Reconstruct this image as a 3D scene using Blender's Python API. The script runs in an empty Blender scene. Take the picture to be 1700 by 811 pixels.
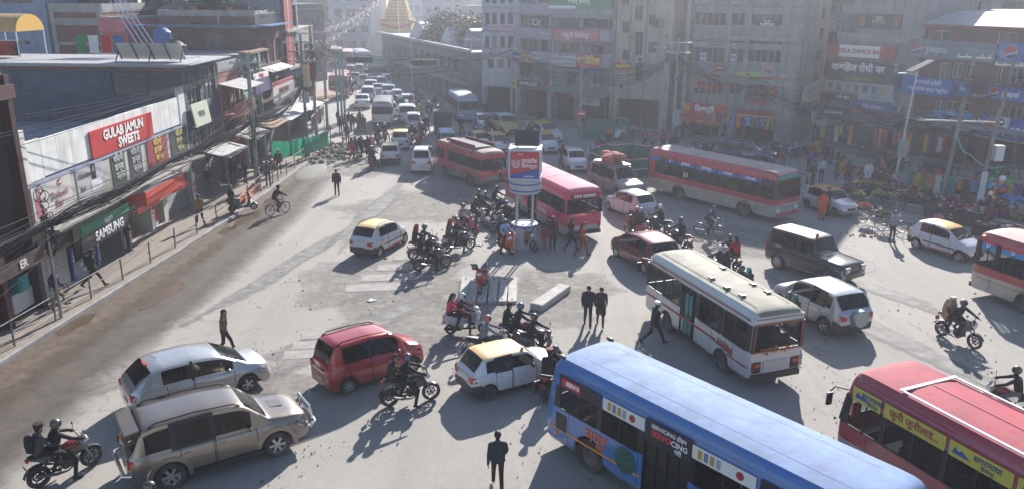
import bpy,bmesh,math,random,re
from mathutils import Vector,Matrix,noise as mnoise
R=math.radians
rnd=random.Random(7)
S=bpy.context.scene
COL=S.collection

# ---------------------------------------------------------------- camera
CAM_H,PITCH,ROLL,FPX=12.2,17.35,0.6,1330.0
cam=bpy.data.cameras.new('camera');cam.sensor_width=36.0;cam.lens=36.0*FPX/1700.0
cam.clip_start=0.2;cam.clip_end=2000.0
cam_o=bpy.data.objects.new('camera',cam);COL.objects.link(cam_o)
cam_o.matrix_world=(Matrix.Translation((0,0,CAM_H))@Matrix.Rotation(R(90-PITCH),4,'X')@Matrix.Rotation(R(ROLL),4,'Z'))
S.camera=cam_o
# ---------------------------------------------------------------- sky and sun
SUN_EL,SUN_AZ=28.0,15.0 # azimuth measured from +Y towards +X
W=bpy.data.worlds.new('World');S.world=W;W.use_nodes=True
nt=W.node_tree;bg=nt.nodes['Background']
sky=nt.nodes.new('ShaderNodeTexSky');sky.sky_type='NISHITA';sky.sun_disc=False
sky.sun_elevation=R(SUN_EL);sky.sun_rotation=R(SUN_AZ);sky.air_density=1.0;sky.dust_density=1.2;sky.altitude=1300
nt.links.new(sky.outputs[0],bg.inputs[0]);bg.inputs[1].default_value=0.088
sun=bpy.data.lights.new('sun','SUN');sun.energy=5.0;sun.angle=R(0.6);sun.color=(1.0,0.955,0.90)
sun_o=bpy.data.objects.new('sun',sun);COL.objects.link(sun_o)
sd=Vector((math.sin(R(SUN_AZ))*math.cos(R(SUN_EL)),math.cos(R(SUN_AZ))*math.cos(R(SUN_EL)),math.sin(R(SUN_EL))))
sun_o.rotation_euler=sd.to_track_quat('Z','Y').to_euler();sun_o.location=(20,60,60)
S.view_settings.view_transform='Standard';S.view_settings.look='None'
S.view_settings.exposure=1.0;S.view_settings.gamma=1.0;S.view_settings.use_curve_mapping=False
S.cycles.use_denoising=True;S.cycles.max_bounces=6;S.cycles.diffuse_bounces=3;S.cycles.glossy_bounces=3
S.cycles.transmission_bounces=4;S.cycles.transparent_max_bounces=12;S.cycles.volume_bounces=1
S.cycles.sample_clamp_indirect=4.0;S.cycles.caustics_reflective=False;S.cycles.caustics_refractive=False

def gp(px,py,z=0.0):
    """where a sight line of the photograph meets the level z (survey of the place)"""
    u=(px-850.0)/FPX;v=(py-405.5)/FPX
    c,s=math.cos(R(ROLL)),math.sin(R(ROLL));u,v=u*c+v*s,-u*s+v*c
    cp,sp=math.cos(R(PITCH)),math.sin(R(PITCH))
    d=(u,cp-v*sp,-sp-v*cp);t=(z-CAM_H)/d[2]
    return Vector((d[0]*t,d[1]*t,z))

HAZE=0.00095
# ---------------------------------------------------------------- materials
MATS={}
def mat(key,col=(.5,.5,.5),rough=.6,metal=0.,var=.0,scale=4.,bump=0.,coat=0.,streak=0.,dust=0.,kind=None,spec=.5,grime=0.):
    if key in MATS:return MATS[key]
    m=bpy.data.materials.new(key);m.use_nodes=True;N=m.node_tree.nodes;L=m.node_tree.links
    b=N['Principled BSDF'];b.inputs['Base Color'].default_value=(*col,1);b.inputs['Roughness'].default_value=rough
    b.inputs['Metallic'].default_value=metal;b.inputs['Coat Weight'].default_value=coat;b.inputs['Coat Roughness'].default_value=.08
    b.inputs['Specular IOR Level'].default_value=spec
    MATS[key]=m
    if var or bump or streak or dust:
        tc=N.new('ShaderNodeTexCoord');out=None
        def nz(sc,det,vec=None):
            n=N.new('ShaderNodeTexNoise');n.inputs['Scale'].default_value=sc;n.inputs['Detail'].default_value=det
            n.inputs['Roughness'].default_value=.62
            L.new(vec or tc.outputs['Object'],n.inputs['Vector']);return n.outputs['Fac']
        def ramp(fac,a,bb):
            r=N.new('ShaderNodeMapRange');r.inputs['From Min'].default_value=a;r.inputs['From Max'].default_value=bb
            L.new(fac,r.inputs['Value']);return r.outputs[0]
        def mix(fac,A,Bc):
            x=N.new('ShaderNodeMix');x.data_type='RGBA'
            if fac is not None:L.new(fac,x.inputs[0])
            for s,v in((6,A),(7,Bc)):
                if isinstance(v,tuple):x.inputs[s].default_value=(*v,1)
                else:L.new(v,x.inputs[s])
            return x.outputs[2]
        cur=col
        if var:
            lo=tuple(max(0,c*(1-var))for c in col);hi=tuple(min(1,c*(1+var*.8))for c in col)
            cur=mix(ramp(nz(scale,6),.3,.7),lo,hi)
        if streak:
            mp=N.new('ShaderNodeMapping');mp.inputs['Scale'].default_value=(1.6,1.6,.16)
            L.new(tc.outputs['Object'],mp.inputs['Vector'])
            st=ramp(nz(1.3,8,mp.outputs[0]),.48,.72)
            mm=N.new('ShaderNodeMath');mm.operation='MULTIPLY';mm.inputs[1].default_value=streak;L.new(st,mm.inputs[0])
            cur=mix(mm.outputs[0],cur,tuple(c*.38 for c in col))
        if dust:
            dn=ramp(nz(1.7,7),.35,.75);mm=N.new('ShaderNodeMath');mm.operation='MULTIPLY';mm.inputs[1].default_value=dust
            L.new(dn,mm.inputs[0])
            if grime: # road dirt thrown up on the lower body
                sp=N.new('ShaderNodeSeparateXYZ');L.new(tc.outputs['Object'],sp.inputs[0]);gz=ramp(sp.outputs[2],.95,.25);g1=N.new('ShaderNodeMath');g1.operation='MULTIPLY';L.new(gz,g1.inputs[0]);L.new(ramp(nz(3.5,6),.25,.8),g1.inputs[1])
                g2=N.new('ShaderNodeMath');g2.operation='MULTIPLY_ADD';g2.use_clamp=True;g2.inputs[1].default_value=grime;L.new(g1.outputs[0],g2.inputs[0]);L.new(mm.outputs[0],g2.inputs[2]);mm=g2
            cur=mix(mm.outputs[0],cur,(.30,.275,.24))
            rr=N.new('ShaderNodeMapRange');rr.inputs['To Min'].default_value=rough;rr.inputs['To Max'].default_value=min(1,rough+.45)
            L.new(mm.outputs[0],rr.inputs['Value']);L.new(rr.outputs[0],b.inputs['Roughness'])
        if not isinstance(cur,tuple):L.new(cur,b.inputs['Base Color'])
        if bump:
            bp=N.new('ShaderNodeBump');bp.inputs['Strength'].default_value=bump;bp.inputs['Distance'].default_value=.03
            L.new(nz(scale*6,8),bp.inputs['Height']);L.new(bp.outputs[0],b.inputs['Normal'])
    return m
def hx(h):
    h=h.lstrip('#');f=lambda v:v/12.92 if v<=.04045 else((v+.055)/1.055)**2.4
    return tuple(f(int(h[i:i+2],16)/255)for i in(0,2,4))
def flat(h,rough=.6,**k):return mat('colour_'+h+'_%g'%rough,hx(h),rough,**k)
def paint(h,metal=0.,dust=.07):return mat('paint_'+h,hx(h),.27,metal,coat=.9,dust=dust,grime=.45)
def cloth(h):return mat('cloth_'+h,tuple(max(.016,c)for c in hx(h)),.9,var=.25,scale=14.,bump=.25)
def wallm(h,streak=.6,var=.22):return mat('wall_'+h,hx(h),.88,var=var,scale=1.1,streak=streak,bump=.15)
def glassm(key,tint=(.008,.009,.011),see=0.):
    if key in MATS:return MATS[key]
    m=mat(key,tint,.07,spec=.4)
    if see:
        N=m.node_tree.nodes;L=m.node_tree.links;b=N['Principled BSDF'];o=N['Material Output']
        t=N.new('ShaderNodeBsdfTransparent');t.inputs[0].default_value=(.75,.8,.8,1)
        x=N.new('ShaderNodeMixShader');x.inputs[0].default_value=see
        L.new(b.outputs[0],x.inputs[1]);L.new(t.outputs[0],x.inputs[2]);L.new(x.outputs[0],o.inputs[0])
    return m
BLACK=mat('black_plastic',(.012,.012,.013),.5)
RUBBER=mat('tyre_rubber',(.018,.017,.016),.85,dust=.35)
CHROME=mat('chrome',(.75,.75,.76),.18,1.)
STEEL=mat('grey_steel',(.32,.33,.34),.42,.8,var=.2)
ALLOY=mat('alloy_rim',(.5,.5,.51),.35,.8,dust=.3)
GLASS=glassm('dark_glass');CARGLASS=glassm('tinted_car_glass',(.006,.007,.008),.22);WSCREEN=glassm('windscreen_glass',(.03,.045,.045));BUSGLASS=glassm('bus_glass',(.012,.014,.018),.68)
PANE=glassm('window_pane',(.025,.03,.04));PANES=[PANE,PANE,glassm('curtained_pane',(.13,.13,.125)),glassm('pale_pane',(.075,.085,.10))]
REDLAMP=mat('tail_lamp',(.5,.012,.012),.25,coat=.5);LAMP=mat('head_lamp',(.75,.76,.78),.12,coat=.8);AMBER=mat('amber_lamp',(.8,.25,.02),.25)
CONC=mat('concrete',(.30,.295,.29),.9,var=.3,scale=1.5,streak=.4,bump=.25)

# ---------------------------------------------------------------- mesh builder
class MB:
    def __init__(s):s.v=[];s.f=[];s.m=[]
    def add(s,vs,fs,mi=0):
        o=len(s.v);s.v+=[tuple(x)for x in vs];s.f+=[tuple(i+o for i in f)for f in fs];s.m+=[mi]*len(fs);return s
    def box(s,c,d,rz=0.,mi=0,rx=0.,ry=0.):
        M_=Matrix.Rotation(rz,3,'Z')@Matrix.Rotation(ry,3,'Y')@Matrix.Rotation(rx,3,'X')
        vs=[Vector(c)+M_@Vector((x*d[0]/2,y*d[1]/2,z*d[2]/2))for x in(-1,1)for y in(-1,1)for z in(-1,1)]
        return s.add(vs,[(0,1,3,2),(4,6,7,5),(0,4,5,1),(2,3,7,6),(0,2,6,4),(1,5,7,3)],mi)
    def bar(s,a,b,w,h=None,mi=0):
        a,b=Vector(a),Vector(b);h=h or w;d=(b-a);q=d.to_track_quat('X','Z').to_matrix();l=d.length
        vs=[(a+b)/2+q@Vector((x*l/2,y*w/2,z*h/2))for x in(-1,1)for y in(-1,1)for z in(-1,1)]
        return s.add(vs,[(0,1,3,2),(4,6,7,5),(0,4,5,1),(2,3,7,6),(0,2,6,4),(1,5,7,3)],mi)
    def rings(s,rs,mi=0,caps=True,closed=True):
        n=len(rs[0]);vs=[p for r in rs for p in r];fs=[]
        for i in range(len(rs)-1):
            for j in range(n if closed else n-1):
                k=(j+1)%n;fs.append((i*n+j,i*n+k,(i+1)*n+k,(i+1)*n+j))
        if caps:fs.append(tuple(reversed(range(n))));fs.append(tuple((len(rs)-1)*n+j for j in range(n)))
        return s.add(vs,fs,mi)
    def tube(s,pts,r,n=8,mi=0,caps=True):
        pts=[Vector(p)for p in pts];rs=[]
        for i,p in enumerate(pts):
            d=(pts[min(i+1,len(pts)-1)]-pts[max(i-1,0)])
            q=d.to_track_quat('Z','Y').to_matrix();rr=r[i]if isinstance(r,(list,tuple))else r
            rs.append([p+q@Vector((math.cos(t)*rr,math.sin(t)*rr,0))for t in[2*math.pi*k/n for k in range(n)]])
        return s.rings(rs,mi,caps)
    def ell(s,c,r,n=12,m=8,mi=0,M_=None):
        c=Vector(c);rs=[]
        for i in range(m+1):
            t=math.pi*(i+.001)/(m+.002)-math.pi/2
            ring=[]
            for k in range(n):
                a=2*math.pi*k/n;v=Vector((math.cos(t)*math.cos(a)*r[0],math.cos(t)*math.sin(a)*r[1],math.sin(t)*r[2]))
                ring.append(c+(M_@v if M_ else v))
            rs.append(ring)
        return s.rings(rs,mi)
    def lathe(s,prof,n=24,mi=0,axis='Z',c=(0,0,0)):
        rs=[]
        for r,z in prof:
            ring=[]
            for k in range(n):
                a=2*math.pi*k/n
                v=(math.cos(a)*r,math.sin(a)*r,z)if axis=='Z' else(math.cos(a)*r,z,math.sin(a)*r)
                ring.append((v[0]+c[0],v[1]+c[1],v[2]+c[2]))
            rs.append(ring)
        return s.rings(rs,mi,caps=prof[0][0]>1e-3 and prof[0]!=prof[-1])
    def poly(s,pts,z0,z1,mi=0):
        n=len(pts);vs=[(p[0],p[1],z0)for p in pts]+[(p[0],p[1],z1)for p in pts]
        return s.add(vs,[tuple(range(n-1,-1,-1)),tuple(range(n,2*n))]+[(i,(i+1)%n,(i+1)%n+n,i+n)for i in range(n)],mi)
    def grid(s,rows,mi=0):
        nr,nc=len(rows),len(rows[0]);vs=[p for r in rows for p in r]
        return s.add(vs,[(i*nc+j,i*nc+j+1,(i+1)*nc+j+1,(i+1)*nc+j)for i in range(nr-1)for j in range(nc-1)],mi)
    def mesh(s,name,mats,smooth=False):
        me=bpy.data.meshes.new(name);me.from_pydata(s.v,[],s.f)
        for m in(mats if isinstance(mats,(list,tuple))else[mats]):me.materials.append(m)
        me.polygons.foreach_set('material_index',s.m)
        b=bmesh.new();b.from_mesh(me);bmesh.ops.recalc_face_normals(b,faces=b.faces);b.to_mesh(me);b.free()
        if smooth:
            me.polygons.foreach_set('use_smooth',[True]*len(me.polygons));me.set_sharp_from_angle(angle=R(smooth if smooth is not True else 40))
        me.update();return me
def link(name,me,parent=None,loc=None,rz=None,mats=None):
    o=bpy.data.objects.new(name,me);COL.objects.link(o)
    if parent is not None:o.parent=parent
    if loc is not None:o.location=loc
    if rz is not None:o.rotation_euler=rz if isinstance(rz,(tuple,list))else(0,0,rz)
    if mats:
        for i,m in enumerate(mats):
            if m is not None:o.material_slots[i].link='OBJECT';o.material_slots[i].material=m
    return o
def build(mb,name,mats,parent=None,smooth=False,loc=None,rz=None):return link(name,mb.mesh(name,mats,smooth),parent,loc,rz)
CACHE={}
def cached(key,fn):
    if key not in CACHE:CACHE[key]=fn()
    return CACHE[key]
def tag(o,label,cat,group=None,kind=None):
    if label:o['label']=label
    if cat:o['category']=cat
    if group:o['group']=group
    if kind:o['kind']=kind
    return o
def empty(name,loc,rz=0.):
    o=bpy.data.objects.new(name,None);COL.objects.link(o);o.location=loc;o.rotation_euler=(0,0,rz);o.empty_display_size=.2;return o
def struct(o):o['kind']='structure';return o
def shape(name,fn,mats,parent,smooth=False,key=None,loc=None,rz=None):
    """a part; alike parts share mesh data through the key"""
    if key is None:me=None;mb=MB();fn(mb);me=mb.mesh(name,mats,smooth)
    else:
        if key not in CACHE:mb=MB();fn(mb);CACHE[key]=mb.mesh(name,mats,smooth)
        me=CACHE[key]
        o=link(name,me,parent,loc,rz,mats if isinstance(mats,(list,tuple))else[mats]);return o
    return link(name,me,parent,loc,rz)
def text_mesh(txt,size,m,bold=.0,extrude=.012,align='CENTER',shear=0.,spacing=1.0):
    txt=re.sub('(.)\u093f','\u093f\\1',txt)
    key=('text',txt,size,m.name,bold,align,shear)
    if key in CACHE:return CACHE[key]
    cu=bpy.data.curves.new('lettering','FONT');cu.body=txt;cu.size=size;cu.align_x=align;cu.align_y='CENTER'
    cu.extrude=extrude;cu.offset=bold*size;cu.shear=shear;cu.resolution_u=2;cu.space_line=.95;cu.space_character=spacing
    o=bpy.data.objects.new('lettering',cu);me=bpy.data.meshes.new_from_object(o)
    bpy.data.objects.remove(o);bpy.data.curves.remove(cu)
    me.materials.clear();me.materials.append(m);CACHE[key]=me
    return me
def letter(parent,txt,size,m,pos,fwd,up=(0,0,1),bold=.02,name='lettering',fit=None,align='CENTER',shear=0.):
    """flat lettering whose face looks along fwd (parent space); fit = largest width"""
    me=text_mesh(txt,size,m,bold,.006,align,shear)
    f=Vector(fwd).normalized();u=Vector(up);u=(u-f*u.dot(f)).normalized();r=u.cross(f)
    M_=Matrix((r,u,f)).transposed()
    k=1.0
    if fit and len(me.vertices):
        w=max(v.co.x for v in me.vertices)-min(v.co.x for v in me.vertices)
        if w>fit:k=fit/w
    o=link(name,me,parent);o.matrix_local=Matrix.Translation(Vector(pos))@M_.to_4x4()@Matrix.Diagonal((k,1 if k>.6 else k*1.4,1,1))
    return o
# ---------------------------------------------------------------- people (forward = +X, feet at the origin)
import numpy as np
SKIN=mat('skin',(.30,.165,.105),.6,var=.15,scale=20.);HAIR=mat('hair',(.012,.010,.009),.6)
def stand():return dict(pel=(0,0,.95),che=(.0,0,1.28),head=(.03,0,1.585),sl=(0,.185,1.40),sr=(0,-.185,1.40),el=(-.04,.25,1.13),er=(-.04,-.25,1.13),
    wl=(.05,.25,.89),wr=(.05,-.25,.89),hl=(0,.085,.92),hr=(0,-.085,.92),kl=(.02,.10,.50),kr=(.02,-.10,.50),al=(-.02,.11,.085),ar=(-.02,-.11,.085),face=(1,0,-.05))
def P(**k):d=stand();d.update(k);return d
POSES={
 'stand':P(),
 'stand_folded':P(el=(.02,.25,1.14),er=(.02,-.25,1.14),wl=(.2,.07,1.08),wr=(.2,-.07,1.1),kl=(.04,.11,.5),al=(.03,.13,.085)),
 'walk':P(che=(.03,0,1.28),head=(.07,0,1.58),hl=(.02,.085,.92),kl=(.20,.09,.53),al=(.30,.09,.12),kr=(-.03,-.09,.50),ar=(-.34,-.09,.14),el=(-.16,.24,1.15),wl=(-.14,.25,.91),er=(.08,-.24,1.14),wr=(.24,-.22,.96)),
 'stride':P(pel=(0,0,.91),che=(.05,0,1.25),head=(.1,0,1.55),sl=(.03,.185,1.37),sr=(.03,-.185,1.37),hl=(.02,.085,.88),hr=(.02,-.085,.88),kl=(-.08,.09,.47),al=(-.46,.09,.18),kr=(.24,-.09,.51),ar=(.40,-.09,.10),el=(.14,.24,1.12),wl=(.3,.22,.95),er=(-.16,-.24,1.12),wr=(-.16,-.25,.88)),
 'phone':P(che=(.03,0,1.28),head=(.07,0,1.58),kl=(.20,.09,.53),al=(.30,.09,.12),kr=(-.03,-.09,.50),ar=(-.34,-.09,.14),el=(-.1,.26,1.13),wl=(.04,.25,.9),er=(.14,-.27,1.27),wr=(.13,-.13,1.50)),
 'moto':P(pel=(-.22,0,.93),che=(-.10,0,1.24),head=(.0,0,1.55),sl=(-.03,.185,1.36),sr=(-.03,-.185,1.36),el=(.17,.31,1.17),er=(.17,-.31,1.17),wl=(.42,.33,1.06),wr=(.42,-.33,1.06),hl=(-.2,.1,.9),hr=(-.2,-.1,.9),kl=(.22,.22,.78),kr=(.22,-.22,.78),al=(.02,.2,.38),ar=(.02,-.2,.38)),
 'moto_stop':P(pel=(-.22,0,.91),che=(-.14,0,1.24),head=(-.06,0,1.56),sl=(-.08,.185,1.36),sr=(-.08,-.185,1.36),el=(.14,.31,1.17),er=(.14,-.31,1.17),wl=(.42,.33,1.06),wr=(.42,-.33,1.06),hl=(-.2,.1,.88),hr=(-.2,-.1,.88),kl=(.2,.24,.72),kr=(.18,-.28,.56),al=(.0,.2,.38),ar=(.06,-.36,.085)),
 'pillion':P(pel=(-.60,0,1.0),che=(-.54,0,1.32),head=(-.46,0,1.62),sl=(-.5,.18,1.43),sr=(-.5,-.18,1.43),el=(-.38,.26,1.2),er=(-.38,-.26,1.2),wl=(-.18,.18,1.1),wr=(-.18,-.18,1.1),hl=(-.58,.1,.97),hr=(-.58,-.1,.97),kl=(-.2,.26,.88),kr=(-.2,-.26,.88),al=(-.36,.24,.48),ar=(-.36,-.24,.48)),
 'scooter':P(pel=(-.3,0,.87),che=(-.25,0,1.19),head=(-.16,0,1.5),sl=(-.2,.185,1.31),sr=(-.2,-.185,1.31),el=(.02,.28,1.1),er=(.02,-.28,1.1),wl=(.28,.29,1.02),wr=(.28,-.29,1.02),hl=(-.28,.09,.85),hr=(-.28,-.09,.85),kl=(.12,.13,.8),kr=(.12,-.13,.8),al=(.12,.13,.4),ar=(.1,-.34,.085)),
 'scooter_pillion':P(pel=(-.66,0,.92),che=(-.6,0,1.23),head=(-.5,0,1.53),sl=(-.56,.18,1.34),sr=(-.56,-.18,1.34),el=(-.42,.25,1.13),er=(-.42,-.25,1.13),wl=(-.25,.17,1.05),wr=(-.25,-.17,1.05),hl=(-.64,.1,.89),hr=(-.64,-.1,.89),kl=(-.26,.25,.8),kr=(-.26,-.25,.8),al=(-.4,.26,.38),ar=(-.4,-.26,.38)),
 'bicycle':P(pel=(-.2,0,1.02),che=(.0,0,1.29),head=(.14,0,1.57),sl=(.08,.18,1.39),sr=(.08,-.18,1.39),el=(.26,.25,1.2),er=(.26,-.25,1.2),wl=(.48,.25,1.06),wr=(.48,-.25,1.06),hl=(-.17,.09,.99),hr=(-.17,-.09,.99),kl=(.14,.11,.83),kr=(.1,-.11,.62),al=(.06,.12,.5),ar=(-.08,-.12,.24)),
 'squat':P(pel=(-.12,0,.28),che=(.02,0,.60),head=(.12,0,.90),sl=(.06,.185,.71),sr=(.06,-.185,.71),el=(.25,.24,.52),er=(.25,-.24,.52),wl=(.42,.14,.42),wr=(.42,-.14,.42),hl=(-.12,.1,.27),hr=(-.12,-.1,.27),kl=(.26,.2,.50),kr=(.26,-.2,.50),al=(.0,.16,.085),ar=(.0,-.16,.085)),
 'sit':P(pel=(-.05,0,.55),che=(.0,0,.88),head=(.06,0,1.18),sl=(.02,.185,.99),sr=(.02,-.185,.99),el=(.12,.24,.75),er=(.12,-.24,.75),wl=(.34,.15,.7),wr=(.34,-.15,.7),hl=(-.05,.1,.52),hr=(-.05,-.1,.52),kl=(.36,.13,.55),kr=(.36,-.13,.55),al=(.34,.13,.085),ar=(.34,-.13,.085)),
}
def body_mesh(pose,style):
    """one continuous body: capsules welded by a voxel remesh; slots skin, top, trousers, shoes, hair"""
    J={k:Vector(v)for k,v in POSES[pose].items()};prims=[]
    def cap(a,b,ra,rb,mi):prims.append((Vector(a),Vector(b),ra,rb,mi))
    up=(J['che']-J['pel']).normalized();side=Vector((0,1,0));fem='f' in style
    cap(J['hl'],J['hr'],.115,.115,2)
    for s in(.065,-.065):
        cap(J['pel']+side*s,J['che']+side*s*(1.0 if fem else 1.35),.112 if fem else .12,.118 if fem else .128,1)
    for a in 'lr':J['s'+a]=J['s'+a]-up*.035
    cap(J['sl']+(J['che']-J['sl'])*.1,J['sr']+(J['che']-J['sr'])*.1,.066,.066,1)
    neck=(J['sl']+J['sr'])/2+up*.055;hc=J['head'];f=J['face'].normalized()
    cap(neck,hc-Vector((0,0,.08)),.056,.052,0);cap(neck-up*.03,neck+up*.035,.082,.066,1)
    for a in 'lr':cap(neck-up*.005,J['s'+a]+up*.012,.062,.052,1)
    u=Vector((0,0,1))-f*f.z
    cap(hc-u*.045+f*.018,hc+u*.035,.074,.088,0);cap(hc+f*.05-u*.085,hc+f*.02-u*.04,.042,.06,0)
    cap(hc+f*.095+u*.01,hc+f*.112-u*.022,.012,.017,0)
    for s in(1,-1):cap(hc+side*s*.083+u*.012,hc+side*s*.085-u*.025,.014,.012,0)
    cap(hc-f*.022+u*.04,hc+f*.02+u*.062,.092,.082,4);cap(hc-f*.045-u*.03,hc-f*.03+u*.03,.068,.085,4)
    if 'l' in style:cap(hc-f*.07-u*.02,neck-f*.11-up*.14,.075,.05,4)
    for a,s in(('l',1),('r',-1)):
        sh,e,w=J['s'+a],J['e'+a],J['w'+a]
        cap(sh,e,.066 if not fem else .056,.052,1);cap(e,w,.05,.04,1)
        d=(w-e).normalized();n=d.cross(Vector((0,0,1)));n=n.normalized()if n.length>.2 else Vector((1,0,0));m=d.cross(n)
        if abs(n.y)>abs(m.y):n,m=m,n # n = flat of the palm spreads along m
        spread=m if abs(d.z)>.5 else n
        spread=Vector((1,0,0))-d*d.x if abs(d.z)>.6 else Vector((0,1,0))-d*d.y;spread.normalize();curl=spread.cross(d)*(-s*.4)
        cap(w,w+d*.035,.03,.032,0)
        for k in(-1,1):cap(w+d*.03+spread*.014*k,w+d*.075+spread*.018*k,.021,.02,0)
        for k,ln in((-1.5,.058),(-.5,.072),(.5,.068),(1.5,.05)):
            b0=w+d*.08+spread*.017*k;b1=b0+d*ln*.6+curl*.02;cap(b0,b1,.0105,.010,0);cap(b1,b1+(d+curl*1.6).normalized()*ln*.5,.010,.009,0)
        t0=w+d*.025+spread*.03;cap(t0,t0+(d*.7+spread*.8).normalized()*.05,.013,.011,0)
        h,kn,an=J['h'+a],J['k'+a],J['a'+a]
        cap(h,kn,.088,.064,2);cap(kn,an,.062,.05 if not fem else .045,2)
        dd=kn-an;fw=Vector((dd.z,0,-dd.x));fw=fw.normalized()if fw.length>.02 else Vector((1,0,0))
        if fw.x<0:fw=-fw
        fw.z=max(-.5,min(.1,fw.z));cap(an+Vector((0,0,-.02))-fw*.03,an+fw*.15+Vector((0,0,-.04)),.046,.036,3)
    if 'k' in style: # long kurta or coat over the thighs
        for a in 'lr':cap(J['h'+a],J['h'+a]+(J['k'+a]-J['h'+a])*.85,.125,.115,1)
    if 'c' in style: # coat hem
        for a in 'lr':cap(J['h'+a]+up*.05,J['h'+a]+(J['k'+a]-J['h'+a])*.28,.12,.112,1)
    mb=MB()
    for a,b,ra,rb,mi in prims:
        d=b-a;q=(d if d.length>1e-4 else Vector((0,0,1))).to_track_quat('Z','Y').to_matrix();L=d.length;n=10 if max(ra,rb)>.03 else 6;rs=[]
        for t in(-80,-45,0):rs.append((math.cos(R(t))*ra,math.sin(R(t))*ra))
        for t in(0,45,80):rs.append((math.cos(R(t))*rb,L+math.sin(R(t))*rb))
        mb.rings([[a+q@Vector((math.cos(2*math.pi*k/n)*r,math.sin(2*math.pi*k/n)*r,z))for k in range(n)]for r,z in rs])
    me0=mb.mesh('body',[SKIN]);o=bpy.data.objects.new('tmp',me0);COL.objects.link(o)
    rm=o.modifiers.new('r','REMESH');rm.mode='VOXEL';rm.voxel_size=.0135
    sm=o.modifiers.new('s','SMOOTH');sm.factor=.5;sm.iterations=2
    dc=o.modifiers.new('d','DECIMATE');dc.ratio=.30
    dg=bpy.context.evaluated_depsgraph_get();dg.update();me=bpy.data.meshes.new_from_object(o.evaluated_get(dg))
    bpy.data.objects.remove(o);bpy.data.meshes.remove(me0)
    cs=np.empty(len(me.polygons)*3);me.polygons.foreach_get('center',cs);cs=cs.reshape(-1,3);best=np.full(len(cs),9.);idx=np.zeros(len(cs),int)
    for a,b,ra,rb,mi in prims:
        a_,d=np.array(a),np.array(b-a);t=np.clip(((cs-a_)@d)/max(d@d,1e-8),0,1)
        ds=np.linalg.norm(cs-a_-t[:,None]*d,axis=1)-(ra+(rb-ra)*t);k=ds<best;best[k]=ds[k];idx[k]=mi
    me.materials.clear()
    for m in(SKIN,SKIN,SKIN,BLACK,HAIR):me.materials.append(m)
    me.polygons.foreach_set('material_index',idx);me.polygons.foreach_set('use_smooth',[True]*len(idx));me.update()
    return me
BODIES={}
for pz,styles in{'stand':('m','fkl','c'),'stand_folded':('m','fl'),'walk':('m','fkl','fl'),'stride':('m','c'),'phone':('m',),'moto':('m',),'moto_stop':('m',),'pillion':('m','fl'),'scooter':('m','fk'),'scooter_pillion':('fl',),'bicycle':('m',),'squat':('m','fl'),'sit':('m',)}.items():
    for st in styles:BODIES[pz,st]=body_mesh(pz,st)

def helmet_part(parent,pos,colour,tilt=0.,full=True):
    def shell(mb):
        n,m=14,9;rs=[]
        for i in range(m+1):
            t=R(-50)+(R(90)-R(-50))*i/m-.01
            rs.append([(math.cos(t)*math.cos(a)*.142-.005,math.cos(t)*math.sin(a)*.124,math.sin(t)*.135)for a in[2*math.pi*(k+.5)/n for k in range(n)]])
        o=len(mb.v);mb.rings(rs,0,caps=False)
        keep=[(f,mi)for f,mi in zip(mb.f,mb.m)if not(sum(mb.v[i][0]for i in f)/4>.07 and-.075<sum(mb.v[i][2]for i in f)/4<.045)]
        mb.f=[a for a,_ in keep];mb.m=[b for _,b in keep]
        mb.ell((-.01,0,.01),(.105,.095,.1),10,6)
    o=shape('helmet',shell,paint(colour,dust=.1),parent,50,key='helmet_shell',loc=pos,rz=(0,tilt,0))
    def vis(mb):
        rows=[]
        for t in(-32,-16,0,16,22):rows.append([(math.cos(R(t))*math.cos(R(a))*.146-.005,math.cos(R(t))*math.sin(R(a))*.127,math.sin(R(t))*.135)for a in range(-65,66,13)])
        mb.grid(rows)
    shape('visor',vis,GLASS,o,True,key='helmet_visor')
def backpack_part(parent,che,col):
    def f(mb):
        rs=[]
        for z,sx,sy in((-.24,.05,.1),(-.22,.09,.14),(0,.11,.16),(.16,.09,.15),(.23,.04,.1)):
            rs.append([(math.cos(a)*sx*(1 if abs(math.cos(a))<.9 else 1.1),math.sin(a)*sy,z)for a in[2*math.pi*k/12 for k in range(12)]])
        mb.rings(rs)
    shape('backpack',f,cloth(col),parent,True,key='backpack',loc=Vector(che)+Vector((-.2,0,-.02)))
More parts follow.
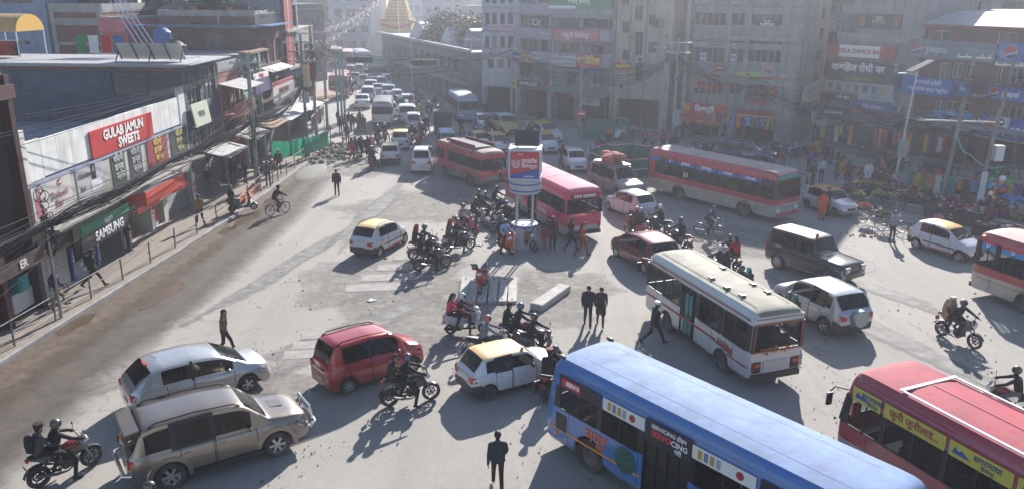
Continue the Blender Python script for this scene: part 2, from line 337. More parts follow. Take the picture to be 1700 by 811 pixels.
def person(label,loc,rz,pose='stand',style='m',top='20242c',legs='15171c',shoes='1a1512',hair=None,helmet=None,pack=None,cap=None,scarf=None,scale=1.,group=None,skin=None):
    me=BODIES.get((pose,style))or BODIES[pose,{'f':'fl'}.get(style,'m')]if(pose,style)in BODIES or(pose,'m')in BODIES else BODIES[pose,[k[1]for k in BODIES if k[0]==pose][0]]
    o=link('person',me,None,loc,rz,[None,cloth(top),cloth(legs),cloth(shoes),cloth(hair)if hair else None])
    o.scale=(scale,)*3;tag(o,label,'person',group)
    J=POSES[pose]
    if helmet:helmet_part(o,Vector(J['head'])+Vector((.0,0,.015)),helmet)
    if pack:backpack_part(o,J['che'],pack)
    if cap:
        def cf(mb):mb.lathe([(.112,-.02),(.122,.04),(.118,.075),(.0005,.085)],14);mb.box((.11,0,-.012),(.1,.13,.01),ry=.15)
        shape('cap',cf,flat(cap,.8),o,40,key='cap',loc=Vector(J['head'])+Vector((-.005,0,.065)))
    if scarf:
        def sf(mb):
            mb.ell((-.015,0,.01),(.108,.105,.122),12,8);mb.tube([(-.02,0,-.08),(-.02,0,-.2)],[.1,.13],12)
            keep=[(f,mi)for f,mi in zip(mb.f,mb.m)if not(sum(mb.v[i][0]for i in f)/len(f)>.05 and-.07<sum(mb.v[i][2]for i in f)/len(f)<.05)]
            mb.f=[a for a,_ in keep];mb.m=[b for _,b in keep]
        shape('headscarf',sf,cloth(scarf),o,True,key='headscarf',loc=J['head'])
    return o
# ---------------------------------------------------------------- wheels
def interp(tab,x):
    if x<=tab[0][0]:return tab[0][1]
    for(x0,y0),(x1,y1)in zip(tab,tab[1:]):
        if x<=x1:return y0+(y1-y0)*(x-x0)/max(x1-x0,1e-6)
    return tab[-1][1]
def wheel(parent,x,y,r,w,side,rim=ALLOY,spokes=5,steel=False,name='wheel',steer=0.):
    """side = +1 when the outer face looks to +Y"""
    def ty(mb):
        h=w/2;mb.lathe([(r*.62,-h),(r*.9,-h),(r*.97,-h*.8),(r,-h*.5),(r,h*.5),(r*.97,h*.8),(r*.9,h),(r*.62,h),(r*.6,h*.4),(r*.6,-h*.4),(r*.62,-h)],28,axis='Y')
    t=shape(name,ty,RUBBER,parent,35,key=('tyre',r,w),loc=(x,y,r),rz=(0,0,(0 if side>0 else math.pi)+steer))
    def rm(mb):
        h=w/2
        if steel:
            mb.lathe([(.0005,h*.75),(r*.14,h*.75),(r*.2,h*.5),(r*.4,h*.35),(r*.5,h*.75),(r*.63,h*.85),(r*.63,-h*.5),(.0005,-h*.5)],20,axis='Y')
            for k in range(8):a=2*math.pi*k/8;mb.ell((math.cos(a)*r*.32,h*.5,math.sin(a)*r*.32),(.018,.02,.018),6,4)
        else:
            mb.lathe([(r*.56,h*.55),(r*.63,h*.9),(r*.64,-h*.6),(r*.55,-h*.6),(r*.56,h*.55)],24,axis='Y')
            mb.lathe([(.0005,h*.8),(r*.14,h*.75),(r*.16,h*.2),(.0005,h*.2)],12,axis='Y')
            for k in range(spokes):
                a=2*math.pi*k/spokes;c,s=math.cos(a),math.sin(a);q=r*.085
                vs=[(c*r*.1-s*q*e,yy,s*r*.1+c*q*e)for e in(-1,1)for yy in(h*.3,h*.75)]+[(c*r*.58-s*q*1.25*e,yy,s*r*.58+c*q*1.25*e)for e in(-1,1)for yy in(h*.35,h*.8)]
                mb.add(vs,[(0,1,3,2),(4,6,7,5),(0,4,5,1),(2,3,7,6),(0,2,6,4),(1,5,7,3)])
    shape('rim',rm,rim,t,35,key=('rim',r,w,spokes,steel))
    return t
# ---------------------------------------------------------------- cars: x runs from the tail (0) to the nose (L); +Y is the car's left
def smooth_tab(tab):
    """rounds a polyline profile"""
    out=[]
    for i,(x,y)in enumerate(tab):
        if 0<i<len(tab)-1:
            (x0,y0),(x1,y1)=tab[i-1],tab[i+1];k=.22
            out+=[(x+(x0-x)*k,y+(y0-y)*k),(x+(x0-x)*k*.2+(x1-x)*k*.2,y+(y0-y)*k*.3*.5+(y1-y)*k*.3*.5),(x+(x1-x)*k,y+(y1-y)*k)]
        else:out.append((x,y))
    return out
CAR={
 'wagon':dict(L=3.6,W=1.50,rb=.62,wb=2.4,r=.285,top=[(0,.92),(.04,1.02),(.10,1.10),(.24,1.60),(.46,1.69),(1.6,1.70),(2.2,1.63),(2.38,1.57),(2.95,1.06),(3.1,1.02),(3.42,.92),(3.56,.80),(3.6,.66)],
   belt=[(0,.88),(.15,1.0),(2.9,.95),(3.4,.84),(3.6,.60)],tail=(.10,.27),wind=(2.36,2.95),win=[(.52,1.42),(1.52,2.5)],doors=[(.72,1.46),(1.50,2.62)]),
 'alto':dict(L=3.45,W=1.48,rb=.6,wb=2.36,r=.27,top=[(0,.86),(.06,.95),(.16,1.02),(.50,1.40),(.75,1.465),(1.5,1.475),(2.0,1.42),(2.18,1.36),(2.75,.98),(2.92,.93),(3.28,.82),(3.42,.70),(3.45,.58)],
   belt=[(0,.80),(.18,.92),(2.75,.88),(3.28,.76),(3.45,.52)],tail=(.17,.52),wind=(2.16,2.75),win=[(.72,1.32),(1.42,2.32)],doors=[(.78,1.36),(1.40,2.45)]),
 'boxy':dict(L=3.33,W=1.44,rb=.56,wb=2.18,r=.26,top=[(0,.84),(.05,.90),(.12,.95),(.42,1.34),(.6,1.39),(1.4,1.405),(1.9,1.37),(2.02,1.33),(2.48,.94),(2.62,.90),(3.2,.80),(3.31,.74),(3.33,.6)],
   belt=[(0,.80),(.12,.88),(2.5,.85),(3.2,.74),(3.33,.55)],tail=(.13,.44),wind=(2.0,2.48),win=[(.5,.78),(.84,1.36),(1.44,2.2)],doors=[(.82,1.39),(1.42,2.28)]),
 'hatch':dict(L=4.25,W=1.72,rb=.80,wb=2.6,r=.31,top=[(0,.86),(.06,1.0),(.18,1.10),(.62,1.44),(.95,1.53),(1.9,1.55),(2.5,1.47),(2.72,1.40),(3.5,.98),(3.68,.94),(4.05,.83),(4.22,.68),(4.25,.54)],
   belt=[(0,.82),(.2,1.0),(3.4,.90),(4.05,.74),(4.25,.5)],tail=(.19,.64),wind=(2.70,3.5),win=[(.9,1.72),(1.82,3.0)],doors=[(1.0,1.76),(1.80,3.0)]),
 'suv':dict(L=4.70,W=1.86,rb=.92,wb=2.75,r=.385,top=[(0,.98),(.05,1.10),(.14,1.18),(.40,1.72),(.75,1.80),(2.0,1.83),(2.75,1.76),(2.95,1.69),(3.52,1.20),(3.7,1.17),(4.35,1.08),(4.62,.95),(4.70,.70)],
   belt=[(0,.94),(.15,1.08),(3.5,1.06),(4.35,.96),(4.7,.64)],tail=(.14,.44),wind=(2.93,3.52),win=[(.42,1.02),(1.16,2.02),(2.12,3.05)],doors=[(1.22,2.05),(2.09,3.16)],z0=.36),
 'crossover':dict(L=4.0,W=1.76,rb=.74,wb=2.52,r=.335,top=[(0,.92),(.05,1.04),(.14,1.12),(.5,1.58),(.85,1.66),(1.8,1.69),(2.3,1.63),(2.5,1.56),(3.1,1.12),(3.28,1.08),(3.75,.98),(3.96,.82),(4.0,.62)],
   belt=[(0,.86),(.16,1.06),(3.1,.98),(3.75,.86),(4.0,.56)],tail=(.15,.52),wind=(2.48,3.1),win=[(.56,.84),(.9,1.58),(1.66,2.66)],doors=[(.95,1.61),(1.65,2.76)],z0=.28),
 'jeep':dict(L=4.25,W=1.70,rb=.78,wb=2.68,r=.36,top=[(0,1.0),(.03,1.14),(.07,1.2),(.14,1.80),(.25,1.86),(1.5,1.88),(2.40,1.86),(2.52,1.80),(2.86,1.20),(2.98,1.17),(4.1,1.10),(4.2,1.05),(4.25,.7)],
   belt=[(0,.95),(.08,1.14),(2.9,1.12),(4.1,1.0),(4.25,.64)],tail=(.065,.145),wind=(2.50,2.86),win=[(.28,.92),(1.0,1.66),(1.76,2.56)],doors=[(1.0,1.68),(1.74,2.66)],z0=.38),
 'sedan':dict(L=4.1,W=1.66,rb=.72,wb=2.42,r=.29,top=[(0,.80),(.05,.92),(.12,.98),(.45,1.02),(.62,1.06),(1.15,1.40),(1.4,1.45),(2.0,1.46),(2.45,1.39),(2.62,1.33),(3.2,.96),(3.35,.92),(3.9,.80),(4.07,.66),(4.1,.54)],
   belt=[(0,.76),(.14,.92),(3.1,.87),(3.9,.72),(4.1,.5)],tail=(.62,1.17),wind=(2.60,3.2),win=[(1.1,1.72),(1.8,2.75)],doors=[(1.12,1.74),(1.78,2.85)]),
 'van':dict(L=3.9,W=1.52,rb=.72,wb=2.1,r=.28,top=[(0,.95),(.04,1.05),(.10,1.12),(.22,1.74),(.4,1.80),(2.4,1.82),(2.75,1.78),(2.9,1.70),(3.42,1.10),(3.52,1.05),(3.78,.92),(3.88,.80),(3.9,.6)],
   belt=[(0,.92),(.1,1.02),(3.3,.98),(3.75,.84),(3.9,.55)],tail=(.10,.23),wind=(2.88,3.42),win=[(.35,1.1),(1.2,1.98),(2.08,2.92)],doors=[(1.2,2.0),(2.06,3.05)]),
}
CAR['sumo']=dict(CAR['jeep'],L=4.4,top=[(0,1.0),(.03,1.14),(.07,1.2),(.2,1.80),(.35,1.88),(2.0,1.92),(2.72,1.88),(2.86,1.80),(3.3,1.20),(3.42,1.16),(4.2,1.0),(4.36,.86),(4.4,.64)],
   belt=[(0,.95),(.08,1.10),(3.2,1.06),(4.2,.9),(4.4,.58)],tail=(.065,.21),wind=(2.84,3.3),win=[(.4,1.2),(1.3,2.05),(2.15,2.95)],doors=[(1.3,2.07),(2.13,3.05)],rb=.85,wb=2.55,r=.34)
def ring_of(sp,x):
    L,W_=sp['L'],sp['W'];z0=sp.get('z0',.21)
    t=interp(sp['_top'],x);b=min(interp(sp['belt'],x),t-.015);e=min(x,L-x)
    if sp.get('square'):w=W_/2*interp([(0,.93),(.06,.98),(.2,1),(9,1)],e)
    else:w=W_/2*(interp([(0,.80),(.05,.87),(.18,.95),(.5,1),(9,1)],e)if x<L/2 else interp([(0,.66),(.05,.76),(.16,.86),(.4,.945),(.8,1),(9,1)],e))
    zb=z0+interp([(0,.06),(.12,.0),(9,0)],e)
    for xc in(sp['rb'],sp['rb']+sp['wb']):
        ra=sp['r']*1.17
        if abs(x-xc)<ra:zb=max(zb,sp['r']+math.sqrt(ra*ra-(x-xc)**2))
    h=max(t-b,.015);g=min(1,h/.3);wt=w-.05-.19*h-(1-g)*.06
    zb=min(zb,b-.14);zm=max((z0+b)/2+.05,zb+.05)
    lw=lambda k:w-.045+(wt-w+.045)*k
    return[(w-.04,zb),(w-.005,zb+.03 if zb>z0+.1 else zb+.07),(w+.012,zm),(w,b-.07 if b-.07>zm else zm+.01),(w-.045,b),(lw(.10),b+h*.10),(lw(.84),b+h*.84),(wt,t-.02*g-.004),(wt-.07,t+.012),(wt*.5,t+.03),(0,t+.036)]
def car(label,loc,rz,kind='alto',colour='c8c8c8',metal=0.,roof=None,cat='car',group=None,far=False,lower=None,rim=ALLOY,steel=False,spokes=5,rails=False,rear_lit=False,name='car',extra=None,glass=None,driver=None):
    sp=CAR[kind];sp['_top']=smooth_tab(sp['top']);L,W_=sp['L'],sp['W'];sp['square']=kind in('jeep','sumo','van')
    root=empty(name,loc,rz);tag(root,label,cat,group)
    pm=paint(colour,metal);rf=flat(roof,.45,dust=.3)if roof else pm;lo=flat(lower,.5,dust=.2)if lower else pm
    key=('car',kind)
    if key not in CACHE:
        xs=set([0,L]);n=26
        for i in range(n):xs.add(L*i/n)
        for e in(.05,.1,.18):xs|={e,L-e}
        for xc in(sp['rb'],sp['rb']+sp['wb']):
            for k in range(-6,7):xs.add(xc+sp['r']*1.17*math.sin(R(k*15)))
        for a,b in(sp['tail'],sp['wind']):xs|={a,b,(a+b)/2}
        for a,b in sp['win']:xs|={a,b}
        for a,b in sp['doors']:xs|={a-.011,a+.011,b-.011,b+.011}
        xs=sorted(xs);keepx=[xs[0]]
        hard={round(q,4)for a,b in sp['win']+[sp['tail'],sp['wind']]for q in(a,b)}|{round(q+d,4)for a,b in sp['doors']for q in(a,b)for d in(-.011,.011)}|{0,L}
        for x in xs[1:]:
            if x-keepx[-1]<.03 and round(x,4)not in hard:continue
            keepx.append(x)
        xs=keepx;rings=[]
        for x in xs:
            h=ring_of(sp,x);rings.append([(x-L/2,y,z)for y,z in h]+[(x-L/2,-y,z)for y,z in reversed(h[:-1])])
        nr=len(rings[0]);parts={}
        def put(k,f,mi=0):
            mb,mp=parts.setdefault(k,(MB(),{}))
            ids=[]
            for(i,j)in f:
                if(i,j)not in mp:mp[i,j]=len(mb.v);mb.v.append(rings[i][j])
                ids.append(mp[i,j])
            mb.f.append(tuple(ids));mb.m.append(mi)
        inr=lambda x,rg:rg[0]-1e-4<=x<=rg[1]+1e-4
        for i in range(len(xs)-1):
            xm=(xs[i]+xs[i+1])/2
            for j in range(nr-1):
                jj=min(j,nr-2-j);sd_=1 if j<nr//2 else-1;f=[(i,j),(i,j+1),(i+1,j+1),(i+1,j)];k=('body',0)
                if jj==5:
                    for q,rg in enumerate(sp['win']):
                        if inr(xm,rg):k=('side_window',q*2+(sd_>0))
                if jj>=8 and inr(xm,sp['wind']):k=('windscreen',0)
                if jj>=8 and inr(xm,sp['tail']):k=('tail_window',0)
                if k[0]=='body' and jj>=7 and inr(xm,(sp['tail'][1],sp['wind'][0])):k=('roof',0)
                if k[0]=='body' and 1<=jj<=3:
                    for q,(a,b)in enumerate(sp['doors']):
                        if a+.011<=xm<=b-.011:k=('door',q*2+(sd_>0))
                        elif a-.012<=xm<=b+.012:k=('seam',0)
                if k[0]=='body' and jj in(4,5,6)and inr(xm,(sp['win'][0][1],sp['win'][-1][0])):k=('pillar_trim',0)
                if k[0]=='body' and jj<=1 and(xm<.35 or xm>L-.35):k=('bumper',0 if xm<L/2 else 1)
                elif k[0]=='body' and jj==0:k=('sill',0)
                put(k,f)
        for i,bk in((0,0),(len(xs)-1,1)):
            for j in range(nr//2):
                f=[(i,j),(i,j+1),(i,nr-2-j),(i,nr-1-j)]if j<nr//2-1 else[(i,j),(i,j+1),(i,j+2)]
                put(('bumper',bk)if j<=1 else('body',0),f)
        CACHE[key]={k:v[0].mesh(k[0],[BLACK],38)for k,v in parts.items()}
    for k,me in CACHE[key].items():
        nm=k[0];m={'body':pm,'roof':rf,'bumper':lo,'sill':lo,'door':pm,'windscreen':WSCREEN if far else CARGLASS,'side_window':GLASS if far else CARGLASS,'tail_window':GLASS if far else CARGLASS,'seam':BLACK,'pillar_trim':BLACK}[nm]
        if nm=='seam':nm='door_seam'
        o=link(nm,me,root,None,None,[m])
        if nm=='door' and not far:
            a,b=sp['doors'][k[1]//2];sd_=1 if k[1]%2 else-1;zb=interp(sp['belt'],a+.12)-.13
            shape('handle',lambda mb:mb.box((0,0,0),(.17,.03,.035)).box((0,0,0),(.1,.036,.02)),CHROME if colour in('8d7b6c',)else pm,o,key='car_handle',loc=(a+.16-L/2,sd_*(W_/2+.012),zb))
    if not far:
        sx=[(sp['doors'][-1][0]+.25,.36),(sp['doors'][-1][0]+.25,-.36),(sp['doors'][0][0]+.1,.36),(sp['doors'][0][0]+.1,-.36)];zs=interp(sp['belt'],L/2)-.55
        for x,y in sx:shape('seat',lambda mb:(mb.box((.12,0,.12),(.5,.5,.2)),mb.box((-.16,0,.42),(.14,.48,.62),ry=-.2),mb.box((-.25,0,.8),(.09,.26,.18),ry=-.2)),cloth('3a3834' if len(label)%2 else '1e1f24'),root,key='carseat%d'%(len(label)%2),loc=(x-L/2,y,zs))
        shape('dashboard',lambda mb:mb.box((sp['wind'][1]-.25-L/2,0,interp(sp['belt'],sp['wind'][1])-.08),(.5,W_*.8,.2)),BLACK,root,key=('dash',kind))
        if driver:q=empty('x',loc,rz);M0=Matrix.Translation(Vector(loc))@Matrix.Rotation(rz,4,'Z');bpy.data.objects.remove(q);person(driver[0],M0@Vector((sx[0][0]-L/2+.02,-.36,zs-.38)),rz,'sit',top=driver[1],scale=.92)
    # under body, wheels, lamps
    z0=sp.get('z0',.21)
    shape('underbody',lambda mb:mb.box((0,0,z0+.16),(L*.9,W_*.76,.3)),BLACK,root,key=('under',kind))
    for xc in(sp['rb'],sp['rb']+sp['wb']):
        for s in(1,-1):wheel(root,xc-L/2,s*(W_/2-.105),sp['r'],.19 if sp['r']<.33 else .24,s,rim,spokes,steel)
    zt=interp(sp['belt'],.1);zh=interp(sp['belt'],L-.12);hw=W_/2
    big=kind in('suv','crossover','hatch','alto')
    for s in(1,-1):
        def tl(mb):
            vs=[]
            for x,dz in((-.012,.0),(.10,.01),(.30 if big else .16,.03)):
                y=ring_of(sp,max(x,0.0))[3][0]+.012
                vs+=[(x-L/2-(.008 if x<0 else 0),s*y,zt-.21+dz),(x-L/2-(.008 if x<0 else 0),s*(y-.02),zt+.0-dz)]
            yi=ring_of(sp,0)[3][0]-.2
            vs=[(-.02-L/2,s*yi,zt-.2),(-.02-L/2,s*yi,zt-.04)]+vs
            mb.grid([vs[0::2],vs[1::2]])
        shape('tail_light',tl,REDLAMP,root,True,key=('tl',kind,s))
        def hl(mb):
            rows=[[],[]]
            for x,up_ in((L-.02,-.08),(L-.10,-.01),(L-.24,.03),(L-.40,.05)):
                y=ring_of(sp,x)[3][0]+.01;z=interp(sp['belt'],x)
                rows[0].append((x-L/2+.012,s*y,z-.17));rows[1].append((x-L/2+.01,s*(y-.05),z-.01))
            y=ring_of(sp,L-.02)[3][0]-.17;z=interp(sp['belt'],L-.02);rows[0].insert(0,(L/2+.02,s*y,z-.12));rows[1].insert(0,(L/2-.02,s*y,z+.02))
            mb.grid(rows)
        shape('headlight',hl,LAMP,root,True,key=('hl',kind,s))
        if not far:
            def mr(mb):mb.ell((0,s*.1,0),(.06,.10,.07),10,6);mb.box((0,s*.0,-.03),(.05,.1,.03))
            shape('mirror',mr,pm if not lower or kind!='boxy' else BLACK,root,True,key=('mir',s),loc=(sp['doors'][-1][1]-.18-L/2,s*(hw-.03),interp(sp['belt'],sp['doors'][-1][1])+.08))
    shape('number_plate',lambda mb:mb.box((-L/2-.015,0,.52+(z0-.21)),(.015,.42,.12)),flat('b8b8b4' if cat!='taxi' else '303a34',.5),root,key=('np',kind))
    shape('grille',lambda mb:mb.box((L/2+.004,0,zh-.20),(.03,hw*.8,.13)).box((L/2+.012,0,zh-.2),(.03,hw*.8,.02)),[BLACK],root,key=('gr',kind))
    if rails:
        for s in(1,-1):
            x0,x1=sp['tail'][1]+.12,sp['wind'][0]-.1
            pts=[(x-L/2,s*(ring_of(sp,x)[7][0]-.05),interp(sp['_top'],x)+.012+(.055 if 0<q<4 else .0))for q,x in enumerate((x0,x0+.18,(x0+x1)/2,x1-.18,x1))]
            shape('roof_rail',lambda mb:mb.tube(pts,.02,6),BLACK,root,True,key=('rail',kind,s))
    if not far:
        shape('wiper',lambda mb:[mb.bar((sp['wind'][1]-L/2-.06,y,interp(sp['_top'],sp['wind'][1]-.06)+.05),(sp['wind'][1]-L/2-.2,y+.42,interp(sp['_top'],sp['wind'][1]-.2)+.045),.012)for y in(-.5,-.02)],BLACK,root,key=('wip',kind))
    if extra:extra(root,sp)
    return root
def place(rear,front,side,W_,L,rb,wb):
    """centre and heading from the near-side wheel contacts; side=+1 if those are the vehicle's left wheels"""
    a,b=gp(*rear),gp(*front);d=b-a;rz=math.atan2(d.y,d.x);mid=(a+b)/2
    fw=Vector((math.cos(rz),math.sin(rz),0));lf=Vector((-fw.y,fw.x,0));c=mid-lf*side*(W_/2-.1)+fw*(L/2-rb-wb/2)
    return(c.x,c.y,0),rz
def at_car(kind,rear,front,side):sp=CAR[kind];return place(rear,front,side,sp['W'],sp['L'],sp['rb'],sp['wb'])
def at_px(px,py,deg):p=gp(px,py);return(p.x,p.y,0),R(deg)
# ---------------------------------------------------------------- buses: +X forward, origin at the middle of the floor plan
SEATM=[cloth('2b3550'),cloth('5a2a2a'),cloth('3c3a36')]
def bus(label,loc,rz,L=8.0,W_=2.2,H=2.75,colour='3f6fc0',roof=None,lower=None,zlow=0.,zb=1.35,zt=2.2,rb=1.9,wb=4.2,r=.42,wins=None,wins_r=None,door=None,group=None,band='14161a',stripes=(),rake=.25,seats=True,name='bus',z0=.36,tailwin=True,far=False,extra=None,rear_paint=None,pillars=True):
    root=empty(name,loc,rz);tag(root,label,'bus',group)
    pm=paint(colour,dust=.22);rm=mat('roof_'+(roof or colour),hx(roof or colour),.7,0.,dust=.4,var=.3,scale=.8,bump=.35,spec=.25);lm=paint(lower,dust=.5)if lower else pm;bm=flat(band,.35)
    wins=wins or[];wins_r=wins_r if wins_r is not None else wins
    xs={0,.05,.14,.3,.6,L,L-.05,L-.14,L-.3,L-.6};k=int(L/.55)
    for i in range(k):xs.add(round(.6+(L-1.2)*i/k,3))
    for xc in(rb,rb+wb):
        for q in range(-6,7):xs.add(xc+r*1.2*math.sin(R(q*15)))
    for a,b in list(wins)+list(wins_r)+([door]if door else[]):xs|={a,b}
    hard={round(v,4)for rg in list(wins)+list(wins_r)+([door]if door else[])for v in rg}|{0,L}
    xs=sorted(xs);kx=[xs[0]]
    for x in xs[1:]:
        if x-kx[-1]<.035 and round(x,4)not in hard:continue
        if x-kx[-1]<.0005:continue
        kx.append(x)
    xs=kx;rings=[]
    for x in xs:
        e=min(x,L-x);w=W_/2*interp([(0,.93),(.05,.96),(.14,.985),(.3,1),(99,1)],e);dh=interp([(0,.14),(.05,.085),(.14,.04),(.3,.015),(.6,0),(99,0)],e)
        zz=z0+interp([(0,.08),(.1,0),(99,0)],e)
        for xc in(rb,rb+wb):
            ra=r*1.2
            if abs(x-xc)<ra:zz=max(zz,r+math.sqrt(ra*ra-(x-xc)**2))
        zz=min(zz,zb-.3);zl=max(zz+.04,z0+.1+zlow)
        h=[(w-.05,zz),(w,zl),(w,max(zb,zl+.02)),(w-.025,zt),(w-.05,(zt+H)/2),(w-.085,H-.15-dh),(w-.2,H-.035-dh),(w*.5,H+.02-dh),(0,H+.04-dh)]
        fr=max(0,(x-(L-.7))/.7)
        sh=lambda z:x-L/2-rake*fr*max(0,(z-zb)/(H-zb))
        rings.append([(sh(z),y,z)for y,z in h]+[(sh(z),-y,z)for y,z in reversed(h[:-1])])
    nr=len(rings[0]);parts={}
    def put(kk,f):
        mb,mp=parts.setdefault(kk,(MB(),{}));ids=[]
        for(i,j)in f:
            if(i,j)not in mp:mp[i,j]=len(mb.v);mb.v.append(rings[i][j])
            ids.append(mp[i,j])
        mb.f.append(tuple(ids));mb.m.append(0)
    inr=lambda x,rg:rg[0]<x<rg[1]
    for i in range(len(xs)-1):
        xm=(xs[i]+xs[i+1])/2
        for j in range(nr-1):
            jj=min(j,nr-2-j);left=j<nr//2;kk='body'
            if jj==0:kk='lower_panel' if lower else 'body'
            elif jj==1 and lower and zlow:kk='body'
            if jj==0 and lower:kk='lower_panel'
            if jj==2:
                if any(inr(xm,g_)for g_ in(wins if left else wins_r)):continue
                if pillars and any(abs(xm-v)<.22 for g_ in(wins if left else wins_r)for v in g_):kk=('window_pillar',left,sum(g_[1]<xm for g_ in(wins if left else wins_r)))
            if left and door and inr(xm,door)and jj in(0,1,2):continue
            if jj>=6:kk='roof'
            put(kk,[(i,j),(i,j+1),(i+1,j+1),(i+1,j)])
    for i in(0,len(xs)-1):
        for j in range(nr//2):
            if j==2 and(i or tailwin):continue
            f=[(i,j),(i,j+1),(i,nr-2-j),(i,nr-1-j)]if j<nr//2-1 else[(i,j),(i,j+1),(i,j+2)]
            put('roof' if j>=6 else 'tail_panel' if rear_paint and i==0 and j in(1,2)else 'lower_panel' if lower and j==0 else 'body',f)
    for kk,(mb,_)in parts.items():
        if isinstance(kk,tuple):kk=kk[0]
        build(mb,kk,{'body':pm,'roof':rm,'lower_panel':lm,'window_pillar':bm,'tail_panel':paint(rear_paint or colour)}[kk],root,38)
    rf_,rr_=rings[-1],rings[0]
    def glasspane(nm,rg,n):
        mb=MB();a,b,c,d=rg[2],rg[3],rg[nr-4],rg[nr-3]
        mb.grid([[Vector(a).lerp(d,t)for t in(0,.5,1)],[Vector(b).lerp(c,t)for t in(0,.5,1)]])
        o=build(mb,nm,BUSGLASS,root,True)
        fr=MB();pts=[a,b,c,d,a]
        for p,q in zip(pts,pts[1:]):fr.bar(p,q,.05,.07)
        build(fr,'frame',bm,o)
    glasspane('windscreen',rf_,1)
    if tailwin:glasspane('tail_window',rr_,0)
    w=W_/2
    for sd_,lst in((1,wins),(-1,wins_r)):
        for a,b in lst:
            mb=MB();y0,y1=sd_*(w-.012),sd_*(w-.036)
            mb.add([(a-L/2,y0,zb),(b-L/2,y0,zb),(b-L/2,y1,zt),(a-L/2,y1,zt)],[(0,1,2,3)])
            o=build(mb,'window',BUSGLASS,root)
            f=MB();m=(a+b)/2-L/2;e=sd_*.004
            for p,q in(((a-L/2,y0,zb),(b-L/2,y0,zb)),((a-L/2,y1,zt),(b-L/2,y1,zt)),((a-L/2,y0,zb),(a-L/2,y1,zt)),((b-L/2,y0,zb),(b-L/2,y1,zt)),((m,y0,zb),(m,y1,zt))):f.bar(Vector(p)+Vector((0,e,0)),Vector(q)+Vector((0,e,0)),.035,.035)
            build(f,'frame',bm,o)
    if door:
        a,b=door;mb=MB();mb.box(((a+b)/2-L/2,w-.10,(z0+zt)/2+.05),(b-a,.03,zt-z0-.05));d=build(mb,'door',flat('181a1e',.4),root)
        f=MB();n=4
        for q in range(n+1):x=a+(b-a)*q/n-L/2;f.bar((x,w-.06,z0+.06),(x,w-.06,zt),.05,.05)
        for z in(z0+.08,1.2,zt-.03):f.bar((a-L/2,w-.06,z),(b-L/2,w-.06,z),.04,.04)
        build(f,'door_frame',BLACK,d)
    # cabin
    build(MB().box((0,0,z0+.35),(L-.5,W_-.24,.35)),'floor_pan',flat('23211f',.9),root)
    if seats:
        x=.7;q=0
        while x<L-1.5:
            for s in(1,-1):
                if s>0 and door and door[0]-.5<x<door[1]+.1:continue
                def st(mb):mb.box((.05,0,.95),(.42,.85,.14));mb.box((-.16,0,1.25),(.1,.85,.68),ry=-.12);mb.box((-.2,.22,1.62),(.07,.28,.16),ry=-.1);mb.box((-.2,-.22,1.62),(.07,.28,.16),ry=-.1)
                shape('seat',st,SEATM[len(label)%3],root,key=('busseat',len(label)%3),loc=(x-L/2,s*(w-.6),-.06))
            x+=.78;q+=1
    for xc in(rb,rb+wb):
        for s in(1,-1):wheel(root,xc-L/2,s*(w-.17),r,.26,s,flat('55514c',.7,dust=.5),8,True)
        build(MB().box((xc-L/2,0,r),(.25,W_-.5,.2)),'axle',BLACK,root)
    if not far and seats:
        for s in(1,-1):
            x=.9
            while x<L-.4:
                if not(s>0 and door and door[0]-.1<x<door[1]+.1)and all(abs(x-xc)>r*1.25 for xc in(rb,rb+wb)):build(MB().box((x-L/2,s*(w+.001),(z0+zb)/2+.05),(.012,.006,zb-z0-.16)),'panel_seam',bm,root)
                x+=1.25
    for zs,ze,c,x0,x1,sides in stripes:
        for s in sides:build(MB().box(((x0+x1)/2-L/2,s*(w+.002),(zs+ze)/2),(x1-x0,.012,ze-zs)),'stripe',flat(c,.45,dust=.2),root)
    for s in(1,-1):
        build(MB().box((-L/2-.012,s*(w-.2),z0+.48),(.04,.16,.3)).box((-L/2-.03,s*(w-.2),z0+.42),(.03,.12,.1)),'tail_light',REDLAMP,root)
        build(MB().ell((L/2-.01,s*(w-.32),z0+.38),(.07,.17,.13),10,6),'headlight',LAMP,root,True)
        m=MB();m.tube([(L/2-.15,s*(w-.1),zt+.1),(L/2+.12,s*(w+.12),zt+.12),(L/2+.2,s*(w+.2),zt-.05)],.022,6);m.box((L/2+.2,s*(w+.2),zt-.25),(.06,.17,.36));build(m,'mirror',BLACK,root)
    build(MB().box((-L/2-.03,0,z0+.1),(.12,W_*.9,.2)),'bumper',BLACK if not lower else flat('33302c',.6),root)
    build(MB().box((L/2+.0,0,z0+.12),(.12,W_*.86,.24)),'bumper',pm,root)
    if extra:extra(root,L,w,H,zb,zt)
    return root
def banner(parent,x0,x1,z0,z1,y,s,bgc,txts,L,lean=0.):
    """flat printed panel on a side (s=+1 left); txts = (text, size, colour, dx, dz, bold)"""
    o=build(MB().box(((x0+x1)/2-L/2,s*y,(z0+z1)/2),(x1-x0,.014,z1-z0),rx=0),'banner',flat(bgc,.5),parent)
    for t,sz,c,dx,dz,b in txts:
        letter(o,t,sz,flat(c,.5),((x0+x1)/2-L/2-s*dx,s*(y+.009),(z0+z1)/2+dz),(0,s,0),bold=b,fit=(x1-x0)*.95)
    return o
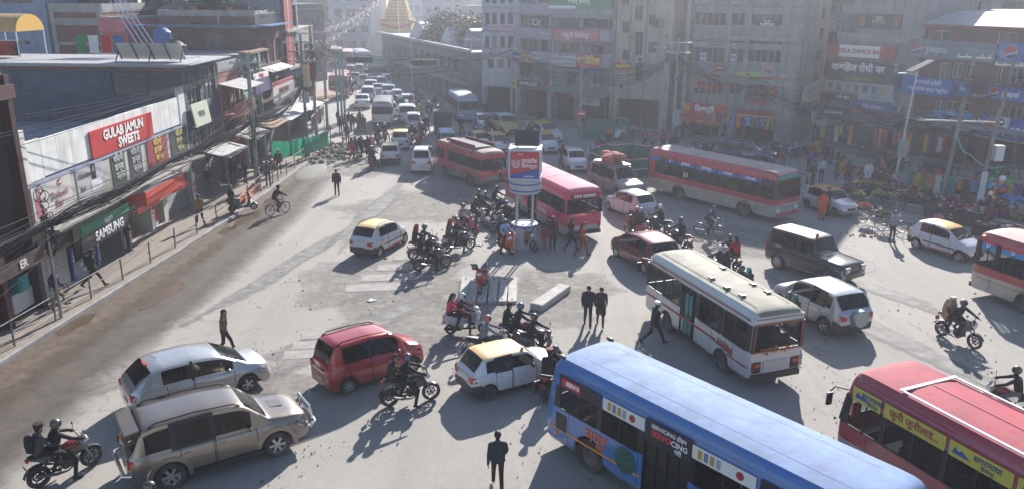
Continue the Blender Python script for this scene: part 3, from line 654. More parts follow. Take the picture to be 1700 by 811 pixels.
# ---------------------------------------------------------------- motorcycles, scooters, bicycles (forward +X, origin between the wheels on the ground)
def two_wheel(root,x,r,w,rim,spokes=6,thin=False):
    def ty(mb):
        pr=[(r-w*.9,-w*.35),(r-w*.35,-w*.5),(r-w*.08,-w*.3),(r,0),(r-w*.08,w*.3),(r-w*.35,w*.5),(r-w*.9,w*.35),(r-w*.9,-w*.35)];mb.lathe(pr,26,axis='Y')
    t=shape('wheel',ty,RUBBER,root,50,key=('mtyre',r,w),loc=(x,0,r))
    def rm(mb):
        q=r-w*.9;mb.lathe([(q-.012,-w*.3),(q+.004,-w*.3),(q+.004,w*.3),(q-.012,w*.3),(q-.012,-w*.3)],26,axis='Y')
        mb.lathe([(.0005,-w*.5),(.035,-w*.5),(.035,w*.5),(.0005,w*.5)],10,axis='Y')
        if not thin:mb.lathe([(r*.32,w*.34),(r*.45,w*.34),(r*.45,w*.40),(r*.32,w*.40),(r*.32,w*.34)],18,axis='Y')
        for k in range(spokes):
            a=2*math.pi*k/spokes;mb.bar((0,0,0),(math.cos(a)*(q-.005),0,math.sin(a)*(q-.005)),.03 if not thin else .006,.02 if not thin else .006)
    shape('rim',rm,rim,t,key=('mrim',r,w,spokes,thin),)
    return t
def motorcycle(label,loc,rz,colour='16171a',accent='a01818',rim=None,group=None,lean=0.,name='motorcycle',far=False):
    root=empty(name,loc,rz);tag(root,label,'motorcycle',group);root.rotation_euler=(lean,0,rz)
    rim=rim or flat('2a2a2c',.4);pm=paint(colour,dust=.15);ac=paint(accent,dust=.1)
    two_wheel(root,-.66,.30,.12,rim);two_wheel(root,.66,.30,.10,rim)
    def frame(mb):
        mb.tube([(.42,0,.86),(.25,0,.60),(.22,0,.32),(-.15,0,.30),(-.2,0,.55),(-.7,0,.78)],.022,6);mb.tube([(.42,0,.86),(-.1,0,.74),(-.62,0,.76)],.022,6)
        for s in(1,-1):mb.tube([(-.1,s*.1,.36),(-.66,s*.1,.30)],.025,6);mb.tube([(-.45,s*.12,.74),(-.6,s*.11,.32)],.028,6)
    shape('frame',frame,BLACK,root,True,key='mframe')
    def fork(mb):
        for s in(1,-1):mb.tube([(.40,s*.09,.90),(.66,s*.09,.30)],.024,6)
    shape('fork',fork,STEEL,root,True,key='mfork')
    def eng(mb):mb.box((.05,0,.42),(.30,.26,.24));mb.box((.14,0,.60),(.16,.2,.16),ry=.3);mb.lathe([(.0005,.15),(.09,.15),(.1,.12),(.1,-.12),(.09,-.15),(.0005,-.15)],14,axis='Y',c=(-.03,0,.38));[mb.box((.14+.0,0,.54+k*.035),(.2,.24,.012),ry=.3)for k in range(4)]
    shape('engine',eng,mat('engine_metal',(.09,.09,.095),.45,.6),root,key='meng')
    def tank(mb):
        rs=[]
        for x,hw,zl,zh in((-.13,.07,.74,.80),(-.06,.11,.72,.87),(.1,.15,.70,.95),(.26,.165,.72,.98),(.38,.12,.78,.95),(.44,.06,.82,.9)):
            rs.append([(x,math.cos(a)*hw,(zl+zh)/2+math.sin(a)*(zh-zl)/2)for a in[2*math.pi*k/12 for k in range(12)]])
        mb.rings(rs)
    shape('tank',tank,ac,root,True,key='mtank')
    for s in(1,-1):
        shape('tank_shroud',lambda mb:mb.grid([[(.1,s*.15,.72),(.4,s*.17,.88)],[(.2,s*.14,.53),(.52,s*.13,.66)]]),pm,root,key=('mshr',s));shape('side_panel',lambda mb:mb.grid([[(-.78,s*.06,.88),(-.28,s*.13,.82)],[(-.6,s*.11,.72),(-.22,s*.13,.64)]]),pm,root,key=('mpan',s))
    shape('tail_cowl',lambda mb:mb.tube([(-.55,0,.80),(-.85,0,.90)],[.1,.05],8),pm,root,key='mcowl')
    def seat(mb):
        rs=[]
        for x,hw,z,h in((-.84,.06,.93,.03),(-.72,.12,.91,.05),(-.45,.14,.86,.05),(-.3,.13,.82,.05),(-.12,.11,.80,.05),(-.07,.05,.82,.03)):
            rs.append([(x,math.cos(a)*hw,z+math.sin(a)*h)for a in[2*math.pi*k/10 for k in range(10)]])
        mb.rings(rs)
    shape('seat',seat,mat('seat_vinyl',(.02,.02,.021),.55),root,True,key='mseat')
    def bars(mb):
        mb.tube([(.36,.36,1.04),(.42,.2,1.06),(.44,0,.98),(.42,-.2,1.06),(.36,-.36,1.04)],.014,6)
        for s in(1,-1):mb.tube([(.38,s*.25,1.05),(.36,s*.37,1.035)],.019,8)
    hb=shape('handlebar',bars,BLACK,root,True,key='mbars')
    for s in(1,-1):shape('mirror',lambda mb:(mb.tube([(.4,s*.22,1.06),(.44,s*.3,1.22)],.007,5),mb.ell((.44,s*.33,1.25),(.015,.065,.045),8,5)),BLACK,hb,True,key=('mmir',s))
    shape('headlight',lambda mb:(mb.ell((.56,0,.86),(.09,.10,.11),10,7)),LAMP,root,True,key='mhl')
    shape('screen',lambda mb:mb.grid([[(.6,-.12,.9),(.64,0,.9),(.6,.12,.9)],[(.48,-.1,1.05),(.5,0,1.08),(.48,.1,1.05)]]),pm,root,True,key='mscreen')
    def fend(c,a0,a1,rr):
        def f(mb):mb.grid([[(c+math.cos(R(a))*rr,y,.30+math.sin(R(a))*rr-abs(y)*.2)for y in(-.07,0,.07)]for a in range(a0,a1+1,15)])
        return f
    shape('mudguard',fend(.66,20,140,.335),pm,root,True,key='mfend1');shape('mudguard',fend(-.66,60,165,.36),BLACK,root,True,key='mfend2')
    shape('exhaust',lambda mb:mb.tube([(.2,-.1,.3),(0,-.13,.22),(-.3,-.16,.27),(-.78,-.19,.44)],[.02,.022,.045,.05],8),mat('exhaust_steel',(.25,.25,.26),.35,.9),root,True,key='mexh')
    shape('tail_light',lambda mb:mb.box((-.87,0,.86),(.05,.13,.07)),REDLAMP,root,key='mtl');shape('number_plate',lambda mb:mb.box((-.93,0,.66),(.012,.2,.15),ry=-.3),flat('8c2020',.5),root,key='mnp')
    return root
def scooter(label,loc,rz,colour='b01818',group=None,lean=0.,name='scooter'):
    root=empty(name,loc,rz);tag(root,label,'scooter',group);root.rotation_euler=(lean,0,rz)
    pm=paint(colour,dust=.12);rim=flat('6c6c6e',.4)
    two_wheel(root,-.60,.22,.10,rim,5);two_wheel(root,.62,.22,.10,rim,5)
    def bodyf(mb):
        rs=[]
        for x,hw,zl,zh in((-.88,.06,.66,.80),(-.80,.14,.52,.84),(-.5,.19,.36,.80),(-.22,.18,.30,.74),(-.12,.12,.30,.60)):
            rs.append([(x,max(-1,min(1,math.cos(a)*1.25))*hw,(zl+zh)/2+max(-1,min(1,math.sin(a)*1.25))*(zh-zl)/2)for a in[2*math.pi*(k+.5)/14 for k in range(14)]])
        mb.rings(rs)
    shape('body',bodyf,pm,root,60,key='sbody')
    shape('footboard',lambda mb:mb.box((.08,0,.29),(.55,.32,.08)),BLACK,root,key='sfoot')
    def apron(mb):
        rows=[]
        for x,hw,z,bx in((.26,.17,.30,.05),(.36,.20,.45,.07),(.42,.20,.65,.09),(.40,.16,.85,.08),(.36,.10,.98,.05)):
            rows.append([(x+bx*(1-(y/1.0)**2),y*hw,z)for y in(-1,-.6,0,.6,1)])
        mb.grid(rows);mb.grid([[(p[0]-.05,p[1],p[2])for p in r_]for r_ in rows])
        for e in(0,-1):mb.grid([[r_[e]for r_ in rows],[(r_[e][0]-.05,r_[e][1],r_[e][2])for r_ in rows]])
    shape('apron',apron,pm,root,True,key='sapron')
    shape('mudguard',lambda mb:mb.grid([[(.62+math.cos(R(a))*.26,y,.22+math.sin(R(a))*.26-abs(y)*.5)for y in(-.08,-.04,0,.04,.08)]for a in range(10,161,15)]),pm,root,True,key='sfend')
    def head(mb):mb.ell((.36,0,1.0),(.12,.14,.08),10,6);mb.tube([(.26,.34,1.0),(.33,.15,1.01),(.33,-.15,1.01),(.26,-.34,1.0)],.022,6)
    hb=shape('handlebar',head,pm,root,True,key='shead')
    for s in(1,-1):shape('mirror',lambda mb:(mb.tube([(.32,s*.2,1.02),(.34,s*.28,1.2)],.007,5),mb.ell((.34,s*.3,1.23),(.015,.06,.045),8,5)),BLACK,hb,True,key=('smir',s))
    shape('headlight',lambda mb:mb.ell((.48,0,.84),(.045,.12,.075),10,6),LAMP,root,True,key='shl')
    def seat(mb):
        rs=[]
        for x,hw,z,h in((-.82,.07,.86,.02),(-.72,.13,.85,.05),(-.45,.15,.81,.06),(-.2,.13,.77,.05),(-.1,.06,.76,.03)):
            rs.append([(x,math.cos(a)*hw,z+math.sin(a)*h)for a in[2*math.pi*k/10 for k in range(10)]])
        mb.rings(rs)
    shape('seat',seat,mat('seat_vinyl',(.02,.02,.021),.55),root,True,key='sseat')
    shape('grab_rail',lambda mb:mb.tube([(-.6,.13,.84),(-.85,.1,.9),(-.9,0,.9),(-.85,-.1,.9),(-.6,-.13,.84)],.012,6),CHROME,root,True,key='sgrab')
    shape('exhaust',lambda mb:mb.tube([(-.2,-.14,.24),(-.5,-.17,.25),(-.85,-.18,.32)],[.03,.055,.05],8),BLACK,root,True,key='sexh')
    shape('engine',lambda mb:mb.box((-.42,0,.28),(.4,.2,.2)),BLACK,root,key='seng')
    shape('tail_light',lambda mb:mb.box((-.88,0,.74),(.05,.18,.07)),REDLAMP,root,key='stl');shape('number_plate',lambda mb:mb.box((-.87,0,.55),(.012,.2,.14),ry=-.25),flat('8c2020',.5),root,key='mnp2')
    return root
def bicycle(label,loc,rz,colour='1c2228',group=None,basket=False):
    root=empty('bicycle',loc,rz);tag(root,label,'bicycle',group);st=paint(colour,dust=.2)
    for x in(-.52,.52):two_wheel(root,x,.335,.045,STEEL,16,True)
    def fr(mb):
        for a,b in(((-.15,0,.86),(-.05,0,.30)),((-.13,0,.78),(.34,0,.84)),((-.05,0,.30),(.36,0,.74)),((.33,0,.92),(.38,0,.66))):mb.tube([a,b],.018,6)
        for s in(1,-1):mb.tube([(-.05,s*.03,.3),(-.52,s*.05,.335)],.011,5);mb.tube([(-.13,s*.03,.78),(-.52,s*.05,.335)],.011,5);mb.tube([(.38,s*.03,.66),(.52,s*.05,.335)],.013,5)
    shape('frame',fr,st,root,True,key=('bframe',colour))
    shape('handlebar',lambda mb:mb.tube([(.22,.28,1.0),(.36,.26,1.02),(.36,0,1.0),(.36,-.26,1.02),(.22,-.28,1.0)],.013,6),CHROME,root,True,key='bbar')
    shape('saddle',lambda mb:mb.ell((-.18,0,.91),(.14,.08,.04),10,5),BLACK,root,True,key='bsad')
    shape('crank',lambda mb:(mb.lathe([(.0005,-.01),(.09,-.01),(.09,.01),(.0005,.01)],14,axis='Y',c=(-.05,-.05,.3)),mb.bar((-.05,.07,.3),(.06,.07,.42),.02),mb.bar((-.05,-.07,.3),(-.16,-.07,.18),.02),mb.box((.06,.12,.42),(.09,.09,.02)),mb.box((-.16,-.12,.18),(.09,.09,.02))),STEEL,root,key='bcrank')
    shape('carrier',lambda mb:[mb.tube([(-.2,s*.06,.74),(-.75,s*.06,.74),(-.55,s*.05,.36)],.008,5)for s in(1,-1)],STEEL,root,key='bcar')
    for x in(-.52,.52):shape('mudguard',lambda mb:mb.grid([[(math.cos(R(a))*.36,y,.335+math.sin(R(a))*.36)for y in(-.03,0,.03)]for a in range(30,171,14)]),st,root,True,key=('bmud',colour),loc=(x,0,0))
    return root
# ---------------------------------------------------------------- ground, road, pavements
def ground_mat():
    m=mat('dusty_asphalt',(.27,.25,.225),.92);N=m.node_tree.nodes;L=m.node_tree.links;b=N['Principled BSDF']
    tc=N.new('ShaderNodeTexCoord')
    def nz(sc,det,ro=.6,vec=None):
        n=N.new('ShaderNodeTexNoise');n.inputs['Scale'].default_value=sc;n.inputs['Detail'].default_value=det;n.inputs['Roughness'].default_value=ro
        L.new(vec or tc.outputs['Object'],n.inputs['Vector']);return n.outputs['Fac']
    def rmp(f,a,c,lo=0.,hi=1.):
        r=N.new('ShaderNodeMapRange');r.inputs['From Min'].default_value=a;r.inputs['From Max'].default_value=c;r.inputs['To Min'].default_value=lo;r.inputs['To Max'].default_value=hi;L.new(f,r.inputs['Value']);return r.outputs[0]
    def mix(f,A,B_):
        x=N.new('ShaderNodeMix');x.data_type='RGBA';L.new(f,x.inputs[0])
        for s,v in((6,A),(7,B_)):
            if isinstance(v,tuple):x.inputs[s].default_value=(*v,1)
            else:L.new(v,x.inputs[s])
        return x.outputs[2]
    mp=N.new('ShaderNodeMapping');mp.inputs['Scale'].default_value=(1,.22,1);mp.inputs['Rotation'].default_value=(0,0,R(20));L.new(tc.outputs['Object'],mp.inputs['Vector'])
    c=mix(rmp(nz(.16,5),.35,.65),(.30,.278,.247),(.352,.328,.293))
    c=mix(rmp(nz(.5,6,.6,mp.outputs[0]),.45,.7,0,.6),c,(.27,.254,.235))
    c=mix(rmp(nz(1.1,8,.7),.56,.72,0,.35),c,(.22,.205,.187))
    c=mix(rmp(nz(26,4),.3,.75,0,.35),c,(.39,.368,.335))
    c=mix(rmp(nz(7,6,.75),.5,.72,0,.45),c,(.22,.205,.19));c=mix(rmp(nz(70,3),.55,.75,0,.5),c,(.17,.16,.15))
    mp2=N.new('ShaderNodeMapping');mp2.inputs['Scale'].default_value=(1.3,.05,1);mp2.inputs['Rotation'].default_value=(0,0,R(-12));L.new(tc.outputs['Object'],mp2.inputs['Vector']);c=mix(rmp(nz(.9,4,.5,mp2.outputs[0]),.5,.68,0,.45),c,(.25,.236,.22))
    vo=N.new('ShaderNodeTexVoronoi');vo.feature='DISTANCE_TO_EDGE';vo.inputs['Scale'].default_value=.42;wn=N.new('ShaderNodeTexNoise');wn.inputs['Scale'].default_value=1.1;wn.inputs['Detail'].default_value=7;L.new(tc.outputs['Object'],wn.inputs['Vector']);va=N.new('ShaderNodeVectorMath');va.operation='MULTIPLY_ADD';va.inputs[1].default_value=(1.6,1.6,0);L.new(wn.outputs['Color'],va.inputs[0]);L.new(tc.outputs['Object'],va.inputs[2]);L.new(va.outputs[0],vo.inputs['Vector'])
    ck=N.new('ShaderNodeMath');ck.operation='MULTIPLY';L.new(rmp(vo.outputs['Distance'],.016,.004),ck.inputs[0]);L.new(rmp(nz(.11,3),.5,.58,0,.5),ck.inputs[1]);c=mix(ck.outputs[0],c,(.11,.10,.092))
    L.new(c,b.inputs['Base Color'])
    bp=N.new('ShaderNodeBump');bp.inputs['Strength'].default_value=.5;bp.inputs['Distance'].default_value=.025
    ad=N.new('ShaderNodeMath');ad.operation='ADD';L.new(nz(30,6),ad.inputs[0]);L.new(nz(2.5,6),ad.inputs[1]);L.new(ad.outputs[0],bp.inputs['Height']);L.new(bp.outputs[0],b.inputs['Normal'])
    return m
GROUND=ground_mat()
def sheet(name,pts,z,m,nsub=0):
    mb=MB();mb.add([(p[0],p[1],z)for p in pts],[tuple(range(len(pts)))]);return struct(build(mb,name,m))
sheet('ground',[(-400,-60),(400,-60),(400,700),(-400,700)],0,GROUND)
def blob(cx,cy,rx,ry,rot,n=36,seed=0,rough=.35):
    out=[]
    for k in range(n):
        a=2*math.pi*k/n;q=1+rough*(mnoise.noise(Vector((math.cos(a)*1.5+seed*7.1,math.sin(a)*1.5,seed)))+.6*mnoise.noise(Vector((math.cos(a)*5+seed,math.sin(a)*5,seed*3))))
        x,y=math.cos(a)*rx*q,math.sin(a)*ry*q;out.append((cx+x*math.cos(rot)-y*math.sin(rot),cy+x*math.sin(rot)+y*math.cos(rot)))
    return out
def decal_mat(key,col,rough,var,scale,bump,soft=.5,spread=1.):
    """a thin layer that breaks up towards its border (attribute edge: 0 at the border, 1 inside)"""
    m=mat(key,col,rough,var=var,scale=scale,bump=bump);N=m.node_tree.nodes;L=m.node_tree.links
    at=N.new('ShaderNodeAttribute');at.attribute_name='edge';tc=N.new('ShaderNodeTexCoord');n=N.new('ShaderNodeTexNoise');n.inputs['Scale'].default_value=1.6;n.inputs['Detail'].default_value=8;n.inputs['Roughness'].default_value=.7;L.new(tc.outputs['Object'],n.inputs['Vector'])
    a=N.new('ShaderNodeMath');a.operation='MULTIPLY_ADD';a.inputs[1].default_value=2.2*spread;L.new(n.outputs['Fac'],a.inputs[0]);L.new(at.outputs['Fac'],a.inputs[2])
    r=N.new('ShaderNodeMapRange');r.inputs['From Min'].default_value=.6+1.1*spread-soft;r.inputs['From Max'].default_value=.6+1.1*spread+soft;L.new(a.outputs[0],r.inputs['Value'])
    t=N.new('ShaderNodeBsdfTransparent');x=N.new('ShaderNodeMixShader');L.new(r.outputs[0],x.inputs[0]);L.new(t.outputs[0],x.inputs[1]);L.new(N['Principled BSDF'].outputs[0],x.inputs[2]);L.new(x.outputs[0],N['Material Output'].inputs[0]);return m
WETM=decal_mat('wet_mud_road',(.082,.066,.052),.8,.35,1.3,.5,.4,.3)
MUDM=decal_mat('brown_mud',(.115,.084,.06),.9,.4,2.2,.9,.4,.5)
DIRTM=decal_mat('gravel_dirt',(.285,.266,.24),.95,.35,3.5,1.,.7)
STAINM=decal_mat('oil_stain',(.215,.205,.193),.8,.3,2.,.3,.6)
PUDM=decal_mat('muddy_water',(.105,.075,.046),.3,.15,1.,0,.1,.5)
def decal(name,cols,m):
    """cols: columns of points from the border through the middle to the other border"""
    mb=MB();mb.grid(cols);o=struct(build(mb,name,m));n=len(cols[0]);at=o.data.attributes.new('edge','FLOAT','POINT')
    at.data.foreach_set('value',[1. if 0<(i%n)<n-1 else 0. for i in range(len(o.data.vertices))]);return o
def strip(name,xl,xr,y0,y1,z,m,fade=.9,step=1.):
    n=int((y1-y0)/step);rows=[]
    for i in range(n+1):
        y=y0+(y1-y0)*i/n;a,b=interp(xl,y),interp(xr,y);rows.append([(a,y,z),(a+.15,y,z),(b-fade,y,z),(b+fade,y,z)])
    return decal(name,rows,m)
def patch(name,cx,cy,rx,ry,ro,z,m,seed):
    pts=blob(cx,cy,rx*1.25,ry*1.25,ro,seed=seed,rough=.45);pts.append(pts[0]);mb=MB();n=len(pts)-1
    vs=[(cx,cy,z)]+[(cx+(p[0]-cx)*k,cy+(p[1]-cy)*k,z)for k in(.55,1.)for p in pts[:-1]]
    mb.add(vs,[(0,1+i,1+(i+1)%n)for i in range(n)]+[(1+i,1+n+i,1+n+(i+1)%n,1+(i+1)%n)for i in range(n)]);o=struct(build(mb,name,m))
    at=o.data.attributes.new('edge','FLOAT','POINT');at.data.foreach_set('value',[1.]*(n+1)+[0.]*n);return o
RAIL=[(18,-18.2),(28.4,-17.4),(35,-16.8),(43,-16.1),(51,-15.8),(62.5,-15.5)]
strip('wet_road',[(10,-17.6),(28,-16.9),(44,-15.9),(64,-15.2)],[(10,-13.2),(24,-13.4),(30,-12.8),(44,-12.3),(58,-13.0),(66,-14.4)],10,66,.004,WETM)
strip('mud_verge',[(10,-18.6),(28,-17.1),(44,-15.8),(64,-15.1)],[(10,-16.2),(24,-15.5),(33,-14.9),(44,-14.4),(56,-14.2),(64,-14.6)],10,64,.008,MUDM,.8)
for i,(x,y,rx,ry,ro)in enumerate([(-14.6,31.5,.4,1.6,-.15),(-14.9,37,.35,1.5,-.1),(-14.9,43.2,.4,2.0,-.1),(-14.5,47,.6,1.2,0),(-15.2,41,.35,.9,-.1),(-16.7,28.2,.45,1.2,-.1),]):patch('puddle',x,y,rx,ry,ro,.012,PUDM,i+2)
for i,(px,py,rx,ry,ro)in enumerate([(650,460,3.2,3.4,.4),(700,520,2.4,3.0,.8),(860,500,2.8,2.6,0),(250,615,1.8,1.2,.6),(440,640,1.4,1.0,.2),(740,345,5,3.2,.2),(1190,400,3.6,2.4,.2),(930,470,2,1.8,0),(560,280,3,3.6,0)]):
    p=gp(px,py);patch('gravel_patch',p.x,p.y,rx,ry,ro,.0125+.0005*i,DIRTM,i+11)
for i,(px,py,rx,ry,ro)in enumerate([(480,440,.5,6,-.25),(560,560,.7,5,-.6),(1480,560,.6,6,.4),(1000,640,1.4,2.2,.2),(620,350,.6,7,-.1),(1420,470,.5,5,.6),(380,700,1,1.6,.3)]):
    p=gp(px,py);patch('road_stain',p.x,p.y,rx,ry,ro,.019+.0004*i,STAINM,i+41)
# pavement on the left with kerb
def paver_mat():
    m=mat('paver_bricks',(.34,.30,.26),.9);N=m.node_tree.nodes;L=m.node_tree.links;b=N['Principled BSDF'];tc=N.new('ShaderNodeTexCoord')
    br=N.new('ShaderNodeTexBrick');br.inputs['Scale'].default_value=3.2;br.inputs['Mortar Size'].default_value=.03;br.inputs['Color1'].default_value=(.36,.31,.26,1);br.inputs['Color2'].default_value=(.28,.24,.20,1);br.inputs['Mortar'].default_value=(.12,.1,.085,1)
    L.new(tc.outputs['Object'],br.inputs['Vector']);L.new(br.outputs[0],b.inputs['Base Color'])
    bp=N.new('ShaderNodeBump');bp.inputs['Strength'].default_value=.6;bp.inputs['Distance'].default_value=.02;bp.invert=True;L.new(br.outputs['Fac'],bp.inputs['Height']);L.new(bp.outputs[0],b.inputs['Normal']);return m
mb=MB();ys=[8,18,28.4,35,43,51,62.5]
pts=[(-19.6,8)]+[(interp(RAIL,y)+.28 if y>8 else-18.6,y)for y in ys]+[(-19.6,62.5)]
mb.poly(pts,0,.12);struct(build(mb,'pavement',paver_mat()))
mb=MB()
for a,b in zip(ys,ys[1:]):mb.bar((interp(RAIL,a)+.36 if a>8 else-18.5,a,.07),(interp(RAIL,b)+.36,b,.07),.14,.15)
struct(build(mb,'kerb',CONC))
mb=MB();mb.poly([(-24,62.5),(-15.2,62.5),(-16.6,80),(-20,95),(-26,110),(-34,110)],0,.115);struct(build(mb,'pavement',CONC))
mb=MB();mb.poly([(-2.8,84.5),(0.2,80.5),(10,73.6),(14.2,71.8),(14,78),(0,90)],0,.14);struct(build(mb,'pavement',CONC))
mb=MB();mb.poly([(15.8,70.2),(23,65.6),(28,66.5),(31,61.5),(36,53.5),(42,45),(46,46),(34,72),(20,80)],0,.14);struct(build(mb,'pavement',CONC))

# ---------------------------------------------------------------- buildings: local x along the front, y into the block
class Bl:pass
def building(name,label,A,B,depth,H,wm,roofm=None,front=(),side0=(),side1=(),base=0.,group=None,parapet=0.,cat='building'):
    A=Vector((*A,base));B=Vector((*B,base));d=B-A;rz=math.atan2(d.y,d.x);root=empty(name,A,rz);tag(root,label,cat,group)
    b=Bl();b.root,b.w,b.depth,b.H,b.M=root,d.length,depth,H,Matrix.Translation(A)@Matrix.Rotation(rz,4,'Z');b.Mi=b.M.inverted()
    b.faces={'front':lambda u,k,z:(u,k,z),'side0':lambda u,k,z:(k,depth-u,z),'side1':lambda u,k,z:(b.w-k,u,z)}
    b.len={'front':b.w,'side0':depth,'side1':depth}
    mb=MB()
    for fn,ops in(('front',front),('side0',side0),('side1',side1)):
        f=b.faces[fn];us=sorted({0.,b.len[fn]}|{max(0,min(b.len[fn],q))for o in ops for q in o[:2]});zs=sorted({0.,H}|{max(0,min(H,q))for o in ops for q in o[2:4]})
        for u0,u1 in zip(us,us[1:]):
            for z0,z1 in zip(zs,zs[1:]):
                um,zm=(u0+u1)/2,(z0+z1)/2
                if any(o[0]<um<o[1]and o[2]<zm<o[3]for o in ops):continue
                mb.add([f(u0,0,z0),f(u1,0,z0),f(u1,0,z1),f(u0,0,z1)],[(0,1,2,3)])
        for o in ops:
            u0,u1,z0,z1=o[:4];dp=o[4]if len(o)>4 else .18;c=[(u0,z0),(u1,z0),(u1,z1),(u0,z1)]
            for(p,q),(r_,s_)in zip(c,c[1:]+c[:1]):mb.add([f(p,0,q),f(r_,0,s_),f(r_,dp,s_),f(p,dp,q)],[(0,1,2,3)])
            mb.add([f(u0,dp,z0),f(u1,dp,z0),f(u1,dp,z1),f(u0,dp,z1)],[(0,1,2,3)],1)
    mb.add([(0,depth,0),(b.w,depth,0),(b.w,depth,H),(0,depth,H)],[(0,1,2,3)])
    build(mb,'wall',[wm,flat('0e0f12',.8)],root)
    mr=MB();mr.box((b.w/2,depth/2,H+.06),(b.w+.1,depth+.1,.12))
    if parapet:
        for c,s in(((b.w/2,.0,0),(b.w+.1,.14)),((b.w/2,depth,0),(b.w+.1,.14)),((0,depth/2,0),(.14,depth-.15)),((b.w,depth/2,0),(.14,depth-.15))):mr.box((c[0],c[1],H+.12+parapet/2),(s[0],s[1],parapet))
    b.roof=build(mr,'roof',roofm or CONC,root)
    return b
def survey(A,B,px,py):
    """facade coordinates (u, z) of a point seen in the photograph, for a front that runs from A to B"""
    A=Vector((*A,0));B=Vector((*B,0));d=(B-A).normalized();n=Vector((-d.y,d.x,0));p=gp(px,py,-50.);o=Vector((0,0,CAM_H));r_=p-o
    t=(A-o).dot(n)/r_.dot(n);q=o+r_*t;return((q-A).dot(d),q.z)
def rect(A,B,x0,y0,x1,y1):
    u0=survey(A,B,x0,(y0+y1)/2)[0];u1=survey(A,B,x1,(y0+y1)/2)[0];z1=survey(A,B,(x0+x1)/2,y0)[1];z0=survey(A,B,(x0+x1)/2,y1)[1];return(u0,u1,z0,z1)
def window(b,u0,u1,z0,z1,face='front',cols=2,transom=True,frame='6d5a48',rec=.10,pane=None,bars=False):
    f=b.faces[face];mb=MB();t=.055
    def bar(ua,za,ub,zb_,w=t):mb.bar(f(ua,rec,za),f(ub,rec,zb_),w,w)
    bar(u0,z0+t/2,u1,z0+t/2);bar(u0,z1-t/2,u1,z1-t/2)
    for k in range(cols+1):u=u0+t/2+(u1-u0-t)*k/cols;bar(u,z0,u,z1)
    if transom:zt=z0+(z1-z0)*.72;bar(u0,zt,u1,zt,.045)
    if bars:
        k=int((u1-u0)/.14)
        for q in range(1,k):u=u0+(u1-u0)*q/k;mb.bar(f(u,rec-.06,z0),f(u,rec-.06,z1),.015,.015)
    o=build(mb,'window',flat(frame,.6),b.root)
    mp=MB()
    for k in range(cols):
        ua,ub=u0+(u1-u0)*k/cols+.03,u0+(u1-u0)*(k+1)/cols-.03;j=rnd.uniform(-.012,.012)
        mp.add([f(ua,rec+.02+j,z0+.03),f(ub,rec+.02-j,z0+.03),f(ub,rec+.02-j*.5,z1-.03),f(ua,rec+.02+j*.5,z1-.03)],[(0,1,2,3)])
    build(mp,'pane',pane or rnd.choice(PANES),o)
    return o
def ledge(b,z,h=.14,out=.22,face='front',u0=None,u1=None,m=None,name='ledge'):
    f=b.faces[face];a=0 if u0 is None else u0;c=b.len[face]if u1 is None else u1;p,q=Vector(f(a,-out,z)),Vector(f(c,-.002,z+h))
    lo=Vector((min(p.x,q.x),min(p.y,q.y),min(p.z,q.z)));hi=Vector((max(p.x,q.x),max(p.y,q.y),max(p.z,q.z)))
    return build(MB().box((lo+hi)/2,hi-lo),name,m or CONC,b.root)
def pilaster(b,u,w,z0,z1,out=.12,face='front',m=None):
    f=b.faces[face];p,q=Vector(f(u-w/2,-out,z0)),Vector(f(u+w/2,-.002,z1));lo=Vector(map(min,p,q));hi=Vector(map(max,p,q));return build(MB().box((lo+hi)/2,hi-lo),'pilaster',m or CONC,b.root)
def shutter(b,u0,u1,z0,z1,m=None,rec=.12,face='front'):
    f=b.faces[face];mb=MB();n=max(4,int((z1-z0)/.12));rows=[]
    for k in range(n):za,zb_=z0+(z1-z0)*k/n,z0+(z1-z0)*(k+1)/n;rows+=[[f(u0,rec+.03,za),f(u1,rec+.03,za)],[f(u0,rec,(za+zb_)/2),f(u1,rec,(za+zb_)/2)]]
    rows.append([f(u0,rec+.03,z1),f(u1,rec+.03,z1)]);mb.grid(rows);return build(mb,'shutter',m or mat('shutter_metal',(.16,.165,.175),.5,.6,dust=.4),b.root)
SIGN_WORDS={}
def sign(label,b,u0,u1,z0,z1,bgc,txts=(),face='front',out=.14,tilt=0.,th=.06,frame=None,panels=(),name='shop_sign',group=None,rough=.5):
    """a board hung on a facade; txts = (text, size, colour, du, dz, bold); panels = (u0, u1, z0, z1, colour) as shares of the board"""
    f=b.faces[face];c=Vector(f((u0+u1)/2,-out,(z0+z1)/2));ax=(Vector(f(1,0,0))-Vector(f(0,0,0)));nrm=Vector(f(0,-1,0))-Vector(f(0,0,0))
    M_=b.M@Matrix.Translation(c)@Matrix((ax,-nrm,Vector((0,0,1)))).transposed().to_4x4()@Matrix.Rotation(tilt,4,'X');w,h=u1-u0,z1-z0
    root=bpy.data.objects.new(name,None);COL.objects.link(root);root.matrix_world=M_;tag(root,label,'sign',group);root.empty_display_size=.1
    build(MB().box((0,th/2,0),(w,th,h)),'board',mat('sign_'+bgc,hx(bgc),rough,var=.12,scale=1.5,dust=.2),root)
    if frame:
        fr=MB()
        for p,q in(((-w/2,-h/2),(w/2,-h/2)),((-w/2,h/2),(w/2,h/2)),((-w/2,-h/2),(-w/2,h/2)),((w/2,-h/2),(w/2,h/2))):fr.bar((p[0],0,p[1]),(q[0],0,q[1]),.06,.05)
        build(fr,'frame',flat(frame,.5),root)
    for k,(a,c_,d,e,col)in enumerate(panels):build(MB().box(((a+c_)/2*w-w/2,-.004-.003*k,(d+e)/2*h-h/2),((c_-a)*w,.012,(e-d)*h)),'print',flat(col,.5),root)
    for t,sz,col,du,dz,bo in txts:letter(root,t,sz,flat(col,.5),(du*w,-.022,dz*h),(0,-1,0),bold=bo,fit=w*.94 if abs(du)<.05 else None)
    return root
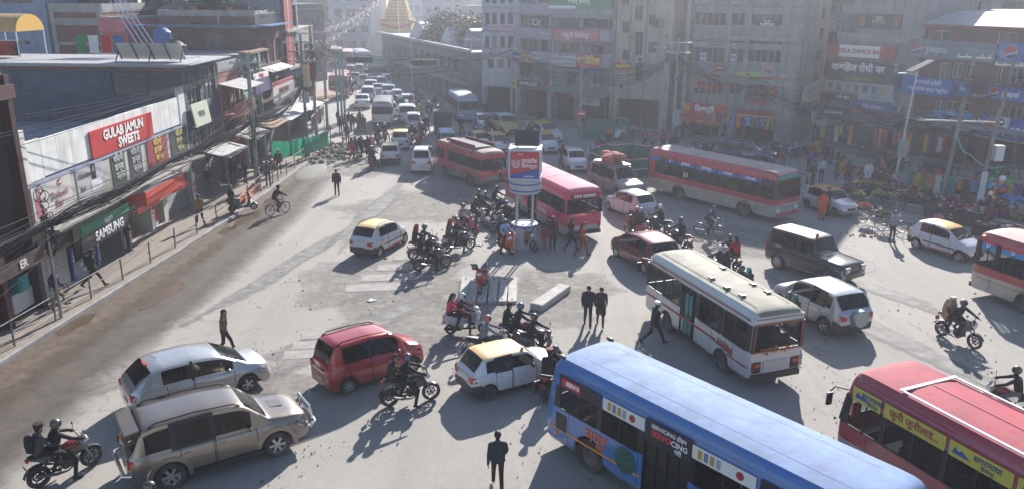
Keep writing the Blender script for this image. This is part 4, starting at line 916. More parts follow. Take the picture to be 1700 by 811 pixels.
def awning(label,b,u0,u1,z,drop,out,m,face='front',name='awning',thick=.03):
    f=b.faces[face];n=max(2,int((u1-u0)/.35));r0=[];r1=[]
    for k in range(n+1):
        u=u0+(u1-u0)*k/n;s=.025*(k%2);r0.append(b.M@Vector(f(u,-.02,z+s)));r1.append(b.M@Vector(f(u,-out,z-drop+s+rnd.uniform(-.02,.02))))
    lo=[[p-Vector((0,0,thick))for p in r]for r in(r0,r1)];mb=MB();mb.grid([r0,r1]);mb.grid(lo);mb.grid([r0,lo[0]]);mb.grid([r1,lo[1]]);mb.grid([[r0[0],r1[0]],[lo[0][0],lo[1][0]]]);mb.grid([[r0[-1],r1[-1]],[lo[0][-1],lo[1][-1]]])
    o=build(mb,name,m);tag(o,label,'awning');return o
def clutter(b,seed,acs=4,pipes=2,z0=3.6,face='front'):
    """drain pipes, air conditioners and small washing on a front"""
    r_=random.Random(seed);f=b.faces[face];W_=b.len[face]
    for k in range(pipes):u=r_.uniform(.2,W_-.2);build(MB().tube([f(u,-.09,.3),f(u,-.09,b.H-.2)],.05,6),'drain_pipe',flat('77787c',.7),b.root)
    for k in range(acs):
        u,z=r_.uniform(.6,W_-.6),z0+r_.choice((0,3.0,6.0,9.0))+r_.uniform(-.2,.5)
        if z>b.H-.8:continue
        c=Vector(f(u,-.3,z));o=build(MB().box(c,(.8,.34,.58)),'air_conditioner',flat('a8a8a4',.6,dust=.3),b.root);build(MB().lathe([(.0005,-.19),(.21,-.19),(.21,-.172),(.0005,-.172)],14,axis='Y',c=tuple(c)),'fan_grille',BLACK,o)
    for k in range(3):
        u,z=r_.uniform(.8,W_-.8),z0+r_.choice((0,3.0,6.0))+.6;c=cloth(r_.choice(['6a4444','9a9892','4a5a70','7a7258','50605a']));build(MB().grid([[f(u+.5*i/4,-.35-.03*(i%2),z-j*.25)for i in range(5)]for j in range(4)]),'washing',c,b.root)
TIN=mat('grey_tin',(.30,.31,.33),.5,.5,dust=.6,var=.25,scale=2.);TINL=mat('pale_tin',(.40,.41,.43),.6,.2,dust=.4,var=.25,spec=.2)
RUST=mat('rusty_tin',(.22,.13,.09),.8,.2,var=.4,scale=3.,dust=.4)
# ---------------------------------------------------------------- left side of the street (fronts on X = -18.9, looking to +X)
def brick_mat(key,c1,c2,sc=4.):
    m=mat(key,c1,.9);N=m.node_tree.nodes;L=m.node_tree.links;b=N['Principled BSDF'];tc=N.new('ShaderNodeTexCoord');sx=N.new('ShaderNodeSeparateXYZ');cx=N.new('ShaderNodeCombineXYZ');ad=N.new('ShaderNodeMath')
    L.new(tc.outputs['Object'],sx.inputs[0]);L.new(sx.outputs[0],ad.inputs[0]);L.new(sx.outputs[1],ad.inputs[1]);L.new(ad.outputs[0],cx.inputs[0]);L.new(sx.outputs[2],cx.inputs[1])
    br=N.new('ShaderNodeTexBrick');br.inputs['Scale'].default_value=sc;br.inputs['Mortar Size'].default_value=.025;br.inputs['Color1'].default_value=(*c1,1);br.inputs['Color2'].default_value=(*c2,1);br.inputs['Mortar'].default_value=(.2,.18,.165,1)
    nz=N.new('ShaderNodeTexNoise');nz.inputs['Scale'].default_value=1.2;nz.inputs['Detail'].default_value=6;L.new(tc.outputs['Object'],nz.inputs['Vector'])
    mx=N.new('ShaderNodeMix');mx.data_type='RGBA';mx.blend_type='MULTIPLY';mx.inputs[0].default_value=.6;L.new(br.outputs[0],mx.inputs[6]);L.new(nz.outputs[0],mx.inputs[7])
    L.new(cx.outputs[0],br.inputs['Vector']);L.new(mx.outputs[2],b.inputs['Base Color']);bp=N.new('ShaderNodeBump');bp.inputs['Strength'].default_value=.5;bp.invert=True;L.new(br.outputs['Fac'],bp.inputs['Height']);L.new(bp.outputs[0],b.inputs['Normal']);return m
BRICK=brick_mat('brick_red',(.30,.115,.075),(.22,.085,.06));BRICKD=brick_mat('brick_dark',(.25,.12,.09),(.17,.085,.07))
FX=-18.9
def Y(y0):return lambda y:y-y0
# brown office front at the left edge
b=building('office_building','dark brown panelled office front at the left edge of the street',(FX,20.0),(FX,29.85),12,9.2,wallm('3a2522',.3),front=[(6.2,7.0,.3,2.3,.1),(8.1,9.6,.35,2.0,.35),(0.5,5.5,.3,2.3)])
shape('door',lambda mb:mb.box((6.6,.05,1.3),(.76,.04,1.96)),flat('9a9a9c',.5,dust=.3),b.root);ledge(b,2.05,.1,.5,u0=6,u1=9.85,m=flat('2a1a18'))
pilaster(b,9.7,.3,0,9.2,.35,m=flat('3a1d1c',.5));pilaster(b,7.6,.3,0,2.1,.3,m=flat('4a2422',.4));ledge(b,8.35,.5,.5,m=flat('4a2a2a'),u0=6.5)
sign('dark brown fascia with pale letters ER PVT LTD at the left edge',b,6.6,11.9,2.12,2.68,'34211f',[('ER',.44,'c8c8c4',-.17,0,.03),('PVT LTD',.24,'a8a29c',.17,-.03,.02)],out=.62)
sign('dark vertical board with white script beside the office door',b,5.3,6.1,.3,2.0,'2a1714',[('इन्भेष्टर',.34,'d8d8d4',0,0.1,.02),('नेपाल',.34,'d8d8d4',0,-.2,.02)],out=.3)
shape('cabinet',lambda mb:mb.box((8.85,.1,.75),(1.3,.3,.75)),flat('c8c8c6',.6),b.root)
shape('machine',lambda mb:(mb.box((8.85,.0,1.45),(.6,.4,.6)),mb.box((8.85,-.22,1.45),(.4,.03,.35))),flat('2f8f90',.4),b.root)
# sweet shop block
y0=29.95;v=Y(y0)
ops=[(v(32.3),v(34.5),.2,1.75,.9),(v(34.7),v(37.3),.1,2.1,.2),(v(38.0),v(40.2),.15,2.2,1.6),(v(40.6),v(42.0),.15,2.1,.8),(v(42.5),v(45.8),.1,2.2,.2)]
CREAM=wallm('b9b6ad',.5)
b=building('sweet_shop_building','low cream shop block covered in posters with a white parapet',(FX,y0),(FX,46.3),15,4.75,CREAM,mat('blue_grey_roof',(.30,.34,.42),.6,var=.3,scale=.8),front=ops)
L1=b
ledge(b,3.0,.1,1.0,u0=.4,u1=16.0,m=wallm('8d8a84',.8),name='canopy_slab')
for k in range(14):
    u=.6+k*1.13;pw=MB().box((u+.56,.05,5.72),(1.11,.10,1.5 if k else 1.6));build(pw,'parapet_panel',wallm('dcdbd7',.4),b.root)
for u,z in((.3,7.0),(15.9,6.95)):build(MB().box((u,.05,(4.9+z)/2),(.85,.16,z-4.9)),'parapet_post',wallm('d4d3cf',.4),b.root)
for k in range(12):build(MB().box((1.5+k*1.2+rnd.uniform(-.2,.2),.6,4.95+.1),(.55,.5,.2),rz=rnd.uniform(-.3,.3)),'rubble_block',CONC,b.root)
sign('red board with white letters GULAB JAMUN SWEETS on the white parapet',b,v(35.38),v(41.72),4.92,6.15,'c01a20',[('GULAB JAMUN',.62,'f0f0ee',0,.2,.035),('SWEETS',.62,'f0f0ee',.06,-.25,.035)],out=.08)
sign('pale bar poster with a pink dancing figure and the words Dohori Bar',b,v(30.5),v(33.4),3.35,4.85,'cfcac6',[('Dohori',.42,'9a6f70',.16,-.02,.01),('Bar',.42,'9a6f70',.14,-.27,.01),('C',.4,'b05a60',.2,.3,.02)],out=.03,th=.03,panels=[(.06,.2,.1,.6,'b8707a'),(.1,.3,.05,.25,'b8707a'),(.12,.2,.6,.85,'c08a90')],name='poster')
sign('grey bar poster with a seated woman in black and white',b,v(33.85),v(36.15),3.35,4.87,'b9b9bb',[('Chandani',.3,'6a6a70',-.2,.18,.01),('Bar',.3,'6a6a70',-.3,-.2,.01)],out=.03,th=.03,panels=[(.55,.72,.45,.95,'2a2a2e'),(.5,.9,.12,.45,'dcdcde'),(.6,.68,.7,.85,'9a8478')],name='poster')
for(a,c,bg_,tc_,lab)in((37.0,38.35,'3c4a42','c8ccc8','narrow green poster with pale script nearest the grey bar poster'),(38.8,40.15,'3a3a48','b8b8bc','narrow dark grey poster with pale script between green and red posters'),(40.8,43.3,'9a3a40','e8c860','wide red dance club poster with yellow script on the sweet shop'),(43.75,46.1,'2e3034','c8c070','dark poster with yellow script at the far corner of the sweet shop')):
    sign(lab,b,v(a),v(c),3.2,4.85,bg_,[('चाँदनी',.42,tc_,0,.3,.02),('डान्स',.42,tc_,0,.05,.02),('क्लब',.42,tc_,0.05,-.2,.02)],out=.03,th=.03,name='poster')
sign('green strip sign with white letters OPPO above a phone shop',b,v(31.8),v(36.05),2.38,2.78,'0f7a52',[('oppo',.36,'f4f4f2',.03,0,.02)],out=1.05)
sign('black fascia with raised white letters SAMSUNG over the phone shop',b,v(31.75),v(36.0),1.72,2.37,'17181b',[('SAMSUNG',.56,'f2f2f2',.06,0,.035)],out=1.02)
for a,lab in((32.35,'left blue vertical strip sign beside the phone shop opening'),(34.45,'second blue vertical strip sign beside the phone shop shutter')):sign(lab,b,v(a),v(a)+.26,.25,1.7,'2a2f9a',[('S\nA\nM\nS\nU\nN\nG',.17,'e8e8ee',0,0,.01)],out=.12)
sign('grey counter front lettered SAMSUNG Galaxy under the phone shop opening',b,v(32.7),v(34.3),.25,.95,'6f7f88',[('SAMSUNG',.24,'dfe4e6',0,.2,.01),('Galaxy',.24,'dfe4e6',0,-.2,.01)],out=.06)
shutter(b,v(34.75),v(37.25),.1,2.1,mat('dark_grille',(.045,.047,.052),.5,.6,dust=.2));shutter(b,v(42.55),v(45.75),.1,2.2)
sign('narrow red on cream column of script between shutter and doorway',b,v(37.4),v(37.95),.2,2.15,'d0c4a8',[('मि\nठा\nई\nप\nस\nल',.3,'b02818',0,0,.02)],out=.05)
sign('silver sign with black script above the dark shutter',b,v(36.2),v(38.1),2.05,2.55,'9a9a98',[('लुक्स',.36,'18181a',0,0,.03)],out=.5,tilt=.2)
o=build(MB().box((0,0,0),(1.25,4.6,.62)).box((-.02,0,.335),(1.2,4.5,.05),mi=1),'shop_canopy',[flat('d23f22',.5,dust=.3),CONC],None,loc=(FX+.75,39.5,2.62));tag(o,'orange box canopy standing out over the sweet shop doorway','canopy')
sign('red strip with pale script running above the shop doorways',b,v(36.3),v(42.6),2.12,2.36,'b82a22',[('मिठाई तथा खाजा घर',.2,'f0e8d8',0,0,.01)],out=1.3)
sign('white strip of red script on the shop pillar near the far shutter',b,v(40.25),v(40.62),.2,2.2,'d8d4cc',[('खा\nजा\nघ\nर',.3,'c02a30',0,0,.02)],out=.1)
sign('white board of red script at the corner by the far shutter',b,v(45.85),v(46.3),.2,2.0,'d4cec8',[('से\nवा',.36,'c02a30',0,0,.02)],out=.12)
for k in range(9):
    goods=MB();
    for q in range(7):goods.ell((v(38.2)+.26*q+rnd.uniform(-.05,.05),.55+.11*k,.45+.19*k),(.11,.09,.08),8,5)
    build(goods,'goods_row',flat(['8a6a30','5a7a30','9a3a28','a89060','4a4a30'][k%5],.8),b.root)
shape('fridge',lambda mb:(mb.box((v(41.2),.45,.95),(.7,.6,1.5)),mb.box((v(41.2),.13,1.0),(.56,.03,1.2),mi=1)),[flat('b8b8b8',.4),flat('8a2a28',.3)],b.root)
shape('roof_rib',lambda mb:[mb.box((.9+k*.8,7.6,4.885),(.05,14.6,.05))for k in range(18)],TIN,b.root)
# dark walled block behind it
y0=46.4;v=Y(y0)
DARKW=wallm('4c5464',.75,.3)
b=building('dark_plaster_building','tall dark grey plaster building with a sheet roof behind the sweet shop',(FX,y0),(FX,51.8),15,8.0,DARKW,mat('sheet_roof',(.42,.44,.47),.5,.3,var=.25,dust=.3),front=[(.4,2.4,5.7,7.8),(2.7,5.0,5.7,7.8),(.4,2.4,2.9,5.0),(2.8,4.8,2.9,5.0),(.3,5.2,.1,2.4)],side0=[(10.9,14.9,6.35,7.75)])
L2=b
window(b,10.9,14.9,6.35,7.75,'side0',2,True,'22242a');
for q in((.4,2.4,5.7,7.8),(2.7,5.0,5.7,7.8),(.4,2.4,2.9,5.0),(2.8,4.8,2.9,5.0)):window(b,*q,'front',3,True,'6a6862')
shutter(b,.3,2.7,.1,2.4);shutter(b,2.8,5.2,.1,2.4,mat('dark_grille',(.045,.047,.052)))
build(MB().box((b.w/2,7.4,8.2),(6.6,16.4,.07)),'roof_sheet',mat('pale_tin',(.55,.56,.58)),b.root);build(MB().box((-.0,7.5,7.9),(.16,15,.18)),'brick_course',BRICK,b.root)
sign('green and white cloth boards hanging at the corner of the dark building',b,.15,2.6,4.55,5.9,'c0c8b4',[('पसल',.5,'5a6a58',0,0,.01)],out=.35,tilt=-.15)
# solar panels leaning on that roof
o=empty('solar_panel_rack',(FX-2.0,47.4,8.25),0);tag(o,'rack of four solar panels seen from behind on the dark building roof','solar panels')
for k in range(4):build(MB().box((-1.5+k*.95,0,.58),(.9,.05,1.15),rx=.65),'panel',flat('b8b4ac',.5),o);build(MB().box((-1.95+k*.95,-.03,.58),(.06,.09,1.2),rx=.65),'rail',flat('33302e',.5),o)
for k in(-1.9,0,1.8):build(MB().bar((k,-.6,0),(k,.3,1.0),.05),'strut',flat('2a2826',.5),o)
# pink and green houses further along
y0=51.9;v=Y(y0)
b=building('pink_house','narrow pink house with lattice balcony and grey tin awning',(FX,y0),(FX,56.2),11,7.2,wallm('a06a62',.6),front=[(.5,1.9,4.6,6.4),(2.3,3.8,4.6,6.4),(.4,3.9,2.6,4.1,.6),(.3,4.0,.1,2.4,.5)],parapet=.5)
window(b,.5,1.9,4.6,6.4);window(b,2.3,3.8,4.6,6.4);
bal=MB();bal.box((2.1,-.45,4.35),(4.0,.9,.12));[bal.box((.15+k*.33,-.88,4.75),(.2,.06,.7))for k in range(13)];bal.box((2.1,-.88,5.12),(4.0,.08,.08));build(bal,'balcony',wallm('b07068',.4),b.root)
awning('grey tin awning jutting out from the pink house',b,.0,4.1,6.5,.35,1.7,TIN)
y0=56.3;v=Y(y0)
b=building('green_house','pale green trimmed house with a striped banner hung in front',(FX,y0),(FX,60.6),11,7.9,wallm('8f9a90',.6),front=[(.4,1.9,5.3,7.2),(2.3,3.9,5.3,7.2),(.4,1.9,2.8,4.6),(2.3,3.9,2.8,4.6),(.3,4.0,.1,2.4,.5)],side0=[(9,10.4,5.6,6.9)])
for q in((.4,1.9,5.3,7.2),(2.3,3.9,5.3,7.2),(.4,1.9,2.8,4.6),(2.3,3.9,2.8,4.6)):window(b,*q,'front',2,True,'8fb09a')
window(b,9,10.4,5.6,6.9,'side0');pilaster(b,.12,.22,0,7.9,.1,m=flat('8fc0a4',.6));pilaster(b,4.15,.22,0,7.9,.1,m=flat('8fc0a4',.6));ledge(b,8.05,.15,.8,m=RUST)
sign('red topped banner of small white lines over deep purple on the green house',b,.1,3.6,5.3,6.7,'3a3266',[('मोबाइल',.36,'c02428',0,.32,.02)]+[('- - - - - - - -',.2,'b8b4c8',0,.1-.1*k,.0)for k in range(5)],out=.9,panels=[(0,1,.7,1,'e4dcdc')],tilt=-.1)
y0=60.7;v=Y(y0)
b=building('brick_house','brick house with pink window frames and rooftop railing',(FX,y0),(FX,67.0),9.5,9.6,BRICKD,front=[(.5,2.2,6.9,8.7),(2.6,4.0,6.9,8.7),(4.4,5.9,6.9,8.7),(.5,2.2,4.4,6.1),(2.8,5.6,4.4,6.1),(.3,6.0,.1,2.7,.6)],side0=[(5.5,6.9,8.1,9.1),(3.2,4.2,7.9,9.0)])
for q in((.5,2.2,6.9,8.7),(2.6,4.0,6.9,8.7),(4.4,5.9,6.9,8.7),(.5,2.2,4.4,6.1),(2.8,5.6,4.4,6.1)):window(b,*q,'front',2,True,'9a5a50')
window(b,5.5,6.9,8.1,9.1,'side0',2,False,'9a5a4a');window(b,3.2,4.2,7.9,9.0,'side0')
ledge(b,9.72,.08,1.0,m=flat('4a6a9a',.5));ledge(b,9.72,.08,.9,'side0',m=flat('4a6a9a',.5))
rl=MB();[rl.box((.2+.3*k,.1,10.2),(.06,.06,.8))for k in range(20)];rl.box((3.1,.1,10.6),(6.2,.08,.08));build(rl,'railing',flat('8a8a88',.6),b.root)
awning('tin rain hood over the pink windows of the brick house',b,.2,5.8,6.7,.3,1.0,TINL)
sign('long white board with red trim on the brick house',b,.2,6.0,4.1,5.6,'d0ccc8',[('कपडा पसल',.6,'8a4a4a',0,0,.02)],out=.8,panels=[(0,1,.82,1,'b04a50')])
y0=67.1;v=Y(y0)
b=building('red_strip_building','grey building with a tall red vertical panel on its front',(FX,y0),(FX,72.5),9,13.0,wallm('7c828c',.5),front=[(2.9,5.0,3.0*k+3.3,3.0*k+5.1)for k in range(3)]+[(.3,5.2,.1,2.6,.5)],side0=[(3.5,6.5,9.2,11.2),(3.5,6.5,6.2,8.2)])
for k in range(3):window(b,2.9,5.0,3.0*k+3.3,3.0*k+5.1)
window(b,3.5,6.5,9.2,11.2,'side0',3);window(b,3.5,6.5,6.2,8.2,'side0',3)
for z in(6.0,9.0,12.0):ledge(b,z,.2,.5)
sign('tall plain red vertical panel with a pale central groove',b,.2,2.5,6.2,13.2,'a02028',[],out=.3,panels=[(.45,.55,0,1,'c8a8a8')])
sign('pair of white boards with grey script on the red panel building',b,.1,4.8,3.1,4.4,'d6d6d4',[('शोरुम',.6,'70707a',0,0,.02)],out=.5)
y0=72.6
b=building('narrow_house','narrow grey house hung with white cloth past the red panel',(FX-.3,y0),(FX-.6,80),9,9.0,wallm('868078',.6),front=[(.6,2.4,5.8,7.6),(3.0,4.8,5.8,7.6),(5.2,6.8,5.8,7.6),(.6,2.4,3.0,4.8),(3.0,4.8,3.0,4.8),(.3,7.0,.1,2.5,.6)])
for q in((.6,2.4,5.8,7.6),(3.0,4.8,5.8,7.6),(5.2,6.8,5.8,7.6),(.6,2.4,3.0,4.8),(3.0,4.8,3.0,4.8)):window(b,*q)
sign('hanging white banner strips on the narrow grey house',b,1.0,2.0,4.2,8.0,'d8d8d6',[('सेल',.5,'9a9aa0',0,0,.01)],out=1.0)
# awnings and lean-tos over the far pavement
for i,(ya,yb,z,m,lab)in enumerate([(47.2,51.0,3.1,TIN,'grey tin lean-to over the shutters of the dark building'),(52.2,56.0,3.3,mat('cream_tarp',(.5,.47,.4),.9,var=.3,dust=.4),'cream tarpaulin lean-to below the pink house'),(56.4,60.4,3.4,RUST,'rust brown curved lean-to below the green house'),(61,66.5,3.3,TINL,'pale tin lean-to below the brick house'),(67.2,72.2,3.2,mat('white_tarp',(.62,.62,.62),.8,var=.25,dust=.3),'white tarpaulin lean-to below the red panel building'),(73,79,3.2,RUST,'rusty lean-to below the narrow grey house')]):
    bb=Bl();bb.M=Matrix.Translation((FX,ya,0))@Matrix.Rotation(R(90),4,'Z');bb.faces={'front':lambda u,k,z_:(u,k,z_)};awning(lab,bb,0,yb-ya,z,.45,2.0,m)
# rooftops behind
b=building('blue_grey_block','blue grey concrete block with rows of small vent windows far left',(-46,63),(-33.8,60),10,15,wallm('7688a4',.4),front=[(6.0+k*.75,6.5+k*.75,z,z+.45)for z in(8.3,10.0)for k in range(3)]+[(9.6+k*.7,10.1+k*.7,8.2,8.6)for k in range(2)]+[(8.4,11.6,11.2,12.6)])
for z in(8.3,10.0):
    for k in range(3):window(b,6.0+k*.75,6.5+k*.75,z,z+.45,cols=1,transom=False,frame='b8bcc4')
for k in range(2):window(b,9.6+k*.7,10.1+k*.7,8.2,8.6,cols=1,transom=False,frame='b8bcc4')
window(b,8.4,11.6,11.2,12.6,cols=5)
b=building('brick_infill_block','concrete framed block with red brick infill behind the dark roof',(-33.6,60.2),(-29.9,60.2),8,10.6,BRICK,parapet=.5,base=0)
for u in(.15,3.55):pilaster(b,u,.32,0,10.6,.1)
ledge(b,9.7,.5,.12);ledge(b,8.3,.2,.06)
o=build(MB().lathe([(.0005,0),(1.5,0),(1.5,1.5),(1.3,1.9),(.4,2.1),(.0005,2.1)],24),'water_tank',BLACK,None,40,(-31.8,64,11.2));tag(o,'large black water tank on the brick infill roof','water tank')
b=building('pink_stair_tower','pink plastered stair tower between brick block and teal house',(-29.8,60.0),(-27.9,59.6),6,10.2,wallm('b8606a',.5));ledge(b,9.3,.9,.3,m=wallm('c07078',.4));ledge(b,9.3,.9,.3,'side0',m=wallm('c07078',.4))
b=building('teal_house','teal and cream house with an open dark verandah upstairs',(-31,70),(-26.5,70),9,12.2,wallm('4f9a88',.4),front=[(1.0,4.0,8.3,10.6,1.6),(.8,3.8,5.0,7.2)]);ledge(b,10.7,.35,.6,m=wallm('c9b8a0',.3));ledge(b,11.2,1.0,.6,m=wallm('3f9a88',.3));pilaster(b,4.3,.35,0,10.7,.5,m=wallm('3f9a88',.3))
b=building('rear_brick_house','wide brown brick house with an open roof terrace and plants',(-26.3,61.5),(-19.2,61.5),6,10.4,BRICKD,front=[(2.2,3.1,9.0,9.9,.1),(6.0,6.9,8.2,9.2)],parapet=.3);window(b,6.0,6.9,8.2,9.2,cols=2,frame='9a5a4a');ledge(b,8.9,.1,.05);pilaster(b,4.4,.2,0,10.4,.06)
shape('vent_block',lambda mb:[mb.box((2.28+(k%4)*.22,.02,9.1+(k//4)*.22),(.1,.1,.1))for k in range(16)],CONC,b.root)
# arched orange canopy on the far left roof
o=empty('roof_canopy',(-30.5,50.6,8.25),0);tag(o,'arched amber plastic canopy over washing on the left roof','canopy')
mbx=MB();mbx.grid([[(x,math.cos(R(a))*1.5,1.5+math.sin(R(a))*1.0)for a in range(0,181,15)]for x in(-5,-2.5,0,.9)]);build(mbx,'vault',mat('amber_sheet',(.50,.30,.10),.35,var=.2),o,True)
mbx=MB();mbx.add([(.9,math.cos(R(a))*1.5,1.5+math.sin(R(a))*1.0)for a in range(0,181,15)],[tuple(range(13))]);build(mbx,'gable',mat('amber_gable',(.72,.42,.10),.4),o)
for x in(-4,-1.6,.85):
    for y in(-1.45,1.45):build(MB().bar((x,y,-.1),(x,y,1.5),.06),'post',flat('c8ccd0',.5),o)
build(MB().bar((-5,-1.45,1.0),(.85,-1.45,1.0),.05),'rail',flat('c8ccd0',.5),o)
for k,(c,x,wd)in enumerate([('2a5aa0',-1.6,.7),('9a3018',-.6,1.2),('1c1e22',.3,.6),('7a3040',-3.0,.8)]):
    t=build(MB().grid([[(x+(wd*i/4),-1.4+.04*math.sin(i*2+z*3),1.0-z*.3)for i in range(5)]for z in range(4)]),'laundry_cloth',cloth(c),None,True,o.location);tag(t,['blue cloth hung under the amber canopy','rust red sheet hung under the amber canopy','black cloth hung under the amber canopy','maroon cloth hung under the amber canopy'][k],'cloth')
for k,c in enumerate(['1e7a4a','c8c8c8','a82020','28508a']):
    t=build(MB().grid([[(-26.6+k*.75+.6*i/4,50.0+.05*math.sin(i*2+z),9.55-z*.35)for i in range(5)]for z in range(4)]),'laundry_cloth',cloth(c),None,True);tag(t,['green','white','red','blue'][k]+' cloth on the washing line behind the solar panels','cloth')
o=empty('roof_pipes',(-26.5,55.5,8.3),0);tag(o,'bundle of long shiny steel poles slanting up from the roof','poles')
for k in range(4):build(MB().tube([(2.6+k*.35,-3.0,.4),(-1.4+k*.3,0,5.2)],.035,6),'pole',CHROME,o,True)
# ---------------------------------------------------------------- centre and right: fronts facing the junction
def facade_windows(b,A,B,rects,cols=2,frame='6d6a66',transom=True,pane=None):
    for r_ in rects:q=rect(A,B,*r_);window(b,*q,'front',cols if isinstance(cols,int)else cols[rects.index(r_)%len(cols)],transom,frame,pane=pane)
A,B=(-3.3,85.0),(.45,82.9)
W1=[(x0,y_,x1,y_+20)for y_ in(-14,21,60)for x0,x1 in((805,812.5),(816.5,825),(830,838),(843,852))]+[(809,98,820,114),(826,98,836,114),(843,98,852,114)]
b=building('white_office_building','white four storey office with columns of narrow windows',A,B,12,15.5,wallm('a9abb2',.4),front=[rect(A,B,*r_)for r_ in W1]+[(.3,3.9,.2,3.0,.8)])
facade_windows(b,A,B,W1,1,'7a7c80',False)
for py in(14,54,93):z=survey(A,B,828,py)[1];ledge(b,z,.18,.18)
def psign(label,b,A,B,px,bgc,txts=(),**k):u0,u1,z0,z1=rect(A,B,*px);h=z1-z0;return sign(label,b,u0,u1,z0,z1,bgc,[(t,s*h,c,du,dz,bo)for t,s,c,du,dz,bo in txts],**k)
psign('white board with faded red English lettering on the white office',b,A,B,(812,41,833,53),'c4b8bc',[('Consultancy',.4,'b04a58',0,.2,.02),('Education',.4,'b04a58',0,-.22,.02)])
psign('small purple sign at the left edge of the white office',b,A,B,(804,41,811,53),'6a6a9a',[('IELTS',.4,'c8c8dc',0,0,.02)])
psign('white and red board at the right of the white office',b,A,B,(836,41,852,54),'c4b8bc',[('JAPAN',.45,'b04a58',0,.15,.02),('KOREA',.3,'b04a58',0,-.28,.02)])
psign('lower left blue and pink sign on the white office',b,A,B,(801,79,816,89),'8a8aa8',[('Classes',.5,'d8c8d0',0,0,.02)])
psign('lower right pale sign with a red base on the white office',b,A,B,(832,83,848,95),'b4b4bc',[('Computer',.4,'5a6a90',0,.12,.02)],panels=[(0,1,0,.2,'b04a50')])
A,B=(.5,82.8),(9.4,76.6)
W2=[(861,25,878,49),(880,25,896,49),(898,25,914,49),(859,64,876,85),(879,64,895,85),(898,64,912,85),(930,32,961,48),(967,32,1018,48),(930,73,941,90),(947,73,960,90),(981,75,1002,90),(941,121,957,142),(985,121,1000,140),(862,104,884,128),(887,104,908,128),(862,-6,890,8),(895,-6,915,8)]
b=building('balcony_building','grey concrete block with long balconies and many hanging signs',A,B,12,15.0,wallm('85858a',.5),front=[rect(A,B,*r_)for r_ in W2]+[(.3,3.6,.2,3.0,1.0),(4.0,6.6,.2,2.9,1.2),(7.0,10.6,.2,2.9,1.0)])
facade_windows(b,A,B,W2,[3,2,2])
for py,o_ in((56,.9),(95,.9),(15,.9)):z=survey(A,B,940,py)[1];ledge(b,z-.45,.9,o_,name='balcony',m=wallm('92929a',.5));ledge(b,z-.6,.12,o_+.15)
for u in(.1,3.7,7.3,10.7):pilaster(b,u,.3,0,15,.12)
clutter(b,2,4,2)
psign('large green billboard with white script above the terrace',b,A,B,(921,-6,1024,15),'2f7a52',[('शिवम् सिमेन्ट',.42,'d8e4dc',0,.05,.02)],out=1.1,panels=[(0,.45,0,.25,'c8d4cc')])
psign('long red board with white script below the terrace',b,A,B,(927,49,1003,69),'b8606a',[('मारुती सिमेन्ट',.55,'e8dcdc',0,0,.02)],out=1.0)
psign('small blue and pink sign beside the red terrace board',b,A,B,(903,47,926,65),'8a7c98',[('Hostel',.35,'d0c8d0',0,0,.01)],out=1.0)
psign('blue language class sign at the left of the balcony block',b,A,B,(858,86,876,101),'4a5490',[('JAPANESE',.35,'d8d8e4',0,0,.02)],out=1.0)
psign('red and yellow language class sign on the balcony block',b,A,B,(876,86,891,102),'b03a48',[('KOREAN',.35,'e0d060',0,.15,.02),('EPS',.3,'f0f0f0',0,-.3,.02)],out=1.0)
psign('white sign with teal base next to the red and yellow sign',b,A,B,(891.5,86,908,102),'b8bcc4',[('IELTS',.4,'3a4a80',0,.15,.02)],panels=[(0,1,0,.3,'2f8a80')],out=1.0)
psign('red and white sign reading ENGLISH KOREAN',b,A,B,(922,92,943,110),'c8c0c4',[('ENGLISH',.36,'b03a48',0,.24,.02),('KOREAN',.36,'b03a48',0,-.24,.02)],out=1.0)
psign('white and green lettered sign right of the language board',b,A,B,(943.5,92,964,110),'b4c0bc',[('Institute',.3,'3a6a60',0,.2,.01),('Since 2055',.22,'3a6a60',0,-.2,.01)],out=1.0)
psign('bright red astrology sign with big yellow script',b,A,B,(966,90,1006,117),'c02c3c',[('ज्योतिष',.6,'f0d040',0,.1,.03)],panels=[(0,1,0,.16,'3a5aa0')],out=1.1)
psign('yellow square sign above the jewellery shop',b,A,B,(858,130,869,145),'c8b840',[('सुन',.4,'4a4a20',0,0,.02)],out=1.2)
psign('black jewellery sign with white raised letters',b,A,B,(869.5,132,907,144),'23252c',[('JEWELLERS',.6,'d8d8d8',0,0,.03)],out=1.2)
psign('white sign with blue lettering over the right hand shop of the balcony block',b,A,B,(974,161,1006,173),'b8bcc4',[('स्टोर',.6,'4a5a80',0,0,.02)],out=1.3)
awning('green awning strip above the shops of the balcony block',b,4.2,6.9,3.6,.4,1.4,mat('green_tarp',(.10,.28,.19),.8,var=.3))
awning('wide grey tin canopy over the dark shops below the balconies',b,7.2,10.8,3.5,.5,2.2,TIN)
awning('tin rain roof over the upper terrace',b,4.6,10.6,survey(A,B,975,20)[1],.5,1.3,TINL)
A,B=(9.45,76.5),(14.2,74.4)
W3=[(1033,37,1045,55),(1033,84,1045,100),(1054,53,1067,92),(1054,97,1067,136),(1077,24,1088,42),(1054,8,1067,35),(1033,-6,1045,10),(1076,70,1090,88)]
b=building('cream_corner_building','cream corner building with a tall stair window at the alley',A,B,11,14.8,wallm('a8a294',.6),front=[rect(A,B,*r_)for r_ in W3]+[(.4,4.4,.2,2.9,1.0)]);facade_windows(b,A,B,W3,2)
for r_ in W3[:2]:q=rect(A,B,*r_);ledge(b,q[3]+.1,.08,.7,u0=q[0]-.2,u1=q[1]+.2,m=TINL,name='rain_hood')
clutter(b,3,4)
psign('smaller red astrology sign with yellow script at the alley corner',b,A,B,(1025,103,1051,117),'b83038',[('ज्योतिष',.6,'e8c840',0,0,.03)],out=.8)
